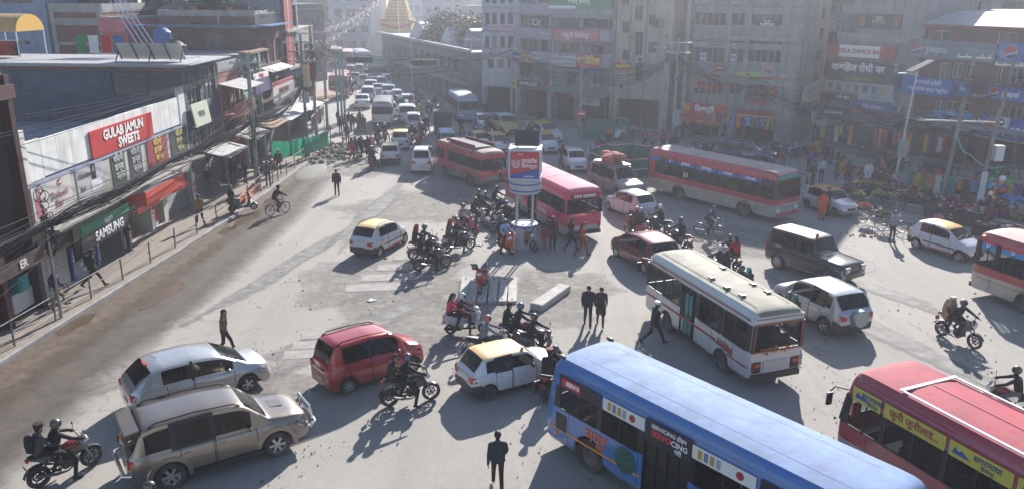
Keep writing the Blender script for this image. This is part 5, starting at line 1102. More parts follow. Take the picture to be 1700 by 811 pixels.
# alley houses behind
b=building('alley_house','dim grey house deep in the alley with a white and red language sign',(13.6,92),(22,92),8,15,wallm('6c6c74',.5),front=[(1.2,2.6,8.5,10.2),(3.4,4.8,8.5,10.2),(1.2,2.6,5,6.8),(3.4,4.8,5,6.8),(.6,5,.2,2.6,.6)])
for q in((1.2,2.6,8.5,10.2),(3.4,4.8,8.5,10.2),(1.2,2.6,5,6.8),(3.4,4.8,5,6.8)):window(b,*q)
sign('white sign with red word JAPAN hanging in the alley',b,1.6,3.0,7.6,8.8,'c8c8c8',[('JAPAN',.36,'b03040',0,.1,.02)],out=9.0,panels=[(0,1,0,.25,'2f7a4a')])
A,B=(15.7,72.0),(23.4,67.2)
W4=[(1154,11,1206,43),(1215,11,1237.5,43),(1246,11,1300,43),(1152,67,1204,105),(1211.5,67,1235.5,105),(1242,67,1298,105),(1151,123,1203,158),(1210,123,1231,158),(1240,123,1294,158),(1154,-40,1206,-8),(1246,-40,1300,-8)]
SHOP4=[rect(A,B,1144,203,1206,233),rect(A,B,1235,205,1288,240)];SHOP4=[(a,c,.2,f)for a,c,e,f in SHOP4]
b=building('concrete_shop_building','bare concrete block of four storeys with wide timber windows',A,B,10,16.5,wallm('8f8d8b',.7,.25),front=[rect(A,B,*r_)for r_ in W4]+[(*s_,1.2)for s_ in SHOP4],side1=[(6.2,7.9,z,z+1.0)for z in(4.7,6.7,8.6,10.3,12.2)])
b.B4=True;B4=b
facade_windows(b,A,B,W4,[5,2,5],'b0a48e')
for z in(4.7,6.7,8.6,10.3,12.2):window(b,6.2,7.9,z,z+1.0,'side1',3,False,'5a5650')
for py in(4,63,121):z=survey(A,B,1220,py)[1];ledge(b,z-.15,.35,.45,m=CONC);ledge(b,z-.9,.5,.06,m=CONC,name='sill_band')
for px in(1140,1208,1240,1303):u=survey(A,B,px,90)[0];pilaster(b,u,.32,0,16.5,.14)
for r_ in W4[6:9]:
    u0,u1,z0,z1=rect(A,B,*r_);n=3 if u1-u0>1.5 else 2
    for k in range(n):
        if r_[0]==1240 and k==0:continue
        a=u0+(u1-u0)*k/n;sign({1151:'orange film panel with dark print in the left wide window, ',1210:'orange film panel with dark print in the narrow middle window, ',1240:'orange film panel with dark print in the right wide window, '}[r_[0]]+['first pane','second pane','third pane'][k],b,a+.08,a+(u1-u0)/n-.08,z0+.55 if r_[0]!=1240 else z0,z1,'c85a30',[('ROYAL',.28,'3a1a10',0,.18,.02),('//',.5,'2a1a14',0,-.15,.04)],out=-.06,th=.02,name='window_sign')
psign('orange red shop sign with large white script over the shoe shop',b,A,B,(1140,171,1211,191),'b83a2a',[('लिबर्टी',.62,'e8e4e4',0,.02,.035)],out=.9,panels=[(0,.16,.3,1,'d88040')])
psign('second orange strip under the shoe shop sign',b,A,B,(1137,192,1204,203),'c8502c',[('shoes',.4,'e8dcd0',.0,0,.02)],out=1.3)
psign('black and red sign reading Hushed Express above the glazed shop',b,A,B,(1226,181,1287,204),'1e1f26',[('Hushed Express',.34,'d8d8dc',0,-.15,.02)],out=.8,panels=[(0,1,.62,.95,'a02830'),(0,1,.52,.62,'d8a030')])
psign('white words JU JU TATTOO on the upper right window',b,A,B,(1254,33,1294,45),'24262c',[('JU JU',.42,'e8e8e8',0,.27,.03),('TATTOO',.5,'f0f0f0',0,-.2,.04)],out=-.05,th=.02,name='window_sign')
psign('small black banner with a red base under the orange windows',b,A,B,(1240,153,1277,172),'1c1d22',[('Fashion',.3,'b04040',0,.1,.02)],out=.5,panels=[(0.1,.9,.05,.2,'c04048')])
psign('poster of red lips on pale ground beside a yellow graffiti banner',b,A,B,(1266,110,1286,128),'b09aa0',[('TATTOO',.2,'3a2a30',0,.3,.01)],out=.35,panels=[(.25,.85,.35,.65,'a02838')])
psign('yellow and black graffiti banner left of the lips poster',b,A,B,(1224,120,1266,127),'a8b048',[('~ink~',.7,'1a1a1a',0,0,.04)],out=.5)
psign('small red notice on the sill band',b,A,B,(1188,107,1204,118),'b04038',[('भाडामा',.4,'e8d8d0',0,0,.02)],out=.5)
for k,px in enumerate(((1162,88,1172,100),(1213,90,1221,102))):psign(['left','middle'][k]+' blue tooth notice stuck in the second floor windows',b,A,B,px,'c0c4d0',[('दाँत',.5,'2a3a90',0,0,.03)],out=-.05,th=.02,name='window_sign')
sign('long washed out white banner on the side of the concrete block',b,.5,6.5,3.5,5.2,'a8a6a4',[('कपडा तथा फेन्सी',.5,'7a5a5a',0,.1,.01),('वेयर स्टोर',.4,'6a6a70',0,-.28,.01)],'side1',.5)
sign('blue and white torn banner hanging below the side banner',b,.2,5.5,2.1,3.2,'b4b4b8',[('फेन्सी पसल',.5,'3a4a80',0,.05,.02)],'side1',1.5,tilt=-.25,panels=[(0,1,.8,1,'3a4a80')])
shape('shoe_rack',lambda mb:[mb.box((SHOP4[0][0]+.2+(SHOP4[0][1]-SHOP4[0][0]-.4)*(k%12)/11,.5+.05*(k//12),.45+.3*(k//12)),(.2,.1,.1))for k in range(84)],flat('8a8078',.7),b.root)
A,B=(27.4,69.8),(32.0,64.6)
W5=[(1387,23,1422,54),(1387,-20,1420,8)]
b=building('dance_bar_building','grey building covered from top to bottom in bar signs',A,B,10,14.2,wallm('8d8a8c',.5),front=[rect(A,B,*r_)for r_ in W5]+[(.4,6.4,.2,3.0,1.6)]);facade_windows(b,A,B,W5,2);B5=b
clutter(b,5,3)
psign('black poster with a pale crest and two figures',b,A,B,(1424,23,1499,48),'1f2126',[('ROYAL',.3,'b8b4a8',0,-.05,.02)],panels=[(.05,.18,.1,.9,'8a6a3a'),(.82,.95,.1,.9,'8a3a40'),(.42,.58,.6,.85,'a8a49a')])
ledge(b,survey(A,B,1440,60)[1]-.4,.6,.3)
psign('red sign with a white panel reading VELA DANCE BAR',b,A,B,(1378,74,1492,97),'9a2830',[('VELA DANCE BAR',.42,'b02028',0,0,.03)],out=.5,panels=[(.18,.78,.06,.94,'e0dcdc')])
psign('dark brown sign with bold white script of three words',b,A,B,(1374,101,1486,126),'2a2022',[('चाबहिल रोधी घर',.62,'e8e6e2',0,0,.035)],out=.5)
psign('dark green strip with yellow script',b,A,B,(1374,127,1488,136),'3a3a28',[('दोहोरी साँझ एण्ड रेष्टुरेन्ट',.6,'b8b040',0,0,.01)],out=.5)
psign('pale photo strip of many small figures',b,A,B,(1374,137,1488,154),'9aa0a4',[('* * * * * * *',.5,'8a4a4a',0,0,.04)],out=.5,panels=[(.05+.13*k,.12+.13*k,.1,.8,['7a4a4a','4a6a5a','a08a50','5a5a80'][k%4])for k in range(7)])
psign('dark strip with white script under the photo strip',b,A,B,(1380,155,1428,166),'26262c',[('३ॐ सन',.7,'d0d0d0',0,0,.03)],out=.55)
psign('blue and red restaurant sign on the lower bar front',b,A,B,(1417,168,1488,191),'3a5a98',[('गेष्ट हाउस',.36,'e0d8e0',0,.1,.02)],out=.6,panels=[(.05,.95,.12,.3,'b04048')])
psign('white and red tilted board hanging out over the clothes shop',b,A,B,(1385,181,1415,199),'d0cccc',[('सेल सेल',.3,'3a3a40',0,-.25,.02)],out=1.8,panels=[(.1,.9,.4,.75,'b04840')])
psign('grey lettered board at the right end over the clothes shop',b,A,B,(1445,191,1483,208),'8c8c94',[('होटल एण्ड लज',.3,'3a3a44',0,0,.02)],out=1.2)
psign('small teal and white strip sign above the blue restaurant sign',b,A,B,(1429,156,1487,167),'8fa4a8',[('Hotel',.5,'3a5a60',0,0,.02)],out=.55)
awning('sagging dark tarpaulin over the clothes stalls',b,-4.5,6.8,3.1,.5,3.0,mat('dark_tarp',(.09,.09,.10),.9,var=.3))
A,B=(32.1,64.4),(40.2,48.9)
W6=[(1548,51,1576,69),(1656,53,1689,73),(1506,103,1528,127),(1560,104,1577,133),(1581,104,1598,130),(1602,106,1619,133),(1654,110,1668,141),(1676,112,1698,140),(1499,162,1520,188),(1552,167,1567,191),(1570,168,1590,185),(1593,170,1609,186),(1654,177,1670,200),(1674,178,1698,198)]
b=building('red_brick_building','dark red brick building with pale roof and soft drink boards',A,B,9,survey(A,B,1560,42)[1],brick_mat('brick_maroon',(.26,.06,.055),(.20,.05,.045)),mat('pale_tin',(.55,.56,.58)),front=[rect(A,B,*r_)for r_ in W6]+[(1.0,5.5,.2,2.6,1.5),(6.2,11.0,.2,2.6,1.5),(11.6,16.6,.2,2.6,1.5)]);B6=b
facade_windows(b,A,B,W6,[2,2,1],'c0bcb4',False)
for py in(101,158,222):z=survey(A,B,1600,py)[1];ledge(b,z,.25,.4)
mbx=MB();mbx.grid([[(u,-.9,b.H+.1),(u,3.0,b.H+1.0),(u,9,b.H+1.2)]for u in[b.w*k/12-.1 for k in range(13)]]);mbx.grid([[(u,-.9,b.H+.04),(u,3.0,b.H+.94),(u,9,b.H+1.14)]for u in[b.w*k/12-.1 for k in range(13)]]);build(mbx,'tin_roof',TINL,b.root);ledge(b,b.H-.1,.14,.95,m=flat('8a2a28',.6))
clutter(b,6,6,3)
def soda(label,px,bgc,grey=False,txt='pepsi',side=.5):
    o=psign(label,b,A,B,px,bgc,[],out=.55)
    u0,u1,z0,z1=rect(A,B,*px);h=z1-z0;w=u1-u0;x=-w/2+h*.55 if txt else 0;r_=h*.40
    def disc(name,c,a0,a1,m_):
        mb_=MB();n=20;pts=[(x+math.cos(R(a0+(a1-a0)*k/n))*r_,-.012,math.sin(R(a0+(a1-a0)*k/n))*r_)for k in range(n+1)];mb_.add(pts,[tuple(range(n+1))]);mb_.add([(p[0],-.02,p[2])for p in pts],[tuple(range(n+1))]);return build(mb_,name,m_,o)
    disc('emblem',0,0,360,flat('b8b8c0' if grey else 'e8e8ec',.5));
    for nm,a0,a1,c,yy in(('emblem_top',15,205,'a85860' if grey else 'c01c2c',-.028),('emblem_base',215,355,'5a6a90' if grey else '1a3a90',-.028)):
        mb_=MB();n=14;pts=[(x+math.cos(R(a0+(a1-a0)*k/n))*r_*.94,yy,math.sin(R(a0+(a1-a0)*k/n))*r_*.94)for k in range(n+1)];mb_.add(pts,[tuple(range(n+1))]);build(mb_,nm,flat(c,.5),o)
    if txt:letter(o,txt,h*.62,flat('c8c8cc' if grey else 'f0f0f4',.5),(x+h*.62,-.022,0),(0,-1,0),bold=.02,align='LEFT')
    return o
o=soda('long faded grey board with a soft drink emblem and name',(1515,68,1662,99),'6f7682',True);letter(o,'होटल एण्ड रेष्टुरेन्ट',.5,flat('9aa0a8',.5),(3.2,-.022,0),(0,-1,0))
soda('square blue board with round soft drink emblem at the top right',(1665,72,1708,102),'2a6ab8',txt='')
soda('middle blue soft drink board on the right with emblem',(1646,144,1712,167),'2458a8')
soda('largest blue soft drink board low on the right with emblem',(1634,195,1712,230),'1c50a8')
psign('long blue restaurant board with white script on the brick front',b,A,B,(1489,128,1587,157),'2a62b0',[('काठमाडौं हलेसी',.3,'e8e8ee',.1,.22,.02),('गेष्ट हाउस एण्ड रेष्टुरेन्ट',.28,'e8e8ee',.12,-.18,.02)],out=.5,panels=[(.05,.16,.12,.9,'1a2a50')])
psign('short blue board with a drink can beside the restaurant board',b,A,B,(1588,136,1619,159),'2a62b0',[('Cafe',.3,'e8e8ee',.1,0,.02)],out=.5,panels=[(.1,.3,.1,.9,'182850')])
psign('navy board lettered SAMSUNG Galaxy over the shops',b,A,B,(1550,193,1628,219),'161c3c',[('SAMSUNG  Galaxy',.36,'c8ccd8',0,-.15,.02)],out=.8,panels=[(0,1,.82,1,'5a8ab8')])
psign('slim blue strip above the navy phone board',b,A,B,(1556,185,1622,192),'3a8ac0',[('Mobile',.6,'d8e4ee',0,0,.02)],out=.6)
ledge(b,3.05,.3,1.2,m=wallm('8a888a',.4),name='canopy_slab')
o=build(MB().box((0,0,0),(.9,.35,.7)).lathe([(.0005,-.19),(.26,-.19),(.26,-.17),(.0005,-.17)],16,axis='Y',mi=1),'air_conditioner',[flat('c8c8c8',.5),BLACK],None,loc=(35.0,57.4,3.8),rz=R(-62));tag(o,'white air conditioner unit by the large soft drink board','air conditioner')
# long low market hall and the far town
A,B=(-20.5,128.0),(-4.6,89.0)
b=building('market_hall','long two storey market hall with a pale flat roof beside the far road',A,B,12,6.0,wallm('77747a',.6),mat('pale_tin',(.55,.56,.58)),front=[(u,u+1.7,z,z+1.5)for u in[1.2+2.9*k for k in range(14)]for z in(.4,3.5)])
for k in range(14):
    window(b,1.2+2.9*k,2.9+2.9*k,3.5,5.0,cols=2);shutter(b,1.2+2.9*k,2.9+2.9*k,.4,1.9)
ledge(b,2.6,.15,1.0);ledge(b,6.1,.3,.4,m=TINL)
for k,(lab,u,w,h)in enumerate((('white domed tarpaulin roof on the market hall',9,9,2.2),('small white gabled roof on the market hall',24,6,2.0),('grey roof shed at the near end of the market hall',33,5,2.2))):
    mb_=MB();M0=b.M
    mb_.grid([[M0@Vector((u+w*i/6,2+3*j,6.15+(h*math.sin(math.pi*i/6)if k!=1 else h*(1-abs(i-3)/3))))for i in range(7)]for j in range(3)])
    mb_.add([M0@Vector((u+w*i/6,2,6.15+(h*math.sin(math.pi*i/6)if k!=1 else h*(1-abs(i-3)/3))))for i in range(7)],[tuple(range(7))]);o=build(mb_,'roof_shelter',mat('white_tarp',(.62,.62,.62))if k!=2 else TIN,None,k==0);tag(o,lab,'shelter')
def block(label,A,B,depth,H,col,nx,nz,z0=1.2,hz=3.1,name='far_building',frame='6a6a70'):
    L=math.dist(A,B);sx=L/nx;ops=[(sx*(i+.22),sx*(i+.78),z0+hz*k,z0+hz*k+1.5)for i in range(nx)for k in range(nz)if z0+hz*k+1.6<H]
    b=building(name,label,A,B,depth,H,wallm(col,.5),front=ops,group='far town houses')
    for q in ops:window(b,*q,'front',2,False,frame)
    for k in range(1,nz+1):
        if z0+hz*k-.6<H:ledge(b,z0+hz*k-.7,.15,.3)
    return b
block('dark brick house left of the bend in the far road',(-38,104),(-27,118),10,10.5,'6a5c5a',4,3)
block('brown block behind the brick house at the far bend',(-41,128),(-33.5,150),12,11.5,'74625c',4,3)
block('grey house left behind the brown block',(-55,130),(-43,135),12,15,'80808c',4,4)
block('pale house with banners straight up the far road',(-40,170),(-29,168),10,12.5,'9aa0aa',4,4)
block('cream house to the left of the stupa',(-52,195),(-40,195),10,15,'a49c94',4,4)
block('tall grey block right of the stupa',(-22,200),(-10,198),14,19,'8c8c98',5,6)
block('white roofed house beyond the market hall trees',(-9.5,150),(-1,148),10,10,'98929a',4,3)
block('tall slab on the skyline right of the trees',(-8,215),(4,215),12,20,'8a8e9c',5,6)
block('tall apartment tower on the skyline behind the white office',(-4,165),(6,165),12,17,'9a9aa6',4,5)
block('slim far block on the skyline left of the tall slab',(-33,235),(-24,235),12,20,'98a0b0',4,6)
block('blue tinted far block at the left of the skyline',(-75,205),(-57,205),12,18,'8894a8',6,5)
block('house on the left bend of the road nearest the poles',(-21.5,80.5),(-27,101),9,9.5,'6e6866',6,3)
block('dusky block behind the concrete shop building',(20,88),(34,84),10,17,'7c7a80',5,5)
block('pale block behind the red brick building roof',(38,74),(52,62),10,13.5,'9c9a9e',5,4)
block('grey tall block behind the balcony building',(2,100),(12,97),8,18,'84848c',4,5)
block('pale yard wall house behind the dance bar building',(33.5,78),(40,74),8,13.6,'a8a6a8',3,4)
# stupa spire
o=empty('stupa',(-24.0,172,0),0);tag(o,'golden stepped stupa spire hung with prayer flags','stupa')
GOLD=mat('stupa_gold',(.62,.45,.07),.5,.2,var=.2,scale=1.)
build(MB().lathe([(7.5,0),(7.4,2.0),(6.5,3.4),(4.8,4.4),(.0005,4.4)],32),'dome',wallm('b4b0a8',.5),o,40)
build(MB().box((0,0,5.5),(6.0,6.0,2.3)),'harmika',GOLD,o);build(MB().box((0,0,6.8),(6.6,6.6,.3)),'cornice',flat('a02820',.6),o)
for k in range(13):s_=5.2-k*.32;build(MB().box((0,0,7.2+k*.62),(s_,s_,.5)),'spire_tier',GOLD,o);build(MB().box((0,0,7.52+k*.62),(s_-.5,s_-.5,.13)),'spire_joint',flat('7a5a20',.6),o)
build(MB().lathe([(1.6,15.6),(1.5,16.2),(.6,17),(.4,18.5),(.0005,19)],16),'parasol',GOLD,o,40)
build(MB().grid([[(-3.2+6.4*i/10,-3.35-.1*math.sin(i),6.3-j*.6-.5*math.sin(math.pi*i/10))for i in range(11)]for j in range(2)]),'red_drape',flat('a82020',.8),o)
FLAGC=[flat(c,.8)for c in('2a58b0','e0e0e0','b82028','2a8a48','d8b828')]
def flagstring(label,a,c,n,sag=3.,s=.55):
    a,c=Vector(a),Vector(c);root=empty('prayer_flag_string',a);tag(root,label,'prayer flags','prayer flags strung from the stupa');d=c-a
    P_=lambda t:d*t-Vector((0,0,sag*4*t*(1-t)))
    build(MB().tube([P_(k/14)for k in range(15)],.03,4),'cord',flat('8a8a8a',.8),root)
    fl=MB();side=Vector((d.x,d.y,0)).normalized()
    for k in range(n):
        p=P_((k+.5)/n);w=side*s/2;z=Vector((rnd.uniform(-.1,.1),rnd.uniform(-.1,.1),-s));fl.add([p-w,p+w,p+w+z,p-w+z],[(0,1,2,3)],k%5)
    f=build(fl,'flags',FLAGC,root);f['kind']='stuff'
TOPS=(-24,172,15.5)
for i,(p,n)in enumerate([((-9,132,5.5),34),((-13,128,6.3),34),((-17,122,6.2),40),((-34,130,6.5),40),((-30,116,7),44),((-32,122,4.5),44),((-40,150,7),30)]):
    flagstring(['prayer flags running right down to the trees','prayer flags running right to the market hall roof','prayer flags running to the middle of the market hall','upper prayer flags running left over the far road','long prayer flags running left to the near bend','low prayer flags sagging over the far road','short prayer flags running to the brown far house'][i],TOPS,p,n)

# rooftop odds and ends on the left
for i,(x,y,z,r_,c,lab)in enumerate([(-22.5,54.5,7.4,.75,'15161a','ribbed black water tank on the pink house roof'),(-24.5,57.5,8.1,.6,'2a5a9a','blue plastic water tank on the green house roof'),(-22,63.5,10.6,.7,'17181c','black water tank on the brick house roof'),(-23.5,70,13.2,.8,'17181c','black water tank on the red panel building'),(-27.5,63.8,10.9,.7,'17181c','black water tank on the rear brick house'),(24.5,74,16.7,.8,'17181c','black water tank on the concrete shop building')]):
    o=build(MB().lathe([(.0005,0)]+[(r_*(1 if k%2 else .95),.12*k)for k in range(1,12)]+[(r_*.5,1.6),(r_*.25,1.62),(r_*.25,1.75),(.0005,1.75)],20),'water_tank',flat(c,.5),None,40,(x,y,z));tag(o,lab,'water tank')
for i,(x,y,z,lab)in enumerate([(-25.0,61.9,10.7,'leafy pot plant on the rear brick house parapet'),(-23.8,61.9,10.7,'second leafy pot plant on the rear brick house parapet'),(-21.2,61.9,10.7,'right hand pot plant on the rear brick house parapet'),(-19.4,62.5,9.8,'pot plant at the brick house railing')]):
    root=empty('pot_plant',(x,y,z));tag(root,lab,'plant');build(MB().lathe([(.16,0),(.22,.35),(.0005,.35)],12),'pot',flat('8a4a34',.8),root,40);rp=random.Random(i);mb=MB()
    for k in range(90):p=Vector((rp.gauss(0,.28),rp.gauss(0,.28),.55+abs(rp.gauss(0,.35))));q=Matrix.Rotation(rp.uniform(0,6),3,'Z')@Matrix.Rotation(rp.uniform(-1,1),3,'X');mb.add([p+q@Vector(v_)*.16 for v_ in((-1,0,0),(0,-.4,0),(1,0,0),(0,.4,0))],[(0,1,2,3)])
    f_=build(mb,'leaves',mat('leaf_green',(.075,.10,.03),.7,var=.5,scale=.6),root);f_['kind']='stuff'
# ---------------------------------------------------------------- trees
LEAF=mat('leaf_green',(.075,.10,.03),.7,var=.5,scale=.6);LEAFY=mat('leaf_yellow_green',(.17,.16,.045),.7,var=.5,scale=.6);BARK=mat('bark',(.10,.08,.06),.9,var=.3,bump=.6)
def tree(label,x,y,h,r,m,n=2200,z0=None):
    root=empty('tree',(x,y,0));tag(root,label,'tree');rr=random.Random(int(x*13+y));t=MB()
    t.tube([(0,0,0),(.1,.05,h*.3),(-.05,.1,h*.55)],[.28,.2,.13],8);tips=[]
    for k in range(16):
        a=rr.uniform(0,6.28);e=Vector((math.cos(a)*r*rr.uniform(.4,.8),math.sin(a)*r*rr.uniform(.4,.8),h*rr.uniform(.55,.92)));s=Vector((0,.05,h*rr.uniform(.3,.55)));t.tube([s,s.lerp(e,.5)+Vector((0,0,.3)),e],[.1,.07,.03],6);tips.append(e)
    build(t,'trunk',BARK,root,True);c=MB()
    for k in range(n):
        b=rr.choice(tips);p=b+Vector((rr.gauss(0,r*.22),rr.gauss(0,r*.22),rr.gauss(0,h*.07)));s=rr.uniform(.16,.36);q=Matrix.Rotation(rr.uniform(0,6.28),3,'Z')@Matrix.Rotation(rr.uniform(-1.2,1.2),3,'X')
        c.add([p+q@Vector(w)*s for w in((-1,0,0),(0,-.5,0),(1,0,.1),(0,.5,.05))],[(0,1,2,3)])
    f=build(c,'crown',m,root);f['kind']='stuff'
tree('yellow green tree behind the red panel building at the left',-31.5,100,14.5,4.2,LEAFY,8580)
tree('bushy green tree at the near end of the market hall',-8.0,112,9.5,4.0,LEAF,8580)
tree('olive green tree right beside the white office',-4.2,104,9.0,3.4,LEAFY,7260)
tree('dark roof garden tree behind the rear brick house',-24,68,12.6,2.6,LEAF,4950)
tree('small green tree on the skyline behind the apartment tower',1,140,14,3.5,LEAF,3960)
# ---------------------------------------------------------------- railing on the left pavement
def railing(label,pts,gap=2.4,brick=False):
    root=empty('pavement_railing',(*pts[0],.12));tag(root,label,'railing');o=Vector((*pts[0],0))
    P_=[Vector((*p,0))-o for p in pts];cum=[0]
    for a,b in zip(P_,P_[1:]):cum.append(cum[-1]+(b-a).length)
    at=lambda s:next((P_[i].lerp(P_[i+1],(s-cum[i])/(cum[i+1]-cum[i]))for i in range(len(P_)-1)if s<=cum[i+1]+1e-6),P_[-1])
    n=max(1,round(cum[-1]/gap));ps=[at(cum[-1]*k/n)for k in range(n+1)]
    gal=mat('galvanised_pipe',(.20,.20,.205),.6,.4,var=.25,dust=.4)
    for p in ps:build(MB().tube([p,p+Vector((rnd.uniform(-.03,.03),rnd.uniform(-.03,.03),1.0))],.035,8),'post',gal,root,True)
    for a,b in zip(ps,ps[1:]):
        for z in(.55,.98):build(MB().tube([a+Vector((0,0,z)),b+Vector((0,0,z))],.02,6),'rail',gal,root,True)
# thin dusty pipes
railing('galvanised pipe railing along the left pavement',[(interp(RAIL,y),y)for y in(19,25,31,37,43,49,51.5)])
railing('second length of pipe railing by the sand heap',[(interp(RAIL,y)+.1,y)for y in(52.3,57,62.0)],2.0)
# ---------------------------------------------------------------- poles
POLEM=mat('old_pole_concrete',(.19,.185,.18),.95,var=.3,scale=2.)
def pole(label,x,y,h,r=.13,m=None,arms=(),boxes=(),lean=(0,0),cat='utility pole',name='utility_pole'):
    root=empty(name,(x,y,0));tag(root,label,cat);T=Vector((lean[0],lean[1],h))
    build(MB().tube([(0,0,0),T*.5,T],[r,r*.88,r*.72],10),'shaft',m or CONC,root,True)
    for z,L,a in arms:d=Vector((math.cos(a),math.sin(a),0))*L/2;p=T*(z/h);build(MB().bar(p-d,p+d,.09,.09),'crossarm',STEEL,root);[build(MB().lathe([(.0005,0),(.05,0),(.03,.06),(.05,.1),(.0005,.14)],8,c=tuple(p+d*s+Vector((0,0,.05)))),'insulator',flat('c0bcb4',.4),root,True)for s in(-.9,-.45,.45,.9)]
    for z,dx,dy,sx,sy,sz,c in boxes:p=T*(z/h);build(MB().box(p+Vector((dx,dy,0)),(sx,sy,sz)),'box',flat(c,.6),root)
    return root
pole('thin steel post at the near end of the pavement railing',-17.35,28.6,4.6,.06,STEEL)
pole('concrete utility pole wrapped in black cable coils on the left pavement',-16.35,50.2,8.6,.16,None,[(8.0,2.2,.3),(7.4,1.8,1.2)])
pole('concrete utility pole with posters beside the green net',-15.75,60.8,9.2,.13,POLEM,[(8.6,2.6,.2),(8.0,2.4,.9),(7.3,2.0,.2)],[(6.2,.25,-.1,.5,.08,1.6,'b8a890'),(4.6,.2,-.15,.4,.08,.8,'a0a4b0')])
pole('second utility pole carrying a tangle of white drop wires',-16.4,66.5,9.6,.15,None,[(9.0,2.4,.5),(8.3,2.2,-.4)],[(6.0,-.3,-.1,.9,.08,1.4,'b04848'),(4.4,-.3,-.1,.9,.08,.9,'a89878')])
pole('dark utility pole beside the teal pipes',-17.2,74,8.2,.14,None,[(7.6,2.0,.2)])
for k,(dx,h)in enumerate(((0,6.9),(.35,6.6),(.65,7.1))):pole(['first','second','third'][k]+' of three tall teal pipes at the far pavement',-16.9+dx,77.5,h,.12,mat('teal_paint',(.13,.36,.36),.6,dust=.3),name='teal_pipe',cat='pipe')
pole('dark utility pole in front of the white office',-.2,80.6,7.6,.15,None,[(7.0,2.0,.2)])
pole('concrete pole with wires between balcony block and jewellery shop',6.2,74.2,7.0,.14,None,[(6.6,1.8,.1)])
pole('utility pole standing in the alley mouth, left of two',13.0,70.2,8.4,.15,None,[(8.0,2.4,.2),(7.4,2.2,.3)])
pole('utility pole standing in the alley mouth, right of two',13.9,69.6,8.8,.14,None,[(8.4,2.4,.1),(7.6,2.0,-.3)],[(2.2,.2,-.15,.5,.2,1.2,'9a9aa0')])
pole('left of two leaning concrete poles by the vendors',26.4,48.0,9.3,.13,POLEM,[(8.9,1.8,-.6),(5.2,4.8,-.15)],[],(.5,0))
pole('right of two leaning concrete poles by the vendors',27.6,46.4,9.2,.13,POLEM,[(8.6,1.8,-.6)],[(3.6,.5,0,.5,.4,.9,'c4c4c4'),(1.6,.0,-.2,.36,.05,1.8,'b8bcc0')],(.7,0))
def lamp(label,x,y,h,lean=(0,0),panel=True,rz=0.):
    root=pole(label,x,y,h,.08,flat('b8bcc0',.5),[],[(h*.36,0,-.16,.55,.3,1.1,'8c8c8c')],lean,'street lamp','street_lamp');T=Vector((lean[0],lean[1],h))
    build(MB().bar(T+Vector((0,0,-.1)),T+Vector((-1.0*math.cos(rz),-.5,.05)),.06),'arm',flat('b8bcc0',.5),root);build(MB().box(T+Vector((-1.2*math.cos(rz),-.55,.02)),(.5,.2,.08)),'lamp_head',flat('d8d8d8',.4),root)
    if panel:build(MB().box(T+Vector((.15,0,.45)),(1.5,.9,.05),ry=-.5,rz=rz),'solar_panel',flat('20242e',.9),root);build(MB().box(T+Vector((.15,0,.41)),(1.54,.94,.04),ry=-.5,rz=rz),'panel_frame',flat('6a6c70',.9),root)
lamp('slim white solar street lamp with a grey box before the brick building',25.6,52.6,7.6,(.35,0))
lamp('solar street lamp in front of the balcony building',3.6,80.5,8.6,(.2,0))
pole('tall pale far lamp post beside the market hall',-12.5,100,9.0,.07,flat('a8acb0',.5),[(8.8,2.2,0)],cat='street lamp',name='street_lamp')
pole('pale far lamp post at the near corner of the market hall',-4.8,93,7.4,.07,flat('a8acb0',.5),[(7.2,2.0,0)],cat='street lamp',name='street_lamp')
# ---------------------------------------------------------------- cables
CABLE=mat('black_cable',(.014,.014,.016),.95,spec=.05);CABLEG=mat('grey_cable',(.07,.07,.075),.95,spec=.05)
def cable_run(label,pts,n,spread,r=.014,sag=.5,m=None,seed=0,coils=0):
    rr=random.Random(seed);mb=MB()
    for k in range(n):
        off=Vector((rr.gauss(0,spread*.5),rr.gauss(0,spread*.5),rr.gauss(0,spread)));path=[];sg=sag*rr.uniform(.5,1.4)
        for a,b in zip(pts,pts[1:]):
            a,b=Vector(a),Vector(b)
            for i in range(8):t=i/8;path.append(a.lerp(b,t)+off*(.45+.55*math.sin(math.pi*t))-Vector((0,0,sg*4*t*(1-t)))+Vector((0,0,.05*mnoise.noise(Vector((k*3.1,t*4,seed))))))
        path.append(Vector(pts[-1])+off*.45);mb.tube(path,r*rr.uniform(.7,1.3),4,k%3==0 and 1 or 0)
    for k in range(coils):
        c=Vector(pts[rr.randrange(len(pts))])+Vector((rr.gauss(0,.1),rr.gauss(0,.1),rr.gauss(0,.8)));q=rr.uniform(.1,.26);T=Matrix.Rotation(rr.uniform(-.5,.5),3,'X')@Matrix.Rotation(rr.uniform(0,3),3,'Z')
        mb.tube([c+T@Vector((math.cos(a)*q,.05*math.sin(3*a),math.sin(a)*q*1.3))for a in[2*math.pi*i/14 for i in range(15)]],.015,4)
    o=build(mb,'cable_bundle',[m or CABLE,CABLEG]);tag(o,label,'cables',None,'stuff');return o
P1,P2,P3=(-16.35,50.2),(-15.75,60.8),(-16.4,66.5)
cable_run('thick black cable bundle sagging along the shop fronts',[(-17.3,18,4.3),(-17.35,28.6,3.8),(-17.4,40,3.95),(-16.5,50.1,4.3)],46,.16,sag=.2,seed=1)
cable_run('fanned wires high over the left pavement',[(-17.2,14,5.2),(-17.0,30,4.4),(-16.4,50.2,5.8)],16,.55,.012,.5,seed=2)
cable_run('cable bundle between the two wrapped poles',[(*P1,4.6),(*P2,5.6)],40,.18,sag=.9,seed=3)
cable_run('black coils wound round the wrapped pole',[(*P1,4.4),(P1[0],P1[1]+.05,3.4),(P1[0],P1[1],2.6)],14,.22,.02,.05,seed=4,coils=60)
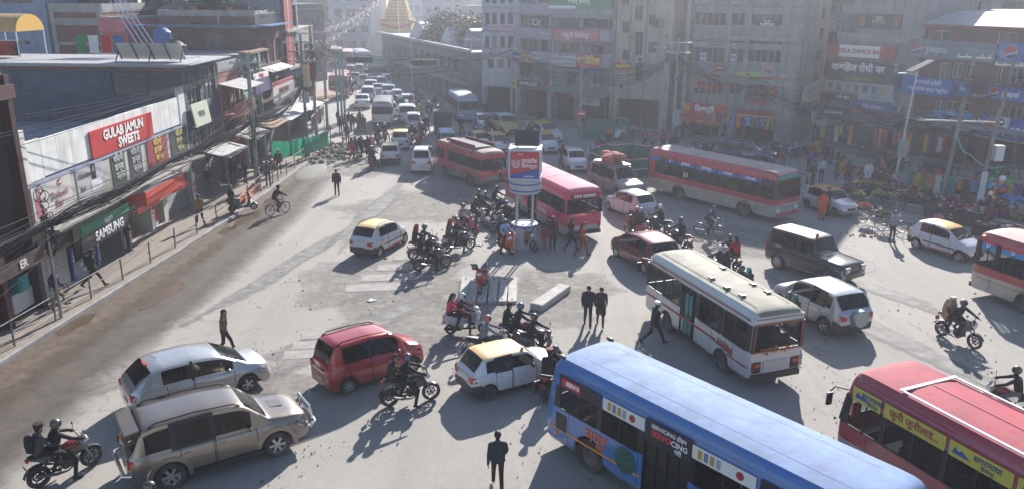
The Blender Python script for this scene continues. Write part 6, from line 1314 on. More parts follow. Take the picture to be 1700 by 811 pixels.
cable_run('cable tangle around the poster pole',[(*P2,6.4),(P2[0]+.05,P2[1],5.0),(*P2,4.2)],10,.2,.018,.05,seed=5,coils=26)
cable_run('wires from the poster pole to the drop wire pole',[(*P2,7.4),(*P3,7.6),(-17.2,74,6.8)],26,.35,.014,.5,seed=6)
cable_run('pale drop wires hanging from the second pole',[(*P3,8.4),(P3[0]+.3,P3[1]-.4,6.0),(P3[0]-.3,P3[1]-1.0,4.4)],20,.3,.018,.2,CABLEG,7)
cable_run('cable clump at the near steel post',[(-17.4,28.6,4.1),(-17.3,28.7,3.3),(-17.35,28.6,2.6)],10,.18,.018,.05,seed=8,coils=16)
for i,(a,b,z0,z1)in enumerate([((-20,20),(-16.3,50),6.6,8.0),((-24,24),(-16.3,50),7.4,7.6),((-26,30),(-18,47),8.2,8.4),((-19,20),(-16.3,50),7.4,7.9),((-16.3,50),(-15.7,61),7.6,8.2),((-16.3,50),(-18.8,58),6.6,6.2)]):
    cable_run(['lowest single wire across the dark plaster wall','pale wire crossing the middle of the dark plaster wall','upper wire near the dark wall window','second wire running over the sweet shop parapet','top wires joining the two pole heads','house drop wire to the green house'][i],[(*a,z0),(*b,z1)],2,.12,.013,.5,CABLEG,20+i)
cable_run('cables across the balcony building front',[(-.2,80.6,6.4),(6.2,74.2,5.6),(13.0,70.2,6.6)],18,.3,.016,1.0,seed=31,coils=10)
cable_run('cables from the alley poles to the dance bar',[(13.9,69.6,7.2),(20,66.0,5.2),(26.5,62,4.2),(26.7,48,5.5)],20,.4,.014,.7,seed=32)
cable_run('cables between the leaning poles and the right edge',[(26.8,48,7.6),(28.1,46.4,7.8),(40,38,8.0)],16,.5,.014,.6,seed=33)
cable_run('cable knot at the alley poles',[(13.0,70.2,7.4),(13.9,69.6,6.2)],12,.3,.016,.1,seed=34,coils=40)
cable_run('long wire over the junction from the left to the white office',[(-17.2,74,7.4),(-8,78,6.6),(-.2,80.6,7.0)],3,.2,.016,.6,seed=35)
cable_run('lower wire over the far road to the market hall',[(-17.2,77,5.0),(-4.6,89,4.6)],3,.15,.016,.3,seed=36)
cable_run('coil of green pipe dangling from the right vendor pole',[(26.6,48,4.6),(27.2,47.2,3.4),(28.6,46.0,2.9)],5,.1,.03,.3,mat('green_hose',(.10,.42,.36),.6),37)
for i,(x,y,z)in enumerate([(-8.5,76.8,6.0),(-14.2,75.4,6.3)]):
    o=build(MB().box((0,0,.06),(2.4,.3,.32)).box((0,.0,-.18),(2.2,.26,.2)),'splice_box',BLACK,None,loc=(x,y,z),rz=.25);tag(o,['black cable splice boxes hung on the wire over the jam','black cable splice boxes hung on the wire near the teal pipes'][i],'cable box')
# ---------------------------------------------------------------- advertising pillar in the middle of the junction
def pillar():
    px,py=.62,38.7;root=empty('advertising_pillar',(px,py,0),R(-4));tag(root,'white advertising kiosk pillar with a red and blue lit box on top','kiosk')
    white=mat('kiosk_white',(.50,.51,.54),.6,dust=.45,streak=.2);n=28
    build(MB().lathe([(.62,0),(.64,.06),(.58,.12),(.58,1.05),(.66,1.12),(.66,1.24),(.58,1.26),(.54,1.26),(.54,1.1),(.0005,1.1)],n),'drum',white,root,35)
    for z in(1.14,2.98,3.30):build(MB().lathe([(.672 if z<2 else .80,z),(.677 if z<2 else .806,z+.02),(.677 if z<2 else .806,z+.06),(.672 if z<2 else .80,z+.08)],n),'blue_band',flat('3a5aa8',.5),root,True)
    build(MB().lathe([(.70,2.82),(.79,2.9),(.79,3.5),(.74,3.56),(.0005,3.56)],n),'collar',white,root,35);build(MB().lathe([(.0005,2.82),(.70,2.82)],n),'collar_base',white,root)
    for k in range(4):a=R(45+90*k);build(MB().tube([(math.cos(a)*.55,math.sin(a)*.55,1.1),(math.cos(a)*.55,math.sin(a)*.55,2.9)],.045,8),'column',white,root,True)
    w,h,z=1.5,1.42,3.62
    build(MB().box((0,0,z+h/2),(w,w,h)),'light_box',flat('d0d2d6',.5),root)
    fr=MB()
    for sx in(-1,1):
        for sy in(-1,1):fr.box((sx*w/2,sy*w/2,z+h/2),(.08,.08,h+.1))
    for zz in(z,z+h):
        for s in(-1,1):fr.box((0,s*w/2,zz),(w+.08,.09,.09));fr.box((s*w/2,0,zz),(.09,w+.08,.09))
    build(fr,'box_frame',flat('b4b8be',.4),root)
    for(nx,ny)in((0,-1),(-1,0),(1,0)):
        f=Vector((nx,ny,0));c=f*(w/2+.012)+Vector((0,0,z+h/2));side=Vector((0,0,1)).cross(f)
        def q(pts,nm,m,d):build(MB().add([c+f*d+side*a*w/2*.93+Vector((0,0,b_*h/2*.93))for a,b_ in pts],[tuple(range(len(pts)))]),nm,m,ad)
        ad=build(MB().add([c+side*a*w/2*.93+Vector((0,0,b_*h/2*.93))for a,b_ in((-1,-1),(1,-1),(1,1),(-1,1))],[(0,1,2,3)]),'poster',flat('b8222c' if nx==0 else 'b0aeb4',.45),root)
        if nx==0:
            q(((-1,-1),(1,-1),(1,-.25),(-1,-.72)),'blue_corner',flat('2a4a9a',.45),.003)
            letter(ad,'युनाइटेड',.25,flat('f0f0f0',.5),c+Vector((.22,-.006,.2)),f,bold=.02);letter(ad,'सिमेन्ट्स',.23,flat('f0f0f0',.5),c+Vector((.22,-.006,-.06)),f,bold=.01);letter(ad,'हाम्रो सिमेन्ट',.1,flat('e0e0e8',.5),c+Vector((.2,-.01,-.56)),f);letter(ad,'United',.09,flat('e0e0e8',.5),c+Vector((-.2,-.006,.53)),f)
            em=MB()
            for r_ in(.19,.12,.05):
                em.tube([c+Vector((-.42-r_,-.01,.25)),c+Vector((-.42-r_,-.01,.05))]+[c+Vector((-.42+math.cos(R(a))*r_,-.01,.05+math.sin(R(a))*r_))for a in range(195,346,15)]+[c+Vector((-.42+r_,-.01,.05)),c+Vector((-.42+r_,-.01,.25))],.014,4)
            build(em,'emblem',flat('f0f0f0',.5),ad)
        else:letter(ad,'युनाइटेड',.22,flat('8a3040',.5),c+f*.01+Vector((0,0,.25)),f);q(((-1,-1),(1,-1),(1,-.5),(-1,-.3)),'blue_corner',flat('8a90b0',.45),.003)
    build(MB().box((.05,.25,z+h+.42),(1.15,.06,.78),rx=-.55),'solar_panel',flat('2c2a2a',.35),root);build(MB().box((.05,.3,z+h+.42),(1.2,.05,.83),rx=-.55),'panel_frame',flat('6a6460',.5),root)
    for s in(-.4,.5):build(MB().bar((s,.1,z+h),(s,.35,z+h+.5),.05),'bracket',BLACK,root)
pillar()
# ---------------------------------------------------------------- loose slabs, manholes, rubble, nets
COVERM=mat('cover_concrete',(.325,.308,.284),.95,var=.25,scale=2.5,bump=.3)
SLABM=mat('slab_concrete',(.42,.40,.37),.9,var=.25,scale=3.,bump=.5)
for k in range(6):
    x=-2.05+.42*k;o=build(MB().box((0,0,.07),(.36,2.9,.13)).box((0,1.2,.145),(.08,.05,.03),mi=1).box((0,-1.2,.145),(.08,.05,.03),mi=1),'drain_slab',[SLABM,BLACK],None,loc=(x+rnd.uniform(-.02,.02),32.25+rnd.uniform(-.06,.06),.004),rz=rnd.uniform(-.03,.03));tag(o,'concrete drain slab in the row of six, number '+['one','two','three','four','five','six'][k]+' from the left','slab','drain cover slabs under the red scooter')
o=build(MB().box((0,0,.14),(.55,2.7,.28)).box((0,0,.285),(.5,2.62,.02)),'concrete_beam',SLABM,None,loc=(1.65,31.3,0),rz=R(-29));tag(o,'single concrete kerb block lying loose on the road','kerb block')
for k in range(4):
    p=gp(585+k*26,478-k*17);o=build(MB().box((0,0,.012),(2.4,.9,.025)),'cover_slab',COVERM,None,loc=(p.x+.9,p.y+.1,0),rz=R(8));tag(o,'flat cover slab sunk in the road, '+['nearest','second','third','farthest'][k]+' of four behind the waiting bikes','slab','sunken cover slabs')
for k in range(3):
    p=gp(505+k*14,588-k*16);o=build(MB().box((0,0,.012),(1.4,.66,.025)),'cover_slab',COVERM,None,loc=(p.x,p.y,0),rz=R(10));tag(o,'flat cover slab left of the red car, '+['nearest','middle','farthest'][k]+' of three','slab','sunken cover slabs')
p=gp(437,606);o=build(MB().lathe([(.0005,.03),(.36,.03),(.38,.025),(.4,.01),(.46,.012),(.46,0)],28),'manhole_cover',mat('cast_iron',(.16,.15,.14),.7,.4,dust=.7),None,40,(p.x,p.y,.005));tag(o,'round manhole cover on the road in front of the silver car','manhole cover')
for k,(px,py,c,lab)in enumerate([(617,499,'d8d8d8','white scrap of plastic on the road left of the scooter'),(796,407,'c8c8c8','white scrap near the waiting scooters'),(550,276,'e0dcd8','white sack lying at the pavement end'),(787,468,'d8d4d0','white scrap beside the red parked scooter')]):
    p=gp(px,py);mb_=MB();[mb_.ell((.12*math.cos(2*q+k),.1*math.sin(2*q+k),.03),(.14,.07,.035),7,4,0,Matrix.Rotation(q*1.3,3,'Z'))for q in range(4)];o=build(mb_,'litter',flat(c,.7),None,loc=(p.x,p.y,.0));tag(o,lab,'litter')
NET=mat('green_net',(.02,.27,.15),.8,var=.25)
def lucent(m,c,k):
    N=m.node_tree.nodes;L=m.node_tree.links;t=N.new('ShaderNodeBsdfTranslucent');t.inputs[0].default_value=(*c,1);x=N.new('ShaderNodeMixShader');x.inputs[0].default_value=k
    L.new(N['Principled BSDF'].outputs[0],x.inputs[1]);L.new(t.outputs[0],x.inputs[2]);L.new(x.outputs[0],N['Material Output'].inputs[0])
lucent(NET,(.02,.36,.2),.28)
def net(label,pts,z0,z1,sag=.15,m=NET,posts=True,name='green_net'):
    root=empty(name,(*pts[0],0));tag(root,label,'net');o=Vector((*pts[0],0));rows=[[],[],[]]
    for(a,b)in zip(pts,pts[1:]):
        a,b=Vector((*a,0))-o,Vector((*b,0))-o
        for i in range(7):
            t=i/6;p=a.lerp(b,t);s=sag*math.sin(math.pi*t);nn=Vector((-(b-a).y,(b-a).x,0)).normalized();w=.22*math.sin(i*2.9+a.x)
            rows[0].append(p+Vector((0,0,z0)));rows[1].append(p+nn*(w+.1)+Vector((0,0,(z0+z1)/2-s)));rows[2].append(p+nn*w*.3+Vector((0,0,z1-s)))
    build(MB().grid(rows),'mesh_sheet',m,root,True)
    if posts:
        for p in pts:build(MB().tube([Vector((*p,0))-o,Vector((*p,z1+.25))-o],.035,6),'post',BARK,root)
net('bright green shade net fenced round the left corner rubble',[(-17.6,57.6),(-15.5,59.0),(-14.5,63.2)],.55,1.85,.12)
rk=random.Random(3)
mbx=MB()
for k in range(220):mbx.ell((rk.gauss(0,1.3),rk.gauss(0,2.2),rk.uniform(0,.35)),(rk.uniform(.08,.28),rk.uniform(.08,.25),rk.uniform(.05,.15)),6,4)
o=build(mbx,'rubble',mat('rubble_stone',(.22,.20,.18),.95,var=.3));o.location=(-13.6,63.5,0);tag(o,'heap of broken stone rubble beside the green net','rubble',None,'stuff')
mbx=MB();mbx.ell((0,0,-.06),(1.0,3.0,.26),24,10);o=build(mbx,'sand',mat('grey_sand',(.25,.24,.22),.95,var=.2,scale=9.,bump=.8),None,True,(-14.3,55.6,0));tag(o,'low heap of grey sand outside the railing','sand',None,'stuff')
root=empty('brick_stack',(-16.3,48.2,.12),R(94));tag(root,'stack of orange bricks on the pavement by the railing','bricks')
bm_=MB().box((0,0,0),(.23,.11,.065)).mesh('brick',mat('brick_new',(.50,.16,.075),.9,var=.3,scale=8.))
for k in range(150):
    i,j,l=k%15,(k//15)%2,k//30;link('brick',bm_,root,(-1.8+i*.245+rk.uniform(-.01,.01),-.2+j*.3,.04+l*.075),rk.uniform(-.08,.08))
# round green enclosure with pink ribbon in the junction, and the net fence by the no entry sign
pc=gp(1045,283);ring=[(pc.x+3.0*math.cos(R(a)),pc.y+2.9*math.sin(R(a)))for a in range(0,361,40)]
net('round green net enclosure tied with pink ribbon in the junction',ring,.05,1.35,.05,mat('dark_green_net',(.03,.17,.12),.85,var=.3))
o=empty('ribbon',(pc.x,pc.y,0));tag(o,'pale pink ribbon strung round the green enclosure','ribbon')
for z in(1.45,.75):
    build(MB().tube([(3.05*math.cos(R(a)),2.95*math.sin(R(a)),z-.1*abs(math.sin(R(a*4.5))))for a in range(0,361,10)],.05,4),'band',flat('d0a0a4',.7),o)
net('dull green net fence in front of the dark shop',[(6.2,70.2),(8.4,69.0),(10.6,70.8)],.1,2.0,.1,mat('dark_green_net',(.03,.17,.12)))
root=empty('road_sign',(5.9,70.0,0));tag(root,'round red no entry sign on a pole by the green net','road sign')
build(MB().tube([(0,0,0),(0,0,2.4)],.04,8),'post',STEEL,root);build(MB().lathe([(.0005,-.03),(.42,-.03),(.42,.02),(.0005,.02)],24,axis='Y',c=(0,-.08,2.3)),'disc',flat('b02028',.5),root);build(MB().box((0,-.125,2.3),(.55,.012,.14)),'bar',flat('e8e8e8',.5),root)
# barrier of low stone blocks on the right and the stall island
mbx=None
for k in range(9):
    a=Vector((20.6,49.6)).lerp(Vector((27.4,42.8)),k/8);o=build(MB().box((0,0,.2),(1.05,.4,.4)).box((0,0,.42),(.98,.34,.05)),'kerb_block',CONC,None,loc=(a.x,a.y,0),rz=R(-45)+rnd.uniform(-.1,.1));tag(o,'grey kerb block in the row edging the vendors, '+['first','second','third','fourth','fifth','sixth','seventh','eighth','ninth'][k]+' from the left','kerb block','kerb blocks by the vendors')

rg=random.Random(12);mb=MB()
for k in range(2600):
    px,py=rg.uniform(420,1660),rg.uniform(330,811);p=gp(px,py);q=rg.uniform(.012,.045)if rg.random()<.93 else rg.uniform(.05,.09)
    if mnoise.noise(Vector((p.x*.25,p.y*.25,4)))<-.05:continue
    mb.add([p+Vector((math.cos(a+k)*q*rg.uniform(.6,1),math.sin(a+k)*q*rg.uniform(.6,1),.012))for a in(0,2.1,4.2)]+[p+Vector((0,0,.014+q*.7))],[(0,1,3),(1,2,3),(2,0,3)],rg.choice((0,0,0,1,2)))
o=build(mb,'gravel',[mat('grit_grey',(.22,.21,.20),.95),mat('grit_pale',(.42,.40,.37),.95),mat('grit_brown',(.17,.13,.10),.95)]);tag(o,'loose grit and crumbs of tarmac scattered over the road','grit',None,'stuff')
# ---------------------------------------------------------------- cars
SUVC='867a70';WHT,SIL='c9cacc','a9adb2'
def taxi_box(root,sp):
    x=sp['L']*.52-sp['L']/2;shape('roof_sign',lambda mb:mb.box((x+.3,0,interp(sp['_top'],sp['L']*.52)+.08),(.16,.34,.1)),flat('d8b030',.5),root)
def suv_extra(root,sp):
    L=sp['L'];build(MB().tube([(L/2-.05,-.72,.55),(L/2+.16,-.62,.62),(L/2+.2,0,.64),(L/2+.16,.62,.62),(L/2-.05,.72,.55)],.045,8).tube([(L/2+.14,-.5,.62),(L/2+.1,-.45,1.02),(L/2+.1,.45,1.02),(L/2+.14,.5,.62)],.04,8),'bull_bar',CHROME,root,True)
    build(MB().tube([(-L/2+.05,-.8,.62),(-L/2-.12,-.72,.62),(-L/2-.14,.72,.62),(-L/2+.05,.8,.62)],.05,8),'tail_bar',CHROME,root,True)
    build(MB().rings([[(-L/2+.36,y,1.80),(-L/2+.02,y*1.0,1.74),(-L/2+.0,y,1.70),(-L/2+.36,y,1.74)]for y in(-.72,-.6,0,.6,.72)]),'spoiler',paint(SUVC,.7),root,40)
    build(MB().box((L/2-.78,0,1.165),(.34,.42,.05),ry=.09),'bonnet_scoop',paint(SUVC,.7),root)
    for s in(1,-1):build(MB().bar((-.9,s*.93,.40),(.95,s*.93,.40),.16,.05),'side_step',BLACK,root)
    for xc in(sp['rb'],sp['rb']+sp['wb']):
        for s in(1,-1):
            r_=sp['r']*1.2;mb=MB();mb.grid([[(xc-L/2+math.cos(R(a))*q,s*y,sp['r']+math.sin(R(a))*q)for q,y in((r_-.02,.955),(r_+.10,.95),(r_+.13,.92))]for a in range(-8,189,14)]);build(mb,'arch_flare',paint(SUVC,.7),root,True)
l,z=at_car('suv',(290,808),(457,757),-1)
car('bronze silver off-roader with chrome bull bar and roof rails at lower left',l,z,'suv',SUVC,.7,rails=True,spokes=6,extra=suv_extra,driver=('driver in a pale shirt inside the bronze off-roader','8a8e98'))
def tiida_extra(root,sp):
    L=sp['L'];build(MB().box((-L/2+.62,0,1.515),(.08,.34,.05)),'brake_light',REDLAMP,root);build(MB().tube([(-L/2+1.0,.1,1.56),(-L/2+.82,.1,1.68)],.008,5),'aerial',BLACK,root)
p=gp(332,668);car('silver rounded hatchback behind the bronze off-roader',(p.x-.2,p.y+.55,0),R(38),'hatch','b2b3b4',.5,extra=tiida_extra,spokes=5,driver=('driver in blue inside the silver rounded hatchback','4a5a80'))
def badge(root,sp):
    L=sp['L'];shape('chrome_strip',lambda mb:mb.box((-L/2-.02,0,.80),(.02,.8,.05)),CHROME,root)
l,z=at_car('wagon',(571,655),(690,616),-1)
car('bright red tall hatchback with black roof rails',l,z,'wagon','a01420',.15,rails=True,steel=False,spokes=7,extra=badge,driver=('driver in grey inside the bright red hatchback','6a6a70'))
l,z=at_car('boxy',(813,662),(905,638),-1)
def old_taxi(root,sp):
    L=sp['L'];w=sp['W']/2
    shape('sun_strip',lambda mb:mb.add([(.16-L/2+.262,y,1.318)for y in(-.5,.5)]+[(.16-L/2+.17,y,1.19)for y in(.53,-.53)],[(0,1,2,3)]),flat('b03038',.5),root)
    shape('roof_beacon',lambda mb:mb.ell((sp['wind'][0]-L/2-.12,-.45,1.42),(.07,.05,.05),8,5),AMBER,root)
car('white boxy taxi with a yellow roof squeezed beside the blue bus',l,z,'boxy',WHT,.05,roof='d9b070',cat='taxi',lower='2a2a2c',steel=True,rim=flat('3a3a3c',.5),extra=old_taxi,driver=('taxi driver in white shirt inside the boxy taxi','c8c8cc'))
l,z=at_car('alto',(626,428),(674,403),-1)
def stripe_extra(root,sp):
    L=sp['L'];w=sp['W']/2
    for s in(1,-1):
        shape('stripe',lambda mb:mb.box((.12,s*(w+.012),.56),(1.72,.008,.07)),BLACK,root,key=('ast',s));shape('sill_strip',lambda mb:mb.box((.12,s*(w-.002),.30),(1.6,.01,.08)),flat('b03028',.5),root,key=('asl',s))
car('white taxi with pale yellow roof and red sill behind the waiting bikes',l,z,'alto',WHT,.05,roof='d8bc78',cat='taxi',lower='222224',rails=True,steel=True,extra=stripe_extra)
l,z=at_car('sedan',(1072,455),(1027,428),1)
car('dark maroon saloon partly behind the white bus',l,z,'hatch','6a121e',.4,spokes=8)
l,z=at_car('jeep',(1292,446),(1370,473),-1)
def police_extra(root,sp):
    L=sp['L'];o=shape('beacon',lambda mb:mb.lathe([(.07,1.90),(.07,1.98),(.05,2.05),(.0005,2.07)],10,c=(.25,-.3,0)),mat('red_beacon',(.7,.02,.02),.3),root,True)
    shape('side_step',lambda mb:[mb.bar((-.75,s*.84,.42),(.9,s*.84,.42),.14,.05)for s in(1,-1)],STEEL,root)
    for s in(1,-1):shape('lamp_surround',lambda mb:mb.box((L/2+.02,s*.55,.9),(.05,.3,.24)).box((L/2+.05,s*.55,.9),(.03,.2,.17),mi=1),[flat('9aa0a4',.4),LAMP],root);letter(root,'प्रहरी',.16,flat('a8aab0',.5),(-1.35,s*.865,1.12),(0,s,0))
    shape('bonnet_line',lambda mb:mb.box((1.3,0,1.165),(1.0,.02,.012)),BLACK,root)
car('black police jeep with a red roof beacon',l,z,'jeep','08090d',.1,roof='3c4048',cat='jeep',extra=police_extra,rim=ALLOY,steel=True)
l,z=at_car('crossover',(1372,556),(1292,513),1)
def eco_extra(root,sp):
    L=sp['L'];o=shape('spare_wheel',lambda mb:mb.lathe([(.0005,.0),(.30,0),(.345,.04),(.35,.1),(.33,.2),(.0005,.2)],26,axis='Y'),paint('b0b3b8',.5),root,40);o.location=(-L/2-.01,-.02,.86);o.rotation_euler=(0,0,R(90))
    for s in(1,-1):letter(root,'',.1,BLACK,(0,0,0),(0,1,0))if False else None
car('silver compact off-roader with a spare wheel on its tail',l,z,'crossover','b0b3b8',.5,lower='2a2c30',rails=False,extra=eco_extra)
l,z=at_car('alto',(1517,411),(1594,435),-1)
def anurag(root,sp):
    stripe_extra(root,sp);letter(root,'ANURAG',.14,flat('e8e8e8',.5),(.05,-sp['W']/2-.012,.42),(0,-1,0))
car('white taxi with orange yellow roof beside the fruit sellers at right',l,z,'alto',WHT,.05,roof='c9962c',cat='taxi',lower='2a2a2c',steel=True,extra=anurag)
l,z=at_car('boxy',(1338,345),(1387,361),-1)
car('white boxy taxi with orange roof by the person in orange',l,z,'boxy',WHT,.05,roof='c88a2c',cat='taxi',steel=True,lower='8a8a8a',rim=flat('3a3a3c',.5))
def cp(kind,px,py,deg,label,colour=WHT,far=True,**k):p=gp(px,py);return car(label,(p.x,p.y,0),R(deg),kind,colour,far=far,**k)
cp('alto',1046,356,118,'small silver hatchback between pink bus and loaded van','b4b6ba',far=False)
def load_extra(root,sp):
    L=sp['L'];build(MB().box((-.55,0,1.97),(2.3,1.3,.05)),'roof_rack',STEEL,root)
sumo=cp('sumo',1022,322,-62,'brown and silver passenger van with a roof load','8a8680',far=False,metal=.4,roof='a8a8a8',extra=load_extra)
mb=MB();rk2=random.Random(5)
for k in range(9):mb.ell((rk2.uniform(-.7,.5),rk2.uniform(-.45,.45),.2+rk2.uniform(0,.2)),(.45,.38,.26),10,6)
o=build(mb,'luggage_bundle',mat('rust_tarp',(.42,.10,.065),.85,var=.35,scale=3.,bump=.4),None,True);o.matrix_world=Matrix.Translation(sumo.location+Vector((0,0,1.98)))@Matrix.Rotation(sumo.rotation_euler.z,4,'Z')@Matrix.Translation((-.5,0,0));tag(o,'rust red tarpaulin bundle tied on the van roof','luggage')
cp('alto',953,280,-82,'white hatchback facing the camera left of the loaded van','d0d0d2',far=False)
TX=dict(cat='taxi',roof='c89a38')
cp('alto',905,250,-75,'white taxi with yellow top and teal sun strip behind the kiosk sign',**TX)
cp('crossover',903,234,-60,'white taxi with roof rack nearest the dark shops',rails=True,**TX)
cp('crossover',839,220,-70,'yellow fronted white taxi right of the silver saloon',colour='c0a050',cat='taxi',roof='c8c8c8')
cp('sedan',803,214,-80,'silver grey saloon facing the camera beside the minibus','a8acb4')
cp('alto',826,252,-70,'white taxi with yellow roof half hidden behind the red minibus',**TX)
cp('alto',792,246,110,'white taxi with roof rack just behind the red minibus roof',rails=True,**TX)
cp('crossover',1027,229,-120,'white taxi with yellow roof strip near the alley mouth',rails=True,**TX)
cp('alto',1126,212,-95,'white car parked in the alley under the wires',lower='2a2a2c')
cp('wagon',703,281,92,'white hatchback seen from behind left of the red minibus','d4d4d4',far=False)
cp('alto',649,268,97,'white taxi with dark bumper and glowing tail lamps seen from behind',far=False,lower='1c1c1e',cat='taxi',roof='d8c898')
cp('alto',666,244,95,'white hatchback with pale yellow roof ahead of the braking taxi',far=False,cat='taxi',roof='d8c070')
cp('wagon',687,216,97,'silver hatchback with tail lamp lit in the jam',SIL)
cp('suv',676,202,98,'silver pickup truck in the jam beside the blue white minibus','a8aab0')
for i,(k,x,y,d,lab,c)in enumerate([('sedan',602,178,100,'small white car left of the blue white minibus',WHT),('jeep',612,169,98,'white jeep with a spare wheel in the jam',WHT),('alto',650,192,98,'white car just ahead of the blue white minibus',WHT),('crossover',645,164,-80,'pale blue fronted car facing the camera in the jam','b0bcd0'),('alto',660,170,-80,'grey white car behind the pale blue car','c0c0c4'),('sedan',677,178,-78,'white saloon facing the camera at the right of the jam',WHT),('van',634,150,-80,'white van in the second row of the jam',WHT),('van',642,146,-80,'grey van beside the white van in the jam','b0b4b8'),('sedan',628,158,100,'grey saloon in the middle of the jam','9a9ea4'),('crossover',616,154,100,'dark grey car in the jam behind the white jeep','70747c'),('wagon',604,144,100,'white car near the red bus tail',WHT),('alto',622,145,100,'silver car left of the vans',SIL),('sedan',576,148,102,'white car beside the red bus at the kerb',WHT),('van',597,126,100,'white topped van below the long blue bus','d0d0d0'),('van',583,128,100,'pale van left of the white topped van','c0c4c8'),('wagon',611,133,100,'pale car at the tail of the far jam',WHT),('suv',619,128,-80,'silver car before the green roofed bus',SIL),('alto',590,137,100,'blue grey car in the far jam','8a94a8'),('alto',640,136,-78,'white car right of the vans in the far jam',WHT)]):
    cp(k,x,y,d,lab,c)
# blue tempo, dark cargo tempo and police pickup
cp('van',741,252,100,'blue three wheel style van just left of the red minibus','4a6690',roof='7a94b8')
def cargo(root,sp):build(MB().box((-1.0,0,1.35),(2.2,1.55,1.7)),'cargo_box',flat('34363a',.8),root);build(MB().tube([(-2.05,y,2.2)for y in(-.7,.7)],.03,6),'frame_bar',BLACK,root)
cp('van',735,222,95,'dark covered cargo truck beyond the blue van','3a3c42',extra=cargo)
def pickup_extra(root,sp):
    build(MB().box((-1.3,0,1.75),(1.9,1.6,.12)),'canopy',flat('6a7480',.7),root);[build(MB().bar((x,y,1.0),(x,y,1.75),.05),'canopy_post',BLACK,root)for x in(-2.15,-.45)for y in(-.7,.7)];letter(root,'प्रहरी सेवा',.2,flat('d0d4dc',.5),(.3,-.95,.9),(0,-1,0))
cp('suv',1235,272,-22,'navy police pickup with a covered bed behind the red bus','1c2c50',far=False,extra=pickup_extra)
cp('suv',1690,318,20,'dark green parked car cut off by the right edge','24382e')
# ---------------------------------------------------------------- buses
def blue_x(root,L,w,H,zb,zt):
    y=w+.006
    banner(root,L-2.05,L-.5,zt-.02,zt+.36,w-.012,1,'1e2030',[],L)
    o=banner(root,L-1.32,L-.62,zt+.06,zt+.30,w+.004,1,'b82030',[('SERVO',.17,'f4f4f4',.06,0,.03)],L)
    for x0,x1 in((L-3.55,L-2.15),(L-6.7,L-5.0)):
        o=banner(root,x0,x1,zt+.0,zt+.34,w-.008,1,'d8d8d8',[],L)
        for k,c in enumerate(('b89030','6a7a9a','a88a40','8a9ab0')):build(MB().box((x1-.22-k*.17-L/2,w+.003,zt+.17),(.11,.012,.22)),'can_print',flat(c,.5),o)
        build(MB().lathe([(.0005,-.005),(.1,-.005),(.1,.006),(.0005,.006)],16,axis='Y',c=(x0+.4-L/2,w+.004,zt+.17)),'seal_print',flat('a02838',.5),o)
    o=banner(root,L-5.0,L-3.6,zt-.22,zt+.42,w-.004,1,'1c1e2c',[('SERVICING होइन',.15,'e0e0e4',0,.17,.02),('SERVO',.2,'e03040',-.22,-.02,.03),('CING',.2,'e8e8e8',.33,-.02,.02),('गरौ',.16,'e8e8e8',.3,-.2,.02)],L)
    banner(root,L-8.3,L-6.8,zt-.02,zt+.36,w-.008,1,'1e2030',[('SERVO',.2,'f0f0f0',.2,.0,.03)],L)
    letter(root,'मयूर',.48,flat('d8602c',.5),(L/2-1.95,w+.012,1.12),(0,1,0),bold=.02);letter(root,'यातायात',.48,flat('d8602c',.5),(L/2-5.75,w+.012,.98),(0,1,0),bold=.02)
    mb=MB();mb.lathe([(.0005,.0),(.36,0),(.36,.014),(.0005,.014)],28,axis='Y');o=build(mb,'peacock_emblem',mat('peacock_green',(.02,.10,.075),.5,var=.6,scale=12.),root);o.location=(L/2-3.0,w+.004,1.0)
    build(MB().box((L/2-.62,w+.004,1.02),(.42,.014,.5)),'quarter_light',GLASS,root);build(MB().box((L/2-.42,w+.01,.62),(.13,.03,.08)),'side_marker',AMBER,root)
    for x in(L/2-.35,):
        for s in(1,-1):build(MB().ell((x,s*(w-.22),H-.02),(.15,.08,.05),10,6),'marker_lamp',flat('5a5638',.5),root,True)
    for s in(-.5,.5):build(MB().box((0,s*w,H+.016),(L-1.6,.014,.012)),'roof_seam',flat('5a74a8',.8),root)
BB=dict(L=9.3,W_=2.3,H=2.85)
bus('long blue city bus with a dented pale blue roof at lower right',(4.85,17.15,0),R(129.5),colour='2a6cb4',roof='7590bb',lower='4a6488',zb=1.42,zt=2.08,rb=2.3,wb=5.3,r=.46,wins=[(L0,L1_)for L0,L1_ in((7.35,8.75),(5.95,7.2),(2.65,4.2),(1.0,2.5))],wins_r=[(.6+1.45*k,1.95+1.45*k)for k in range(5)],door=(4.35,5.75),stripes=[(.74,.80,'e08a2c',5.85,9.15,(1,)),(.60,.66,'e08a2c',.3,4.2,(1,)),(.74,.80,'e08a2c',.4,9.1,(-1,))],extra=blue_x,z0=.34,**BB)
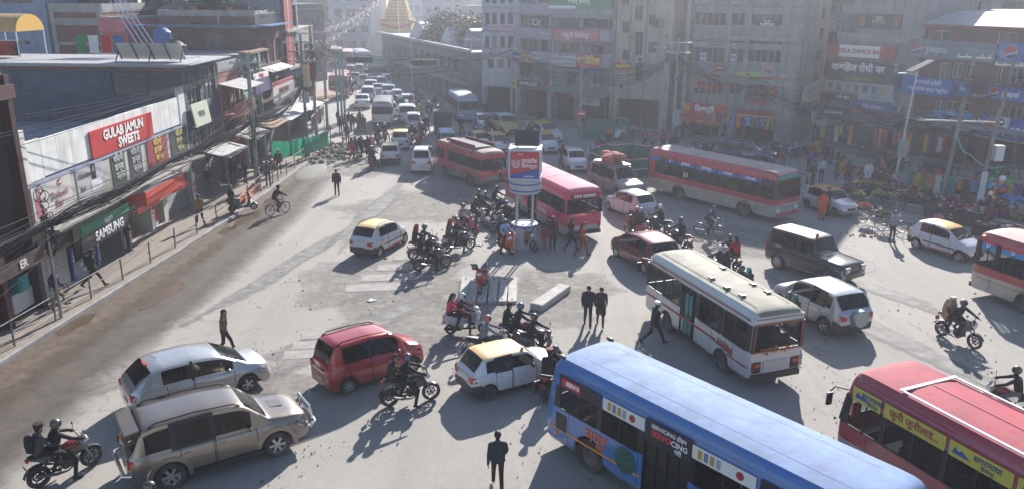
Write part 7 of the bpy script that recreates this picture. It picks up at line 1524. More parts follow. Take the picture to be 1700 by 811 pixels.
def white_x(root,L,w,H,zb,zt):
    for s in(1,-1):
        build(MB().add([(-L/2+.9,s*(w+.008),1.12),(-L/2+2.2,s*(w+.008),1.0),(-L/2+2.2,s*(w+.008),1.12),(-L/2+.9,s*(w+.008),.86)],[(0,1,2,3)]),'swoosh',flat('a8442c',.5),root)
        for k in range(4):build(MB().add([(-L/2+1.1+k*.16,s*(w+.01),.98),(-L/2+1.2+k*.16,s*(w+.01),.98),(-L/2+1.3+k*.16,s*(w+.01),1.2),(-L/2+1.2+k*.16,s*(w+.01),1.2)],[(0,1,2,3)]),'slash',flat('a8442c',.5),root)
    letter(root,'पशुपती दर्शन',.26,flat('a8702c',.5),(-L/2-.02,0,1.36),(-1,0,0),bold=.02,fit=1.4);build(MB().box((-L/2-.015,0,.80),(.02,.95,.42)),'boot_lid',flat('c4c2bc',.5,dust=.3),root)
    for s in(1,-1):build(MB().box((-L/2-.03,s*(w-.3),.82),(.03,.3,.36)).box((-L/2-.05,s*(w-.3),.9),(.03,.22,.12),mi=1),'lamp_cluster',[BLACK,REDLAMP],root)
    fr=MB();a,b_,c,d=(-L/2-.02,w-.12,zb-.0),(-L/2-.02,w-.16,zt+.02),(-L/2-.02,-w+.16,zt+.02),(-L/2-.02,-w+.12,zb)
    for p_,q_ in((a,b_),(b_,c),(c,d),(d,a)):fr.bar(p_,q_,.05,.04)
    build(fr,'red_trim',flat('a8442c',.5),root)
    for k,(x,y_)in enumerate(((-.2,.5),(-1.2,.55),(-1.2,-.5),(-2.0,.5),(-2.0,-.5),(.6,-.5))):build(MB().box((x,y_,H+.05),(.3,.1,.04)).box((x-.1,y_,H+.08),(.06,.2,.03)),'roof_bracket',BLACK,root)
    for s in(-.62,.62):build(MB().box((0,s,H+.03),(L-.8,.015,.012)),'roof_seam',flat('5a5a54',.7),root)
    build(MB().box((.35,w-.06,1.25),(.5,.03,1.5)),'teal_door_pane',flat('2f8a84',.5),root);build(MB().box((.82,w-.06,1.25),(.12,.03,1.5)),'teal_door_pane',flat('2f8a84',.5),root);build(MB().box((.6,w-.075,.72),(.75,.02,.55)),'door_base',flat('c8c6c0',.5,dust=.3),root)
pw=Vector((7.62,23.35));hd=R(110);fw=Vector((math.cos(hd),math.sin(hd)));c=pw+fw*3.4+Vector((fw.y,-fw.x))*1.02
bus('old white minibus with rust red stripes and a weathered roof',(c.x,c.y,0),hd,L=6.8,W_=2.08,H=2.72,colour='cfccc4',roof='8d8c7e',lower='857a6e',zb=1.36,zt=2.28,rb=1.5,wb=3.6,r=.38,wins=[(.25,1.5),(1.62,3.0),(4.3,5.4),(5.5,6.6)],door=(3.2,4.2),stripes=[(1.0,1.09,'a8442c',1.9,6.7,(1,-1)),(.78,.84,'a8442c',.1,1.2,(1,-1)),(2.42,2.46,'a8442c',.1,6.5,(1,-1))],extra=white_x,rake=.1,band='2c2c2e',z0=.38)
def b33_x(root,L,w,H,zb,zt):
    for k,(x0,x1,t)in enumerate([(L-1.0-1.55,L-1.0-.05,'Cement'),(L-4.1,L-2.65,'United'),(L-5.7,L-4.2,'सिमेन्ट्स'),(L-7.3,L-5.8,'युनाइटेड'),(L-8.2,L-7.4,'U')]):
        banner(root,x0,x1,zt-.3,zt+.02,w-.02,-1,'3a6ab0',[(t,.22,'f0f0f4',0,0,.03)],L);build(MB().box(((x0+x1)/2-L/2,-(w-.008),zt-.02),(x1-x0,.01,.08)),'red_edge',flat('c03038',.5),root)
    letter(root,'33',.4,flat('d8d8d8',.5),(-L/2+3.1,-(w+.004),zb+.25),(0,-1,0));banner(root,.2,.9,zt-.3,zt+.02,w-.02,-1,'3a6ab0',[],L)
    build(MB().box((L/2-.16,0,zt+.12),(.25,w*1.5,.22)),'route_board',flat('3a8a80',.5),root);build(MB().box((L/2+.06,0,z0_+.55),(.03,w*1.1,.08)),'chrome_strip',CHROME,root)
z0_=.36
a33,c33=gp(1073,310,.35),gp(1278,362,.35);d33=(c33-a33).normalized();h33=math.atan2(d33.y,d33.x);n33=Vector((-d33.y,d33.x,0));c=(a33+c33)/2+n33*1.17+d33*.15
RB=dict(colour='b0262c',roof='b9a49c',lower='b0aaa0',zlow=.62,zb=1.42,zt=2.48,rb=2.6,wb=4.9,r=.44,stripes=[(.86,.90,'c8a040',.3,9.0,(-1,1))],rake=.22)
bus('red and cream city bus with cement banners driving right',(c.x,c.y,0),h33,L=9.6,W_=2.35,H=2.95,wins=[(.3+1.5*k,1.7+1.5*k)for k in range(5)],wins_r=[(.95+1.5*k,2.35+1.5*k)for k in range(5)]+[(8.6,9.3)],extra=b33_x,**RB)
def busC_x(root,L,w,H,zb,zt):
    for x0,x1 in((.25,.85),(1.15,2.2),(2.6,3.4)):banner(root,x0,x1,zt-.3,zt+.02,w-.02,-1,'3a8ac0',[('U',.22,'f0f0f4',0,0,.03)],L);build(MB().box(((x0+x1)/2-L/2,-(w-.008),zt-.02),(x1-x0,.01,.1)),'red_edge',flat('c03038',.5),root)
hC=R(-68);fw=Vector((math.cos(hC),math.sin(hC)));q=Vector((19.75,32.6));c=q+fw*4.7+Vector((-fw.y,fw.x))*1.15
bus('red and cream city bus cut off by the right edge',(c.x,c.y,0),hC,L=9.4,W_=2.3,H=2.85,wins=[(.3+1.5*k,1.7+1.5*k)for k in range(5)],wins_r=[(.25,.95),(1.15,2.3),(2.5,3.9),(4.1,5.5),(5.7,7.1),(7.3,8.7)],extra=busC_x,**RB)
def pink_x(root,L,w,H,zb,zt):
    letter(root,'रचना यातायात',.24,flat('f0f0f0',.5),(-L/2-.012,0,zt+.16),(-1,0,0),bold=.02,fit=1.5);letter(root,'यातायात',.36,flat('e8e0e4',.5),(-1.2,w+.012,1.05),(0,1,0),bold=.02);letter(root,'रचना',.36,flat('e8e0e4',.5),(1.6,w+.012,1.05),(0,1,0),bold=.02)
    build(MB().box((-L/2-.006,0,zt+.16),(.02,1.7,.34)),'name_board',flat('8a2030',.5),root)
    for x in(1.0,-1.0,2.6):build(MB().box((x,0,H+.04),(.02,1.7,.012)),'roof_seam',flat('a04a60',.6),root)
a_,c_=gp(938,392,.35),gp(838,334,.35);d_=(c_-a_).normalized();hp=math.atan2(d_.y,d_.x);c=a_+d_*3.95+Vector((d_.y,-d_.x,0))*1.08
bus('bright pink minibus standing behind the advertising kiosk',(c.x,c.y,0),hp,L=7.9,W_=2.15,H=2.8,colour='cf2f55',roof='d0788c',lower='b4b0b2',zlow=.35,zb=1.5,zt=2.2,rb=1.9,wb=4.2,r=.4,wins=[(.4,1.7),(1.8,3.1),(5.0,6.2),(6.3,7.4)],door=(3.5,4.6),stripes=[(.72,.77,'e0a040',.4,7.8,(1,-1))],extra=pink_x)
a_,c_=gp(797,308,.3),gp(727,283,.3);d_=(c_-a_).normalized();hp=math.atan2(d_.y,d_.x);c=a_+d_*3.0+Vector((d_.y,-d_.x,0))*1.0
def rm_x(root,L,w,H,zb,zt):
    build(MB().box((-.2,0,H+.12),(3.6,1.5,.04)),'rack_floor',BLACK,root);
    for s in(1,-1):build(MB().box((-.2,s*.75,H+.2),(3.6,.04,.2)),'rack_side',flat('8a2028',.5),root)
    letter(root,'नेपाल',.2,flat('7a1a20',.5),(-L/2-.012,0,zb-.2),(-1,0,0))
bus('red and brown minibus with a roof rack seen from behind',(c.x,c.y,0),hp,L=6.2,W_=2.0,H=2.45,colour='b83038',roof='a08a88',lower='7a6a60',zlow=.42,zb=1.25,zt=1.95,rb=1.45,wb=3.3,r=.36,wins=[(.3,1.5),(1.6,2.8),(2.9,4.1),(4.9,5.8)],extra=rm_x,z0=.32)
def g_x(root,L,w,H,zb,zt):
    for k,(x0,x1,t)in enumerate([(L-1.25,L-.35,'सगरमाथा'),(L-3.1,L-1.35,'जुनी जुनीलाई...'),(L-4.75,L-3.2,'सगरमाथा'),(L-6.9,L-4.85,'सगरमाथा'),(L-8.6,L-7.0,'जुनी जुनीलाई...')]):
        o=banner(root,x0,x1,zt-.04,zt+.34,w-.02,1,'cfb83c',[(t,.2 if k not in(1,4)else .26,'a83028' if k in(1,4)else '2a4a6a',.18 if k not in(1,4)else 0,.05 if k not in(1,4)else 0,.02)]+([('सिमेन्ट',.13,'2a4a6a',.2,-.11,.01)]if k not in(1,4)else[]),L)
        if k not in(1,4):xx=x1-.3-L/2;build(MB().add([(xx+.22,w-.008,zt+.06),(xx-.28,w-.008,zt+.06),(xx-.02,w-.008,zt+.2),(xx+.06,w-.008,zt+.14),(xx+.14,w-.008,zt+.24)],[(0,1,2,3,4)]),'peak_print',flat('2a4a90',.5),o)
    for s in(1,-1):build(MB().box((-.7,s*(w-.22),H+.03),(L-1.9,.07,.03)),'roof_trim',flat('d8d4cc',.5,dust=.3),root)
    build(MB().box((L/2-1.6,0,H+.04),(.1,w*1.7,.03)),'roof_trim',flat('d8d4cc',.5,dust=.3),root);build(MB().box((-.7,0,H+.045),(L-2,.015,.015)),'roof_seam',flat('8a2030',.6),root)
    build(MB().box((L/2-.42,w-.14,zb+.45),(.05,.3,.4)),'windscreen_flag',flat('c02830',.6),root)
hG=R(114);fw=Vector((math.cos(hG),math.sin(hG)));q=gp(1415,618,2.85);q=Vector((q.x,q.y));c=q-fw*4.5+Vector((fw.y,-fw.x))*1.1
bus('crimson roofed bus with yellow cement banners at the lower right corner',(c.x,c.y,0),hG,L=9.4,W_=2.3,H=2.95,colour='a01828',roof='a83048',lower='8f8d8c',zlow=.5,zb=1.42,zt=2.22,rb=2.4,wb=5.2,r=.45,wins=[(8.05,9.1),(6.3,7.95),(4.7,6.2),(1.2,2.6)],wins_r=[(.6+1.45*k,1.95+1.45*k)for k in range(5)],door=(2.75,4.5),extra=g_x)
p=gp(767,200);bus('pale blue and white minibus facing the camera on the far side',(p.x,p.y+1.5,0),R(-76),L=6.4,W_=2.1,H=2.65,colour='9aa6ba',roof='b0b4bc',lower='7a86a0',zb=1.3,zt=2.05,rb=1.4,wb=3.5,r=.37,wins=[(.3+1.15*k,1.35+1.15*k)for k in range(5)],z0=.32)
p=gp(630,212);bus('white minibus with blue edges seen from behind in the jam',(p.x,p.y+2.6,0),R(97),L=5.6,W_=2.0,H=2.45,colour='8fa0bc',roof='6a6e78',zb=1.3,zt=1.95,rb=1.3,wb=3.0,r=.36,wins=[(.3+1.2*k,1.4+1.2*k)for k in range(4)],z0=.32,rear_paint='b8bcc4',stripes=[(.9,1.1,'3a6ac0',.1,5.4,(1,-1))])
for i,(x,y_,d,L_,c_,r_,lab)in enumerate([(566,160,98,7.5,'a02c38','b08a8a','red bus tail at the far kerb behind the teal pipes'),(627,133,-78,8.0,'5a8a6a','4a9a7a','green roofed bus at the back of the jam'),(601,112,-72,9.0,'5a6a88','8a98b0','long blue grey bus across the far road'),(577,112,100,8.0,'7a7478','c09aa0','far bus with a pink white roof'),(560,106,100,8.0,'90767a','c4a8a8','farthest bus with a pale pink roof at the left')]):
    p=gp(x,y_);bus(lab,(p.x,p.y,0),R(d),L=L_,W_=2.3,H=2.9,colour=c_,roof=r_,zb=1.4,zt=2.2,wins=[(.4+1.3*k,1.6+1.3*k)for k in range(5)],group='buses far back in the jam',seats=False)
def passengers(bus_label,short,cols):
    b=next(o for o in COL.objects if o.get('label')==bus_label);st=[c for c in b.children if c.name.startswith('seat')];M0=b.matrix_basis
    for k,c in enumerate(cols):
        q=st[(k*3+1)%len(st)];person('passenger '+['first','second','third','fourth','fifth','sixth','seventh'][k]+' from the tail of the '+short,M0@(q.location+Vector((.08,.2 if k%2 else-.2,.5))),b.rotation_euler.z,'sit',top=c,group='passengers in the '+short)
passengers('old white minibus with rust red stripes and a weathered roof','old white minibus',['8a3a3a','b8b4ac','3a4a6a','5a5a50','a07a5a','2a2c34'])
passengers('long blue city bus with a dented pale blue roof at lower right','long blue bus',['a8a4a0','6a2a34','3a5a7a','8a7a5a','2c2e36','b06a4a'])
passengers('crimson roofed bus with yellow cement banners at the lower right corner','crimson roofed bus',['7a8a90','3a3a44','b0a090','5a3040'])
# ---------------------------------------------------------------- two wheelers and their riders
def ride(kind,px,py,deg,label,riders,colour='17181c',accent='17181c',rim=None,pos=None,lean=0.,zlev=0.):
    p=pos or gp(px,py,zlev);l=(p.x,p.y,0);z=R(deg)
    if kind=='m':motorcycle(label,l,z,colour,accent,rim,lean=lean)
    else:scooter(label,l,z,colour,lean=lean)
    for k,(lab,pose,kw)in enumerate(riders):person(lab,l,z,pose,**kw)
M_,MS,PI_,SC,SP_='moto','moto_stop','pillion','scooter','scooter_pillion'
H=lambda c:dict(helmet=c)
ride('m',112,789,52,'black motorcycle with red trim behind the bronze off-roader',[('rider in black jacket and visored helmet at the lower left corner',MS,dict(top='131418',legs='1a1a1e',helmet='1c1c20')),('passenger in grey and red jacket with a black backpack',PI_,dict(top='4a4446',legs='16161a',pack='101114',cap='141416'))],accent='8a1a1c')
ride('s',0,0,25,'scooter half out of view below the bronze off-roader',[('rider in a dark helmet at the bottom edge by the off-roader',SC,dict(top='18191d',helmet='16181c'))],'2a2c30',pos=gp(262,808,1.45))
ride('m',682,668,21,'black motorcycle waiting beside the red hatchback',[('rider in dark leather and navy helmet beside the red hatchback',MS,dict(top='1a1b20',legs='15161b',helmet='20284a')),('hooded passenger in olive jacket beside the red hatchback',PI_,dict(top='3a3730',legs='131318',hair='3a3730'))])
ride('s',775,553,7,'white and black scooter left of the drain slabs',[('scooter rider in maroon coat and white helmet',SC,dict(style='fk',top='4a2a36',legs='1a1a20',helmet='d0d4dc')),('scooter passenger in pink jacket and black trousers',SP_,dict(style='fl',top='c84a64',legs='16171c'))],'b8bcc4')
ride('m',866,574,8,'black motorcycle with red seat panel beside the taxi roof',[('rider in black with a blue patterned helmet',MS,dict(top='15161a',helmet='2a3a8a')),('bare headed passenger in black hooded jacket',PI_,dict(top='121317',legs='15151a'))],accent='8a1a22')
ride('s',893,592,-18,'black scooter in front of the boxy taxi bonnet',[('rider all in black with black helmet ahead of the boxy taxi',SC,dict(top='111216',legs='121216',helmet='17191e'))],'1a1b1f')
ride('m',812,597,10,'dark motorcycle hidden behind the boxy taxi',[('rider in grey patterned shirt and red helmet behind the taxi',MS,dict(top='7a7e88',helmet='b02a30'))])
ride('m',921,652,62,'red and black motorcycle squeezed between taxi and blue bus',[('rider in dark jacket by the blue bus mirror',MS,dict(top='1a1a1e',helmet='16161a')),('passenger with maroon cap by the blue bus mirror',PI_,dict(top='17181c',cap='6a1a20'))],'a03018','a03018')
scooter('red parked scooter with a helmet on its mirror on the drain slabs',(gp(803,484).x,gp(803,484).y,.13),R(-100),'b0161e',lean=.12)
o=empty('parked_helmet',(gp(803,484).x-.36,gp(803,484).y-.3,1.25));tag(o,'dark helmet hung on the parked red scooter','helmet');helmet_part(o,(0,0,0),'3a1c22')
ride('m',718,446,25,'black motorcycle with gold wheels in the waiting group',[('rider in black on the gold wheeled motorcycle',MS,dict(top='16171b',legs='1a1d28',helmet='24262c')),('woman passenger in black on the gold wheeled motorcycle',PI_,dict(style='fl',top='131418',legs='20222c'))],rim=flat('8a6a3a',.4))
ride('m',708,428,27,'red and black motorcycle behind the gold wheeled one',[('tall rider in black helmet behind the gold wheeled motorcycle',MS,dict(top='15161a',helmet='1a1b1f')),('passenger in red headscarf at the left of the waiting group',PI_,dict(style='fl',top='2a2426',scarf='b01c24'))],accent='8a1a20')
ride('m',762,417,33,'black motorcycle whose front wheel casts a ring shadow',[('rider in black with grey helmet in the middle of the waiting group',MS,dict(top='16181d',helmet='4a4c50')),('passenger in grey shawl and red scarf in the middle group',PI_,dict(style='fl',top='5e5a5c',scarf='b8202a',legs='1a1d28'))])
ride('s',773,388,-32,'red scooter in the waiting group behind',[('rider in grey top and dark helmet on the red scooter',SC,dict(top='8a8688',helmet='2c2e34'))],'b01a22')
ride('s',793,376,-36,'silver scooter in the waiting group',[('rider in navy on the silver scooter',SC,dict(top='23262e',helmet='33363c'))],'8c9096')
ride('m',806,366,-30,'black motorcycle deep in the waiting group',[('rider with silver helmet deep in the waiting group',MS,dict(top='22242a',helmet='a8acb0')),('passenger in black at the back of the waiting group',PI_,dict(top='15161a',helmet='1e2024'))])
ride('m',825,356,-24,'purple tanked motorcycle nearest the pink bus',[('rider in dark grey on the purple motorcycle',MS,dict(top='2a2c32',helmet='3c3f46'))],accent='5a3a8a')
ride('m',838,384,-150,'black motorcycle close to the kiosk drum',[('rider in black with blue grey helmet at the kiosk',MS,dict(top='14161c',helmet='5a6288'))])
ride('s',840,418,-66,'orange scooter facing the camera by the kiosk',[('rider in pale blue shirt with backpack straps on the orange scooter',SC,dict(top='9ab0d0',legs='222838',helmet='2c3040',pack='181a20')),('passenger in black behind the pale blue shirt',SP_,dict(style='fl',top='17181c'))],'d0521c')
p=gp(872,413);motorcycle('parked black motorcycle leaning beside the kiosk drum',(p.x,p.y,0),R(-48),lean=.1)
o=empty('parked_helmet',(p.x-.1,p.y+.1,1.12));tag(o,'grey helmet resting on the parked motorcycle by the kiosk','helmet');helmet_part(o,(0,0,0),'8a8c90')
ride('s',1052,392,118,'red scooter seen from behind near the small silver hatchback',[('rider in maroon with red helmet on the red scooter',SC,dict(top='4a1c24',helmet='b03038')),('passenger in dark red coat and grey helmet',SP_,dict(style='fl',top='4a2428',helmet='8a8c90'))],'b01c28')
ride('m',1091,390,135,'dark motorcycle with a white helmeted rider behind the maroon car',[('rider in charcoal jacket and white helmet',MS,dict(top='2a2c32',legs='3a4660',helmet='d0d2d4'))])
ride('m',1126,414,120,'dark motorcycle just behind the maroon car',[('rider in navy jacket with black helmet behind the maroon car',MS,dict(top='1c2230',helmet='22242a'))])
ride('m',1207,446,112,'motorcycle with pink plate ahead of the white bus',[('rider in black helmet ahead of the white bus',M_,dict(top='1a1b20',helmet='1c1d21')),('passenger in bright red jacket and dark blue cap',PI_,dict(style='fl',top='a81822',hair='20244a'))])
ride('m',1190,466,112,'motorcycle hidden beyond the white bus roof',[('rider with white helmet and green pack beyond the white bus roof',M_,dict(top='2a3430',helmet='d0d4d8',pack='2a4a3a')),('passenger in maroon quilted coat beyond the white bus roof',PI_,dict(style='fl',top='4a2a30',helmet='b07a80'))])
ride('m',1226,503,110,'motorcycle hidden behind the middle of the white bus',[('rider in black helmet beside the white bus',M_,dict(top='17191d',helmet='1c1e22')),('passenger in teal headscarf beside the white bus',PI_,dict(style='fl',top='1c2024',scarf='4aa0a0'))])
ride('s',1298,548,112,'scooter passing beside the silver compact off-roader',[('rider in green jacket and black helmet by the silver off-roader',SC,dict(top='1c5a46',helmet='1e2024')),('passenger in dark coat with green scarf by the silver off-roader',SP_,dict(style='fl',top='1c2028',scarf='1c7a60'))],'9a9ea4')
ride('m',1588,567,-64,'dark motorcycle riding right across the open road',[('rider bent forward in black with dark helmet on the open road',M_,dict(top='1c1e22',legs='33333a',helmet='3a2a2c')),('passenger in pale cap behind the brown pad on the open road',PI_,dict(top='3a3030',cap='b8b0a8',scale=.94))])
p=gp(1588,567);o=build(MB().rings([[(x-.5,math.cos(R(a))*.26,1.12+math.sin(R(a))*.42)for a in range(0,360,30)]for x in(-.12,-.04,.04,.12)]),'rolled_mat',mat('brown_mat',(.42,.26,.15),.85,var=.2),None,40,(p.x,p.y,0),R(-64));tag(o,'thick brown foam roll carried between the two riders','roll')
ride('m',1668,690,148,'red and black motorcycle at the right edge',[('rider in black jacket and helmet at the right edge',MS,dict(top='131418',legs='6a666a',helmet='141518'))],accent='8a2020')
ride('m',619,280,90,'dark motorcycle with a red tail lamp heading up the road',[('rider in dark clothes heading up the road',MS,dict(top='23252c',helmet='3a3c44')),('passenger in navy heading up the road',PI_,dict(top='1c2030',helmet='22242a'))])
far=[(695,252,92,'red'),(640,236,95,'dark'),(628,240,95,'dark'),(700,234,95,'dark'),(684,238,95,'green'),(707,222,95,'dark'),(668,186,95,'dark'),(655,180,-80,'dark'),(684,184,-80,'red'),(697,198,95,'yellow'),(690,206,95,'dark'),(640,176,95,'blue'),(578,160,98,'red'),(586,156,98,'dark'),(727,204,-85,'dark'),(733,198,-85,'grey'),(722,186,-85,'dark'),(700,180,-80,'grey'),(676,168,-80,'red'),(692,172,-80,'dark'),(712,196,-82,'dark'),
       (789,226,-80,'blue'),(810,224,-78,'red'),(815,232,-78,'dark'),(840,256,-100,'grey'),(866,248,-85,'white'),(880,240,-80,'dark'),(934,276,-85,'dark'),(993,262,-90,'red'),(1003,268,-80,'dark'),(765,222,95,'dark')]
wh=['directly left of the red minibus','behind the braking taxi, right one','behind the braking taxi, left one','beside the pale taxi roof','left of the pair by the pale taxi','ahead of the pair by the pale taxi','before the white saloon in the jam','between cars at the left of the jam','right beside the white saloon','with a yellow jacket beside the pickup','beside the silver pickup','in the thick of the jam near the jeep','left of two by the red bus tail','right of two by the red bus tail','nearest of three left of the facing minibus','second of three left of the facing minibus','farthest of three left of the facing minibus','at the right fringe of the jam, first','at the right fringe of the jam, second','at the right fringe of the jam, third','alone between jam and facing minibus','left of the two before the yellow fronted taxi','right of the two before the yellow fronted taxi','closest before the yellow fronted taxi','with a grey top behind the kiosk panel','in white left of the dark bikes by the taxis','between the two yellow topped taxis','beside the white hatchback facing the camera','left of the green enclosure in red','left of the green enclosure in dark clothes','beside the dark cargo truck']
TC={'red':'9a2028','dark':'1e2026','green':'3a4a2c','yellow':'a08a2c','blue':'3a5a8a','grey':'6a6c72','white':'b4b8c0'}
for i,((x,y_,d,c_),w_)in enumerate(zip(far,wh)):
    ride('m' if i%3 else 's',x,y_,d,('scooter ' if i%3==0 else 'motorcycle ')+w_,[('rider on the two wheeler '+w_,MS if i%3 else SC,dict(top=TC[c_],helmet=['1c1e22','a8acb0','2a2c34','8a2028'][i%4]))]+([('passenger on the two wheeler '+w_,PI_,dict(top=['2a2c34','4a3036','1c2026'][i%3],helmet='22242a'))]if i%3==2 else[]),accent=['17181c','8a1a20','24345a'][i%3],colour=['17181c','8a1a20','5a5e66'][i%3])
# cyclists
for(x,y_,d,lab,plab,kw)in[(462,356,52,'bicycle on the wet strip of the left road','cyclist in black walking his bicycle pace on the left road',dict(top='17181c',legs='15161a',cap='2a2426')),(1177,393,-28,'black roadster bicycle crossing the open junction','cyclist in blue jacket crossing the junction',dict(top='2a3a5a',legs='17181c'))]:
    p=gp(x,y_);bicycle(lab,(p.x,p.y,0),R(d));person(plab,(p.x,p.y,0),R(d),'bicycle',**kw)
# parked two wheelers
for i,(x,y_,d,k,c_,lab)in enumerate([(404,354,30,'s','1a1b1f','dark parked scooter under a cover on the left pavement'),(392,296,60,'m','b0b4b8','white and red motorcycle parked at the wrapped pole'),(447,290,70,'m','8a2a2c','motorcycle parked beyond the wrapped pole'),(520,198,80,'m','17181c','first motorcycle parked behind the green net'),(528,188,80,'m','17181c','second motorcycle parked behind the green net'),(524,206,80,'s','4a4c52','scooter parked nearest behind the green net'),
        (1158,258,-70,'s','6a6c70','scooter parked first before the shoe shop'),(1172,257,-70,'m','17181c','motorcycle parked second before the shoe shop'),(1186,256,-72,'s','5a2a2c','maroon scooter parked third before the shoe shop'),(1202,256,-75,'m','17181c','motorcycle parked fourth before the shoe shop'),(1145,262,-70,'s','8a8c90','pale scooter parked left before the shoe shop'),(1290,258,-80,'m','17181c','motorcycle parked right of the navy pickup'),(1305,262,-82,'m','24345a','blue motorcycle parked right of the navy pickup'),
        (1425,298,-60,'m','24345a','first motorcycle of the island row, blue'),(1447,304,-60,'m','17181c','second motorcycle of the island row, dark'),(1468,310,-58,'m','8a2026','third motorcycle of the island row, red'),(1533,302,160,'m','17181c','motorcycle standing sideways behind the red chair'),(1650,312,-80,'m','8a1a20','red motorcycle parked at the far right shops'),(1664,318,-85,'m','17181c','dark motorcycle parked at the far right shops'),(1075,268,-100,'m','17181c','first motorcycle parked beyond the green enclosure'),(1090,266,-100,'s','6a6c70','scooter parked beyond the green enclosure'),(1060,262,-100,'s','2a5a9a','blue scooter parked beyond the green enclosure')]):
    p=gp(x,y_);(motorcycle if k=='m' else scooter)(lab,(p.x,p.y,.12 if x<450 else 0),R(d),c_,lean=.08)
# ---------------------------------------------------------------- pedestrians
def walker(px,py,deg,lab,pose='walk',z=0.,**kw):p=gp(px,py,z);return person(lab,(p.x,p.y,z),R(deg),pose,**kw)
walker(375,588,15,'man in taupe jacket phoning beside the silver hatchback','phone',top='6e5c52',legs='1c1e26')
walker(826,814,95,'person in dark jacket walking away at the bottom of the picture','walk',top='303642',legs='1c1e24',shoes='b8b4b0')
walker(975,541,-92,'man in black suit walking towards the camera','walk',style='m',top='262932',legs='22242b')
walker(996,540,-92,'woman in dark brown coat beside the man in the suit','walk',style='fkl',top='4a3430',legs='22242b',scale=.95)
walker(1084,571,15,'traffic policeman in navy with a white cap by the white bus','stride',style='c',top='161c2c',legs='141824',cap='e0e0e0')
walker(560,325,-90,'lone man in dark clothes on the left road','stand',top='1c2230',legs='22242c')
walker(98,511,40,'man in blue jacket and beige trousers at the phone shop','walk',z=.12,top='1c2a5a',legs='9a8468')
walker(157,476,35,'man in black with a backpack striding past the phone shop','stride',z=.12,style='c',top='14151a',legs='14151a',pack='101114',cap='16161a')
walker(334,374,130,'person in mustard jacket on the left pavement','walk',z=.12,top='8a6a2c',legs='2a2420')
walker(214,418,20,'person standing in the sweet shop doorway','stand_folded',z=.15,top='1c2230',legs='16171c')
walker(350,322,110,'man with a grey backpack among those at the wrapped pole','walk',z=.12,top='2c3440',legs='6a6258',pack='2a2e38')
walker(388,306,100,'person in black nearest the wrapped pole','stand',z=.12,top='15161a')
walker(408,305,60,'second person in black at the wrapped pole','stand_folded',z=.12,top='1a1b20')
walker(446,310,-70,'man in grey jacket and cap right of the wrapped pole','stand_folded',z=.12,top='4a4c50',legs='2a2c34',cap='2a2c30')
walker(464,289,-80,'man in brown jacket standing alone on the pavement','stand',z=.12,top='3a3430',legs='1c1c20',cap='8a8078')
walker(386,357,60,'man bending over the covered scooter','stand_folded',z=.12,top='17181c',legs='1c1d22')
crowd=[(577,238,'in grey and blue jeans by the rubble','stand',dict(top='5a5c62',legs='2c3c5a')),(584,266,'in bright red salwar by the rubble','walk',dict(style='fkl',top='b8202c',legs='b8202c')),(591,264,'in black right of the red salwar','walk',dict(top='17181c')),(600,262,'in dark grey with a bag near the rubble','walk',dict(style='fl',top='2a2c30')),(611,262,'in navy walking up at the road edge','walk',dict(top='1c2434')),(617,258,'in pink top at the road edge','stand',dict(style='fl',top='c87a9a')),(566,224,'at the left of the far kerb group','stand',dict(top='22242a')),(573,220,'in ochre in the far kerb group','stand',dict(top='8a6a38')),(580,216,'in black arms folded in the far kerb group','stand_folded',dict(top='17181c')),(586,219,'in dark blue in the far kerb group','stand',dict(top='24304a')),(594,221,'in green in the far kerb group','walk',dict(top='3a5a44')),(604,222,'at the right of the far kerb group','walk',dict(top='26282e')),(562,212,'small at the back left of the far kerb group','stand',dict(top='2c2428')),(598,212,'small at the back of the far kerb group','stand',dict(top='3a3c44'))]
for x,y_,lab,ps,kw in crowd:walker(x,y_,rk.uniform(40,120),'person '+lab,ps,**kw)
walker(903,412,-100,'child in red by the kiosk drum','stand',top='a01c24',legs='a01c24',scale=.68)
walker(917,414,80,'woman in brown and rust coat beside the pink bus','stand',style='fkl',top='4a2c22',legs='22242c')
walker(947,417,-20,'woman in black walking past the pink bus','walk',style='fkl',top='181a20',legs='2c3a5a')
walker(965,425,-15,'girl in orange top and red trousers beside the pink bus','walk',style='fl',top='a0522c',legs='8a1c24')
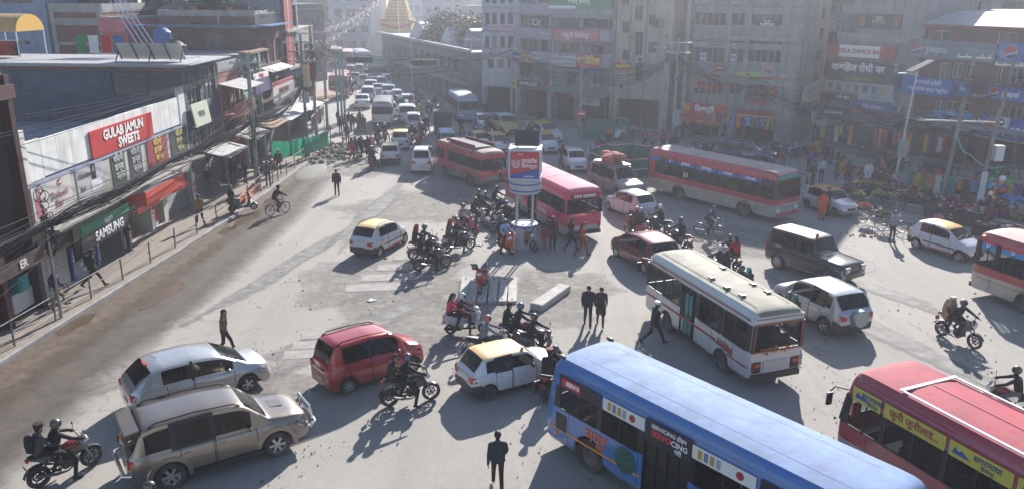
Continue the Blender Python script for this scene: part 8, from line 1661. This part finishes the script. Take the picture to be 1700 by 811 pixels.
rightp=[(1363,365,-100,'person in bright orange robe by the boxy taxi','stand',dict(style='fkl',top='d8581c',legs='d8581c')),(1371,358,-60,'man in dark blue leaning at the boxy taxi','stand',dict(top='23283a')),(1319,333,-80,'man in black jacket left of the boxy taxi','stand',dict(top='22242a',legs='17181c')),(1348,308,-60,'man in olive behind the boxy taxi','stand',dict(top='3a3a30')),(1362,302,-80,'person in white and red cap behind the boxy taxi','stand',dict(top='b4b4b8',cap='8a2028')),(1479,402,-70,'man in striped grey sweater watching the road','stand_folded',dict(top='8a8c90',legs='15161a')),(1638,385,-120,'woman in dark red dress by the toy seller','stand',dict(style='fkl',top='5a1a22',legs='5a1a22')),(1555,377,-110,'vendor in pink sitting behind green vegetables','squat',dict(top='c87a92',legs='3a3030')),(1574,386,-120,'vendor in brown sitting beside the pink vendor','squat',dict(top='2c2220',legs='3a2422')),(1462,340,-60,'fruit seller in black behind the bicycle baskets','sit',dict(top='1c1c20')),(1292,283,-30,'person in red jacket walking past the navy pickup','walk',dict(top='a02028',legs='8a8c94')),(1480,296,-90,'man in black standing at the island row','stand',dict(top='15161a')),(1474,312,-60,'woman in brown and red skirt at the island row','stand',dict(style='fkl',top='2a2024',legs='8a2028')),(1410,330,-80,'vendor with purple hat behind the first stall','sit',dict(top='4a3a5a',cap='6a4a8a')),(1445,332,180,'vendor in dark coat by the fruit stall','sit',dict(top='22242a')),(1560,300,-90,'man in navy sitting near the red chair','sit',dict(top='2a3448')),(1578,345,-90,'woman in red sitting among the clothes','squat',dict(style='fl',top='8a1a22')),(1598,338,-90,'person in grey among the clothes','squat',dict(top='4a4a50')),(1668,362,160,'vendor in crimson by the blue sheet','squat',dict(style='fl',top='8a1c34')),(1355,263,-90,'shopper in yellow coat before the clothes stalls','stand',dict(style='fkl',top='a07a2c')),(1345,268,-90,'shopper in orange and blue at the clothes stalls','stand',dict(style='fkl',top='a8482c',legs='3a6a9a')),(1368,275,-100,'shopper in black before the clothes stalls','stand',dict(top='1c1c22')),(1378,272,-80,'shopper in red check before the clothes stalls','stand',dict(style='fkl',top='6a3034')),(1428,250,-90,'figure by the dark shop of the dance bar','stand',dict(top='22222a')),(1100,250,-90,'person at the alley poles in red','stand',dict(top='9a2a2c')),(1112,250,-60,'person at the alley poles in yellow green','stand',dict(top='7a7a3a')),(1120,256,-90,'person at the alley poles in dark coat','stand',dict(top='22242c')),(1070,248,-80,'person in orange red left of the alley poles','stand',dict(top='a8402c')),(1082,254,-70,'person in grey left of the alley poles','stand',dict(top='6a6a6e')),(1132,232,-90,'person in black at the alley corner','stand',dict(top='17181c')),(1036,296,-100,'worker in orange vest inside the green enclosure','stand',dict(top='c8482c')),(895,212,-90,'person standing before the balcony shops','stand',dict(top='22222a')),(1010,240,-90,'person in yellow and red near the alley taxi','stand',dict(top='a8702c')),(807,196,-90,'person standing in the haze before the white office','stand',dict(top='22242c')),(846,196,-90,'second person in the haze before the jewellery shop','stand',dict(top='3a2a2a')),(1200,248,90,'customer at the shoe shop entrance','stand',dict(top='4a2a2a')),(1248,246,90,'customer in black at the glazed shop','stand',dict(top='1a1a1e')),(1612,350,-90,'vendor in red beside the right leaning pole','squat',dict(top='8a2024'))]
for x,y_,d,lab,ps,kw in rightp:walker(x,y_,d,lab,ps,**kw)
# ---------------------------------------------------------------- vendors' goods on the right
GOODC=['a02028','28406a','b8b4b0','7a2a5a','2c2c34','c8a040','3a6a4a','a8502c','5a3a3a','8a8a98']
def stall(label,px,py,deg,w=2.2,d=1.1,h=.65,seed=0,cols=GOODC,what='clothes_pile',heap=.22):
    p=gp(px,py);root=empty('stall_table',(p.x,p.y,0),R(deg));tag(root,label,'stall');rr=random.Random(seed)
    build(MB().box((0,0,h-.03),(w,d,.05)),'table_top',BARK,root)
    for sx in(-1,1):
        for sy in(-1,1):build(MB().box((sx*(w/2-.06),sy*(d/2-.06),h/2),(.06,.06,h)),'leg',BARK,root)
    build(MB().grid([[(-w/2+w*i/6,-d/2-.02-.03*(i%2),h-j*h*.45)for i in range(7)]for j in range(3)]),'cloth_skirt',cloth(rr.choice(['3a2428','28303a','4a4440'])),root)
    mb=MB();n=46
    for k in range(n):
        c=Vector((rr.uniform(-w/2,w/2)*.92,rr.uniform(-d/2,d/2)*.9,h+rr.uniform(.0,heap)));mb.ell(c,(rr.uniform(.09,.2),rr.uniform(.07,.16),rr.uniform(.03,.09)),6,4,rr.randrange(len(cols)),Matrix.Rotation(rr.uniform(0,3),3,'Z'))
    o=build(mb,what,[cloth(c)for c in cols]);o.matrix_world=Matrix.Translation((p.x,p.y,0))@Matrix.Rotation(R(deg),4,'Z');tag(o,what.replace('_',' ')+' on the '+label,'goods',None,'stuff')
FR=['c8781c','8aa03a','c8a838','9a2a20','4a6a2a']
for i,(x,y_,d,lab,cols,what)in enumerate([(1442,322,-25,'fruit stall with yellow heaps behind the boxy taxi',['b8922c','8a8a3a','a86a2c'],'fruit_pile'),(1505,330,-40,'clothes stall at the left of the kerb block row',GOODC,'clothes_pile'),(1525,344,-42,'clothes stall beneath the solar lamp',GOODC,'clothes_pile'),(1545,330,-42,'clothes stall left of the leaning poles',GOODC,'clothes_pile'),(1590,320,-40,'clothes stall behind the leaning poles',GOODC,'clothes_pile'),(1570,362,-42,'red clothes stall at the foot of the left leaning pole',['a01c24','7a1820','b8b4b0','5a2a3a'],'clothes_pile'),(1600,370,-45,'striped clothes stall between the poles',GOODC,'clothes_pile'),(1630,350,-45,'stall with small goods behind the toy seller',GOODC,'goods_pile'),(1655,395,-50,'cart heap with pale sacks at the right edge',['8a8072','6a6a60','a8a090','8a2024'],'sack_pile'),(1310,258,-25,'shoe and cloth stall below the torn banner',GOODC,'clothes_pile'),(1335,256,-20,'clothes stall below the dance bar tarpaulin',GOODC,'clothes_pile'),(1450,262,-40,'small goods stall before the brick building',GOODC,'goods_pile'),(1560,290,-55,'blue mattress stall before the phone board',['2a3a6a','28406a','3a4a7a','8a8a98'],'mattress_pile'),(1480,280,-50,'red cloth stall before the brick building',['a01c24','8a2028','b8b4b0'],'clothes_pile')]):
    stall(lab,x,y_,d,seed=i,cols=cols,what=what)
for i,(x,y_,d,lab,cols)in enumerate([(1447,372,-20,'vendor bicycle with an orange fruit basket',['c8581c','b84a1c']),(1478,385,-25,'vendor bicycle with red crates and green leaves',['9a2a24','5a7a3a','a83a2c']),(1436,350,-20,'vendor bicycle behind the boxy taxi bonnet',['8a9a4a','a8782c']),(1470,348,-30,'vendor bicycle in the second row with green fruit',['6a8a3a','9aa04a'])]):
    p=gp(x,y_);bicycle(lab,(p.x,p.y,0),R(d),'23262a');mb=MB();rr=random.Random(i)
    mb.lathe([(.0005,.78),(.34,.78),(.46,.98),(.43,.98),(.0005,.9)],16,2)
    for k in range(60):a,q=rr.uniform(0,6.28),rr.uniform(0,.4);mb.ell((math.cos(a)*q,math.sin(a)*q,1.0+(.4-q)*rr.uniform(.1,.5)),(.07,.07,.065),6,4,rr.randrange(len(cols)))
    o=build(mb,'fruit_basket',[cloth(c)for c in cols[:2]]+[BARK],None,50);o.matrix_world=Matrix.Translation((p.x,p.y,0))@Matrix.Rotation(R(d),4,'Z')@Matrix.Translation((-.5,0,0));tag(o,'heaped fruit basket on the '+lab,'basket')
p=gp(1543,390);mb=MB();rr=random.Random(4)
for k in range(120):mb.ell((rr.gauss(0,.4),rr.gauss(0,.3),rr.uniform(.05,.3)),(.1,.05,.05),6,4,0,Matrix.Rotation(rr.uniform(0,3),3,'Z'))
o=build(mb,'vegetable_heap',cloth('6a8a3a'));o.location=p;tag(o,'heap of pale green vegetables in front of the pink vendor','vegetables',None,'stuff')
for i,(x,y_)in enumerate([(1590,388),(1440,392),(1520,372)]):
    p=gp(x,y_);mb=MB();rr=random.Random(i+9);
    for k in range(26):mb.ell((rr.gauss(0,.5),rr.gauss(0,.3),.04),(.06,.05,.045),6,4,rr.randrange(2))
    o=build(mb,'spread_goods',[cloth('8a8a50'),cloth('a86a3a')]);o.location=p;tag(o,['small goods spread on the ground by the brown vendor','fruit spread on the ground by the striped man','small goods spread by the kerb blocks'][i],'goods',None,'stuff')
# hanging clothes rails before the shops
for i,((ax,ay),(bx,by),lab)in enumerate([((24.0,64.4),(27.2,64.0),'rail of hanging clothes below the torn banner'),((27.8,64.2),(30.6,61.2),'rail of hanging clothes below the dance bar'),((31.2,60.6),(33.0,57.8),'rail of hanging clothes at the brick building corner')]):
    a,b_=Vector((ax,ay,0)),Vector((bx,by,0));root=empty('clothes_rail',a);tag(root,lab,'clothes rail');d=b_-a;rr=random.Random(i);n=int(d.length/.35)
    build(MB().tube([(0,0,0),(0,0,2.5),d+Vector((0,0,2.5)),d],.03,6),'frame',STEEL,root)
    for k in range(n):
        q=d*((k+.5)/n);w=d.normalized()*rr.uniform(.14,.2);hh=rr.uniform(.7,1.5);zt_=2.45-rr.uniform(0,.1);t=Vector((-d.y,d.x,0)).normalized()*.06
        mb=MB();mb.rings([[q+w*e*s1+t*s2+Vector((0,0,z_))for s1,s2 in((-1,0),(0,1),(1,0),(0,-1))]for z_,e in((zt_,.3),(zt_-.1,1),(zt_-hh*.5,.8),(zt_-hh,1.1))]);build(mb,'garment',cloth(rr.choice(['a02028','b87a28','6a2a4a','8a8a3a','2c3a5a','b0a8a0','1c1c22','a04a5a'])),root)
p=gp(1640,352);root=empty('toy_bundle',(p.x,p.y,0));tag(root,'bunch of inflatable toys in yellow, red and white on a stick','toys')
build(MB().tube([(0,0,0),(0,0,2.0)],.02,6),'stick',BARK,root);rr=random.Random(2)
for k in range(22):build(MB().ell((rr.gauss(0,.32),rr.gauss(0,.25),1.7+rr.gauss(0,.4)),(rr.uniform(.12,.24),.14,rr.uniform(.12,.22)),9,6),'inflatable',flat(rr.choice(['d8b020','c02830','e0e0e0','3a8ac0','d8702c','3a9a4a']),.35),root,True)
p=gp(1690,352);o=build(MB().grid([[(i*.4-1,j*.4-.8,.9+.35*math.sin(i*1.3+j)*math.cos(j*.9)-.12*abs(j-2))for i in range(6)]for j in range(5)]),'blue_sheet',cloth('5a8ac8'),None,True,p);tag(o,'crumpled pale blue sheet over goods at the right edge','sheet')
p=gp(1556,307);root=empty('plastic_chair',(p.x,p.y,0),R(-110));tag(root,'red plastic chair among the parked bikes','chair');rc=flat('c02a28',.45)
build(MB().box((0,0,.45),(.46,.48,.04)),'seat',rc,root);build(MB().box((-.22,0,.72),(.04,.46,.5),ry=-.15),'backrest',rc,root)
for sx in(-1,1):
    for sy in(-1,1):build(MB().bar((sx*.19,sy*.2,.45),(sx*.23,sy*.24,0),.04),'leg',rc,root)
# shop dummies in the glazed shop
for k,(u,c_)in enumerate(((4.4,'a02028'),(5.2,'1c1c20'),(6.0,'22242a'),(6.5,'a02830'))):
    q=B4.M@Vector((u+.4,-.35,.14));person(['left','second','third','right'][k]+' clothed dummy before the glazed shop',q,R(-120),'stand',top=c_,legs='17181c',hair='c8c8c8',group='shop dummies')
# more of the market: heaps along the kerb, cloth lines and people, all on the island between road and shops
rr=random.Random(77);names=['crimson','navy','mustard','white','teal','pink','orange','grey','violet','olive','sky blue','maroon'];hexs=['a81c28','283c70','b08a28','c8c4c0','2a7a78','c05a80','c8622a','7a7a80','6a3a80','6a6a30','5a8ac0','5a1a22']
for k in range(12):
    a=Vector((21.5,50.5)).lerp(Vector((30.0,42.5)),k/11)+Vector((rr.uniform(.3,1.2),rr.uniform(.3,1.2)));mb=MB()
    for q in range(70):mb.ell((rr.gauss(0,.55),rr.gauss(0,.35),.1+abs(rr.gauss(0,.22))),(rr.uniform(.1,.24),rr.uniform(.08,.18),rr.uniform(.04,.1)),6,4,rr.choice((0,0,0,1,2)),Matrix.Rotation(rr.uniform(0,3),3,'Z'))
    o=build(mb,'clothes_heap',[cloth(hexs[k]),cloth(hexs[(k+5)%12]),cloth('b8b4b0')]);o.location=(a.x,a.y,0);o.rotation_euler=(0,0,R(-45));tag(o,'heap of mostly '+names[k]+' clothes on the vendors side of the kerb blocks','clothes',None,'stuff')
for k in range(16):
    a=Vector((19.5,56)).lerp(Vector((32,45)),rr.random())+Vector((rr.uniform(-1,3.5),rr.uniform(-1,4.5)));c=hexs[k%12]
    person(('shopper in ' if k<12 else 'seated vendor in ')+names[k%12]+(' amid the market stalls' if k<12 else ' amid the market heaps'),(a.x,a.y,0),R(rr.uniform(-180,180)),['stand','stand_folded','walk','stand'][k%4]if k<12 else 'squat',style=['m','fl','fkl','fkl'][k%4]if k<12 else 'm',top=c,legs=rr.choice(['17181c','2a2c34','4a3a3a',c]))
for i,((ax,ay),(bx,by),lab)in enumerate([((25.2,50.2),(28.8,46.9),'low line of bright clothes between the leaning poles'),((-16.2,64.2),(-16.9,71.5),'line of hanging bags and clothes behind the green net'),((28.4,48.6),(31.6,45.0),'line of bright clothes right of the leaning poles'),((17.0,69.0),(22.0,65.9),'line of clothes before the concrete shop building')]):
    a,b_=Vector((ax,ay,0)),Vector((bx,by,0));root=empty('clothes_rail',a);tag(root,lab,'clothes rail');d=b_-a;n=int(d.length/.4);hz=1.7 if i in(0,2)else 2.6
    build(MB().tube([(0,0,0),(0,0,hz),d+Vector((0,0,hz)),d],.03,6),'frame',STEEL,root);t=Vector((-d.y,d.x,0)).normalized()*.07
    for k in range(n):
        q=d*((k+.5)/n);w=d.normalized()*rr.uniform(.15,.22);hh=rr.uniform(.6,1.2);zt_=hz-.04
        mb=MB();mb.rings([[q+w*e*s1+t*s2+Vector((0,0,z_))for s1,s2 in((-1,0),(0,1),(1,0),(0,-1))]for z_,e in((zt_,.3),(zt_-.1,1),(zt_-hh*.5,.8),(zt_-hh,1.1))]);build(mb,'garment',cloth(rr.choice(hexs)),root)
# ---------------------------------------------------------------- hazy dusty air
mb=MB().box((0,110,13.0),(360,320,28.2));o=build(mb,'haze',mat('haze_surface'));o['kind']='stuff';o['label']='pale dusty haze hanging over the junction'
hm=bpy.data.materials.new('haze_air');hm.use_nodes=True;N=hm.node_tree.nodes;N.remove(N['Principled BSDF']);pv=N.new('ShaderNodeVolumePrincipled')
pv.inputs['Color'].default_value=(.86,.90,1.0,1);pv.inputs['Density'].default_value=HAZE;pv.inputs['Anisotropy'].default_value=.62
hm.node_tree.links.new(pv.outputs[0],N['Material Output'].inputs['Volume']);o.data.materials.clear();o.data.materials.append(hm)
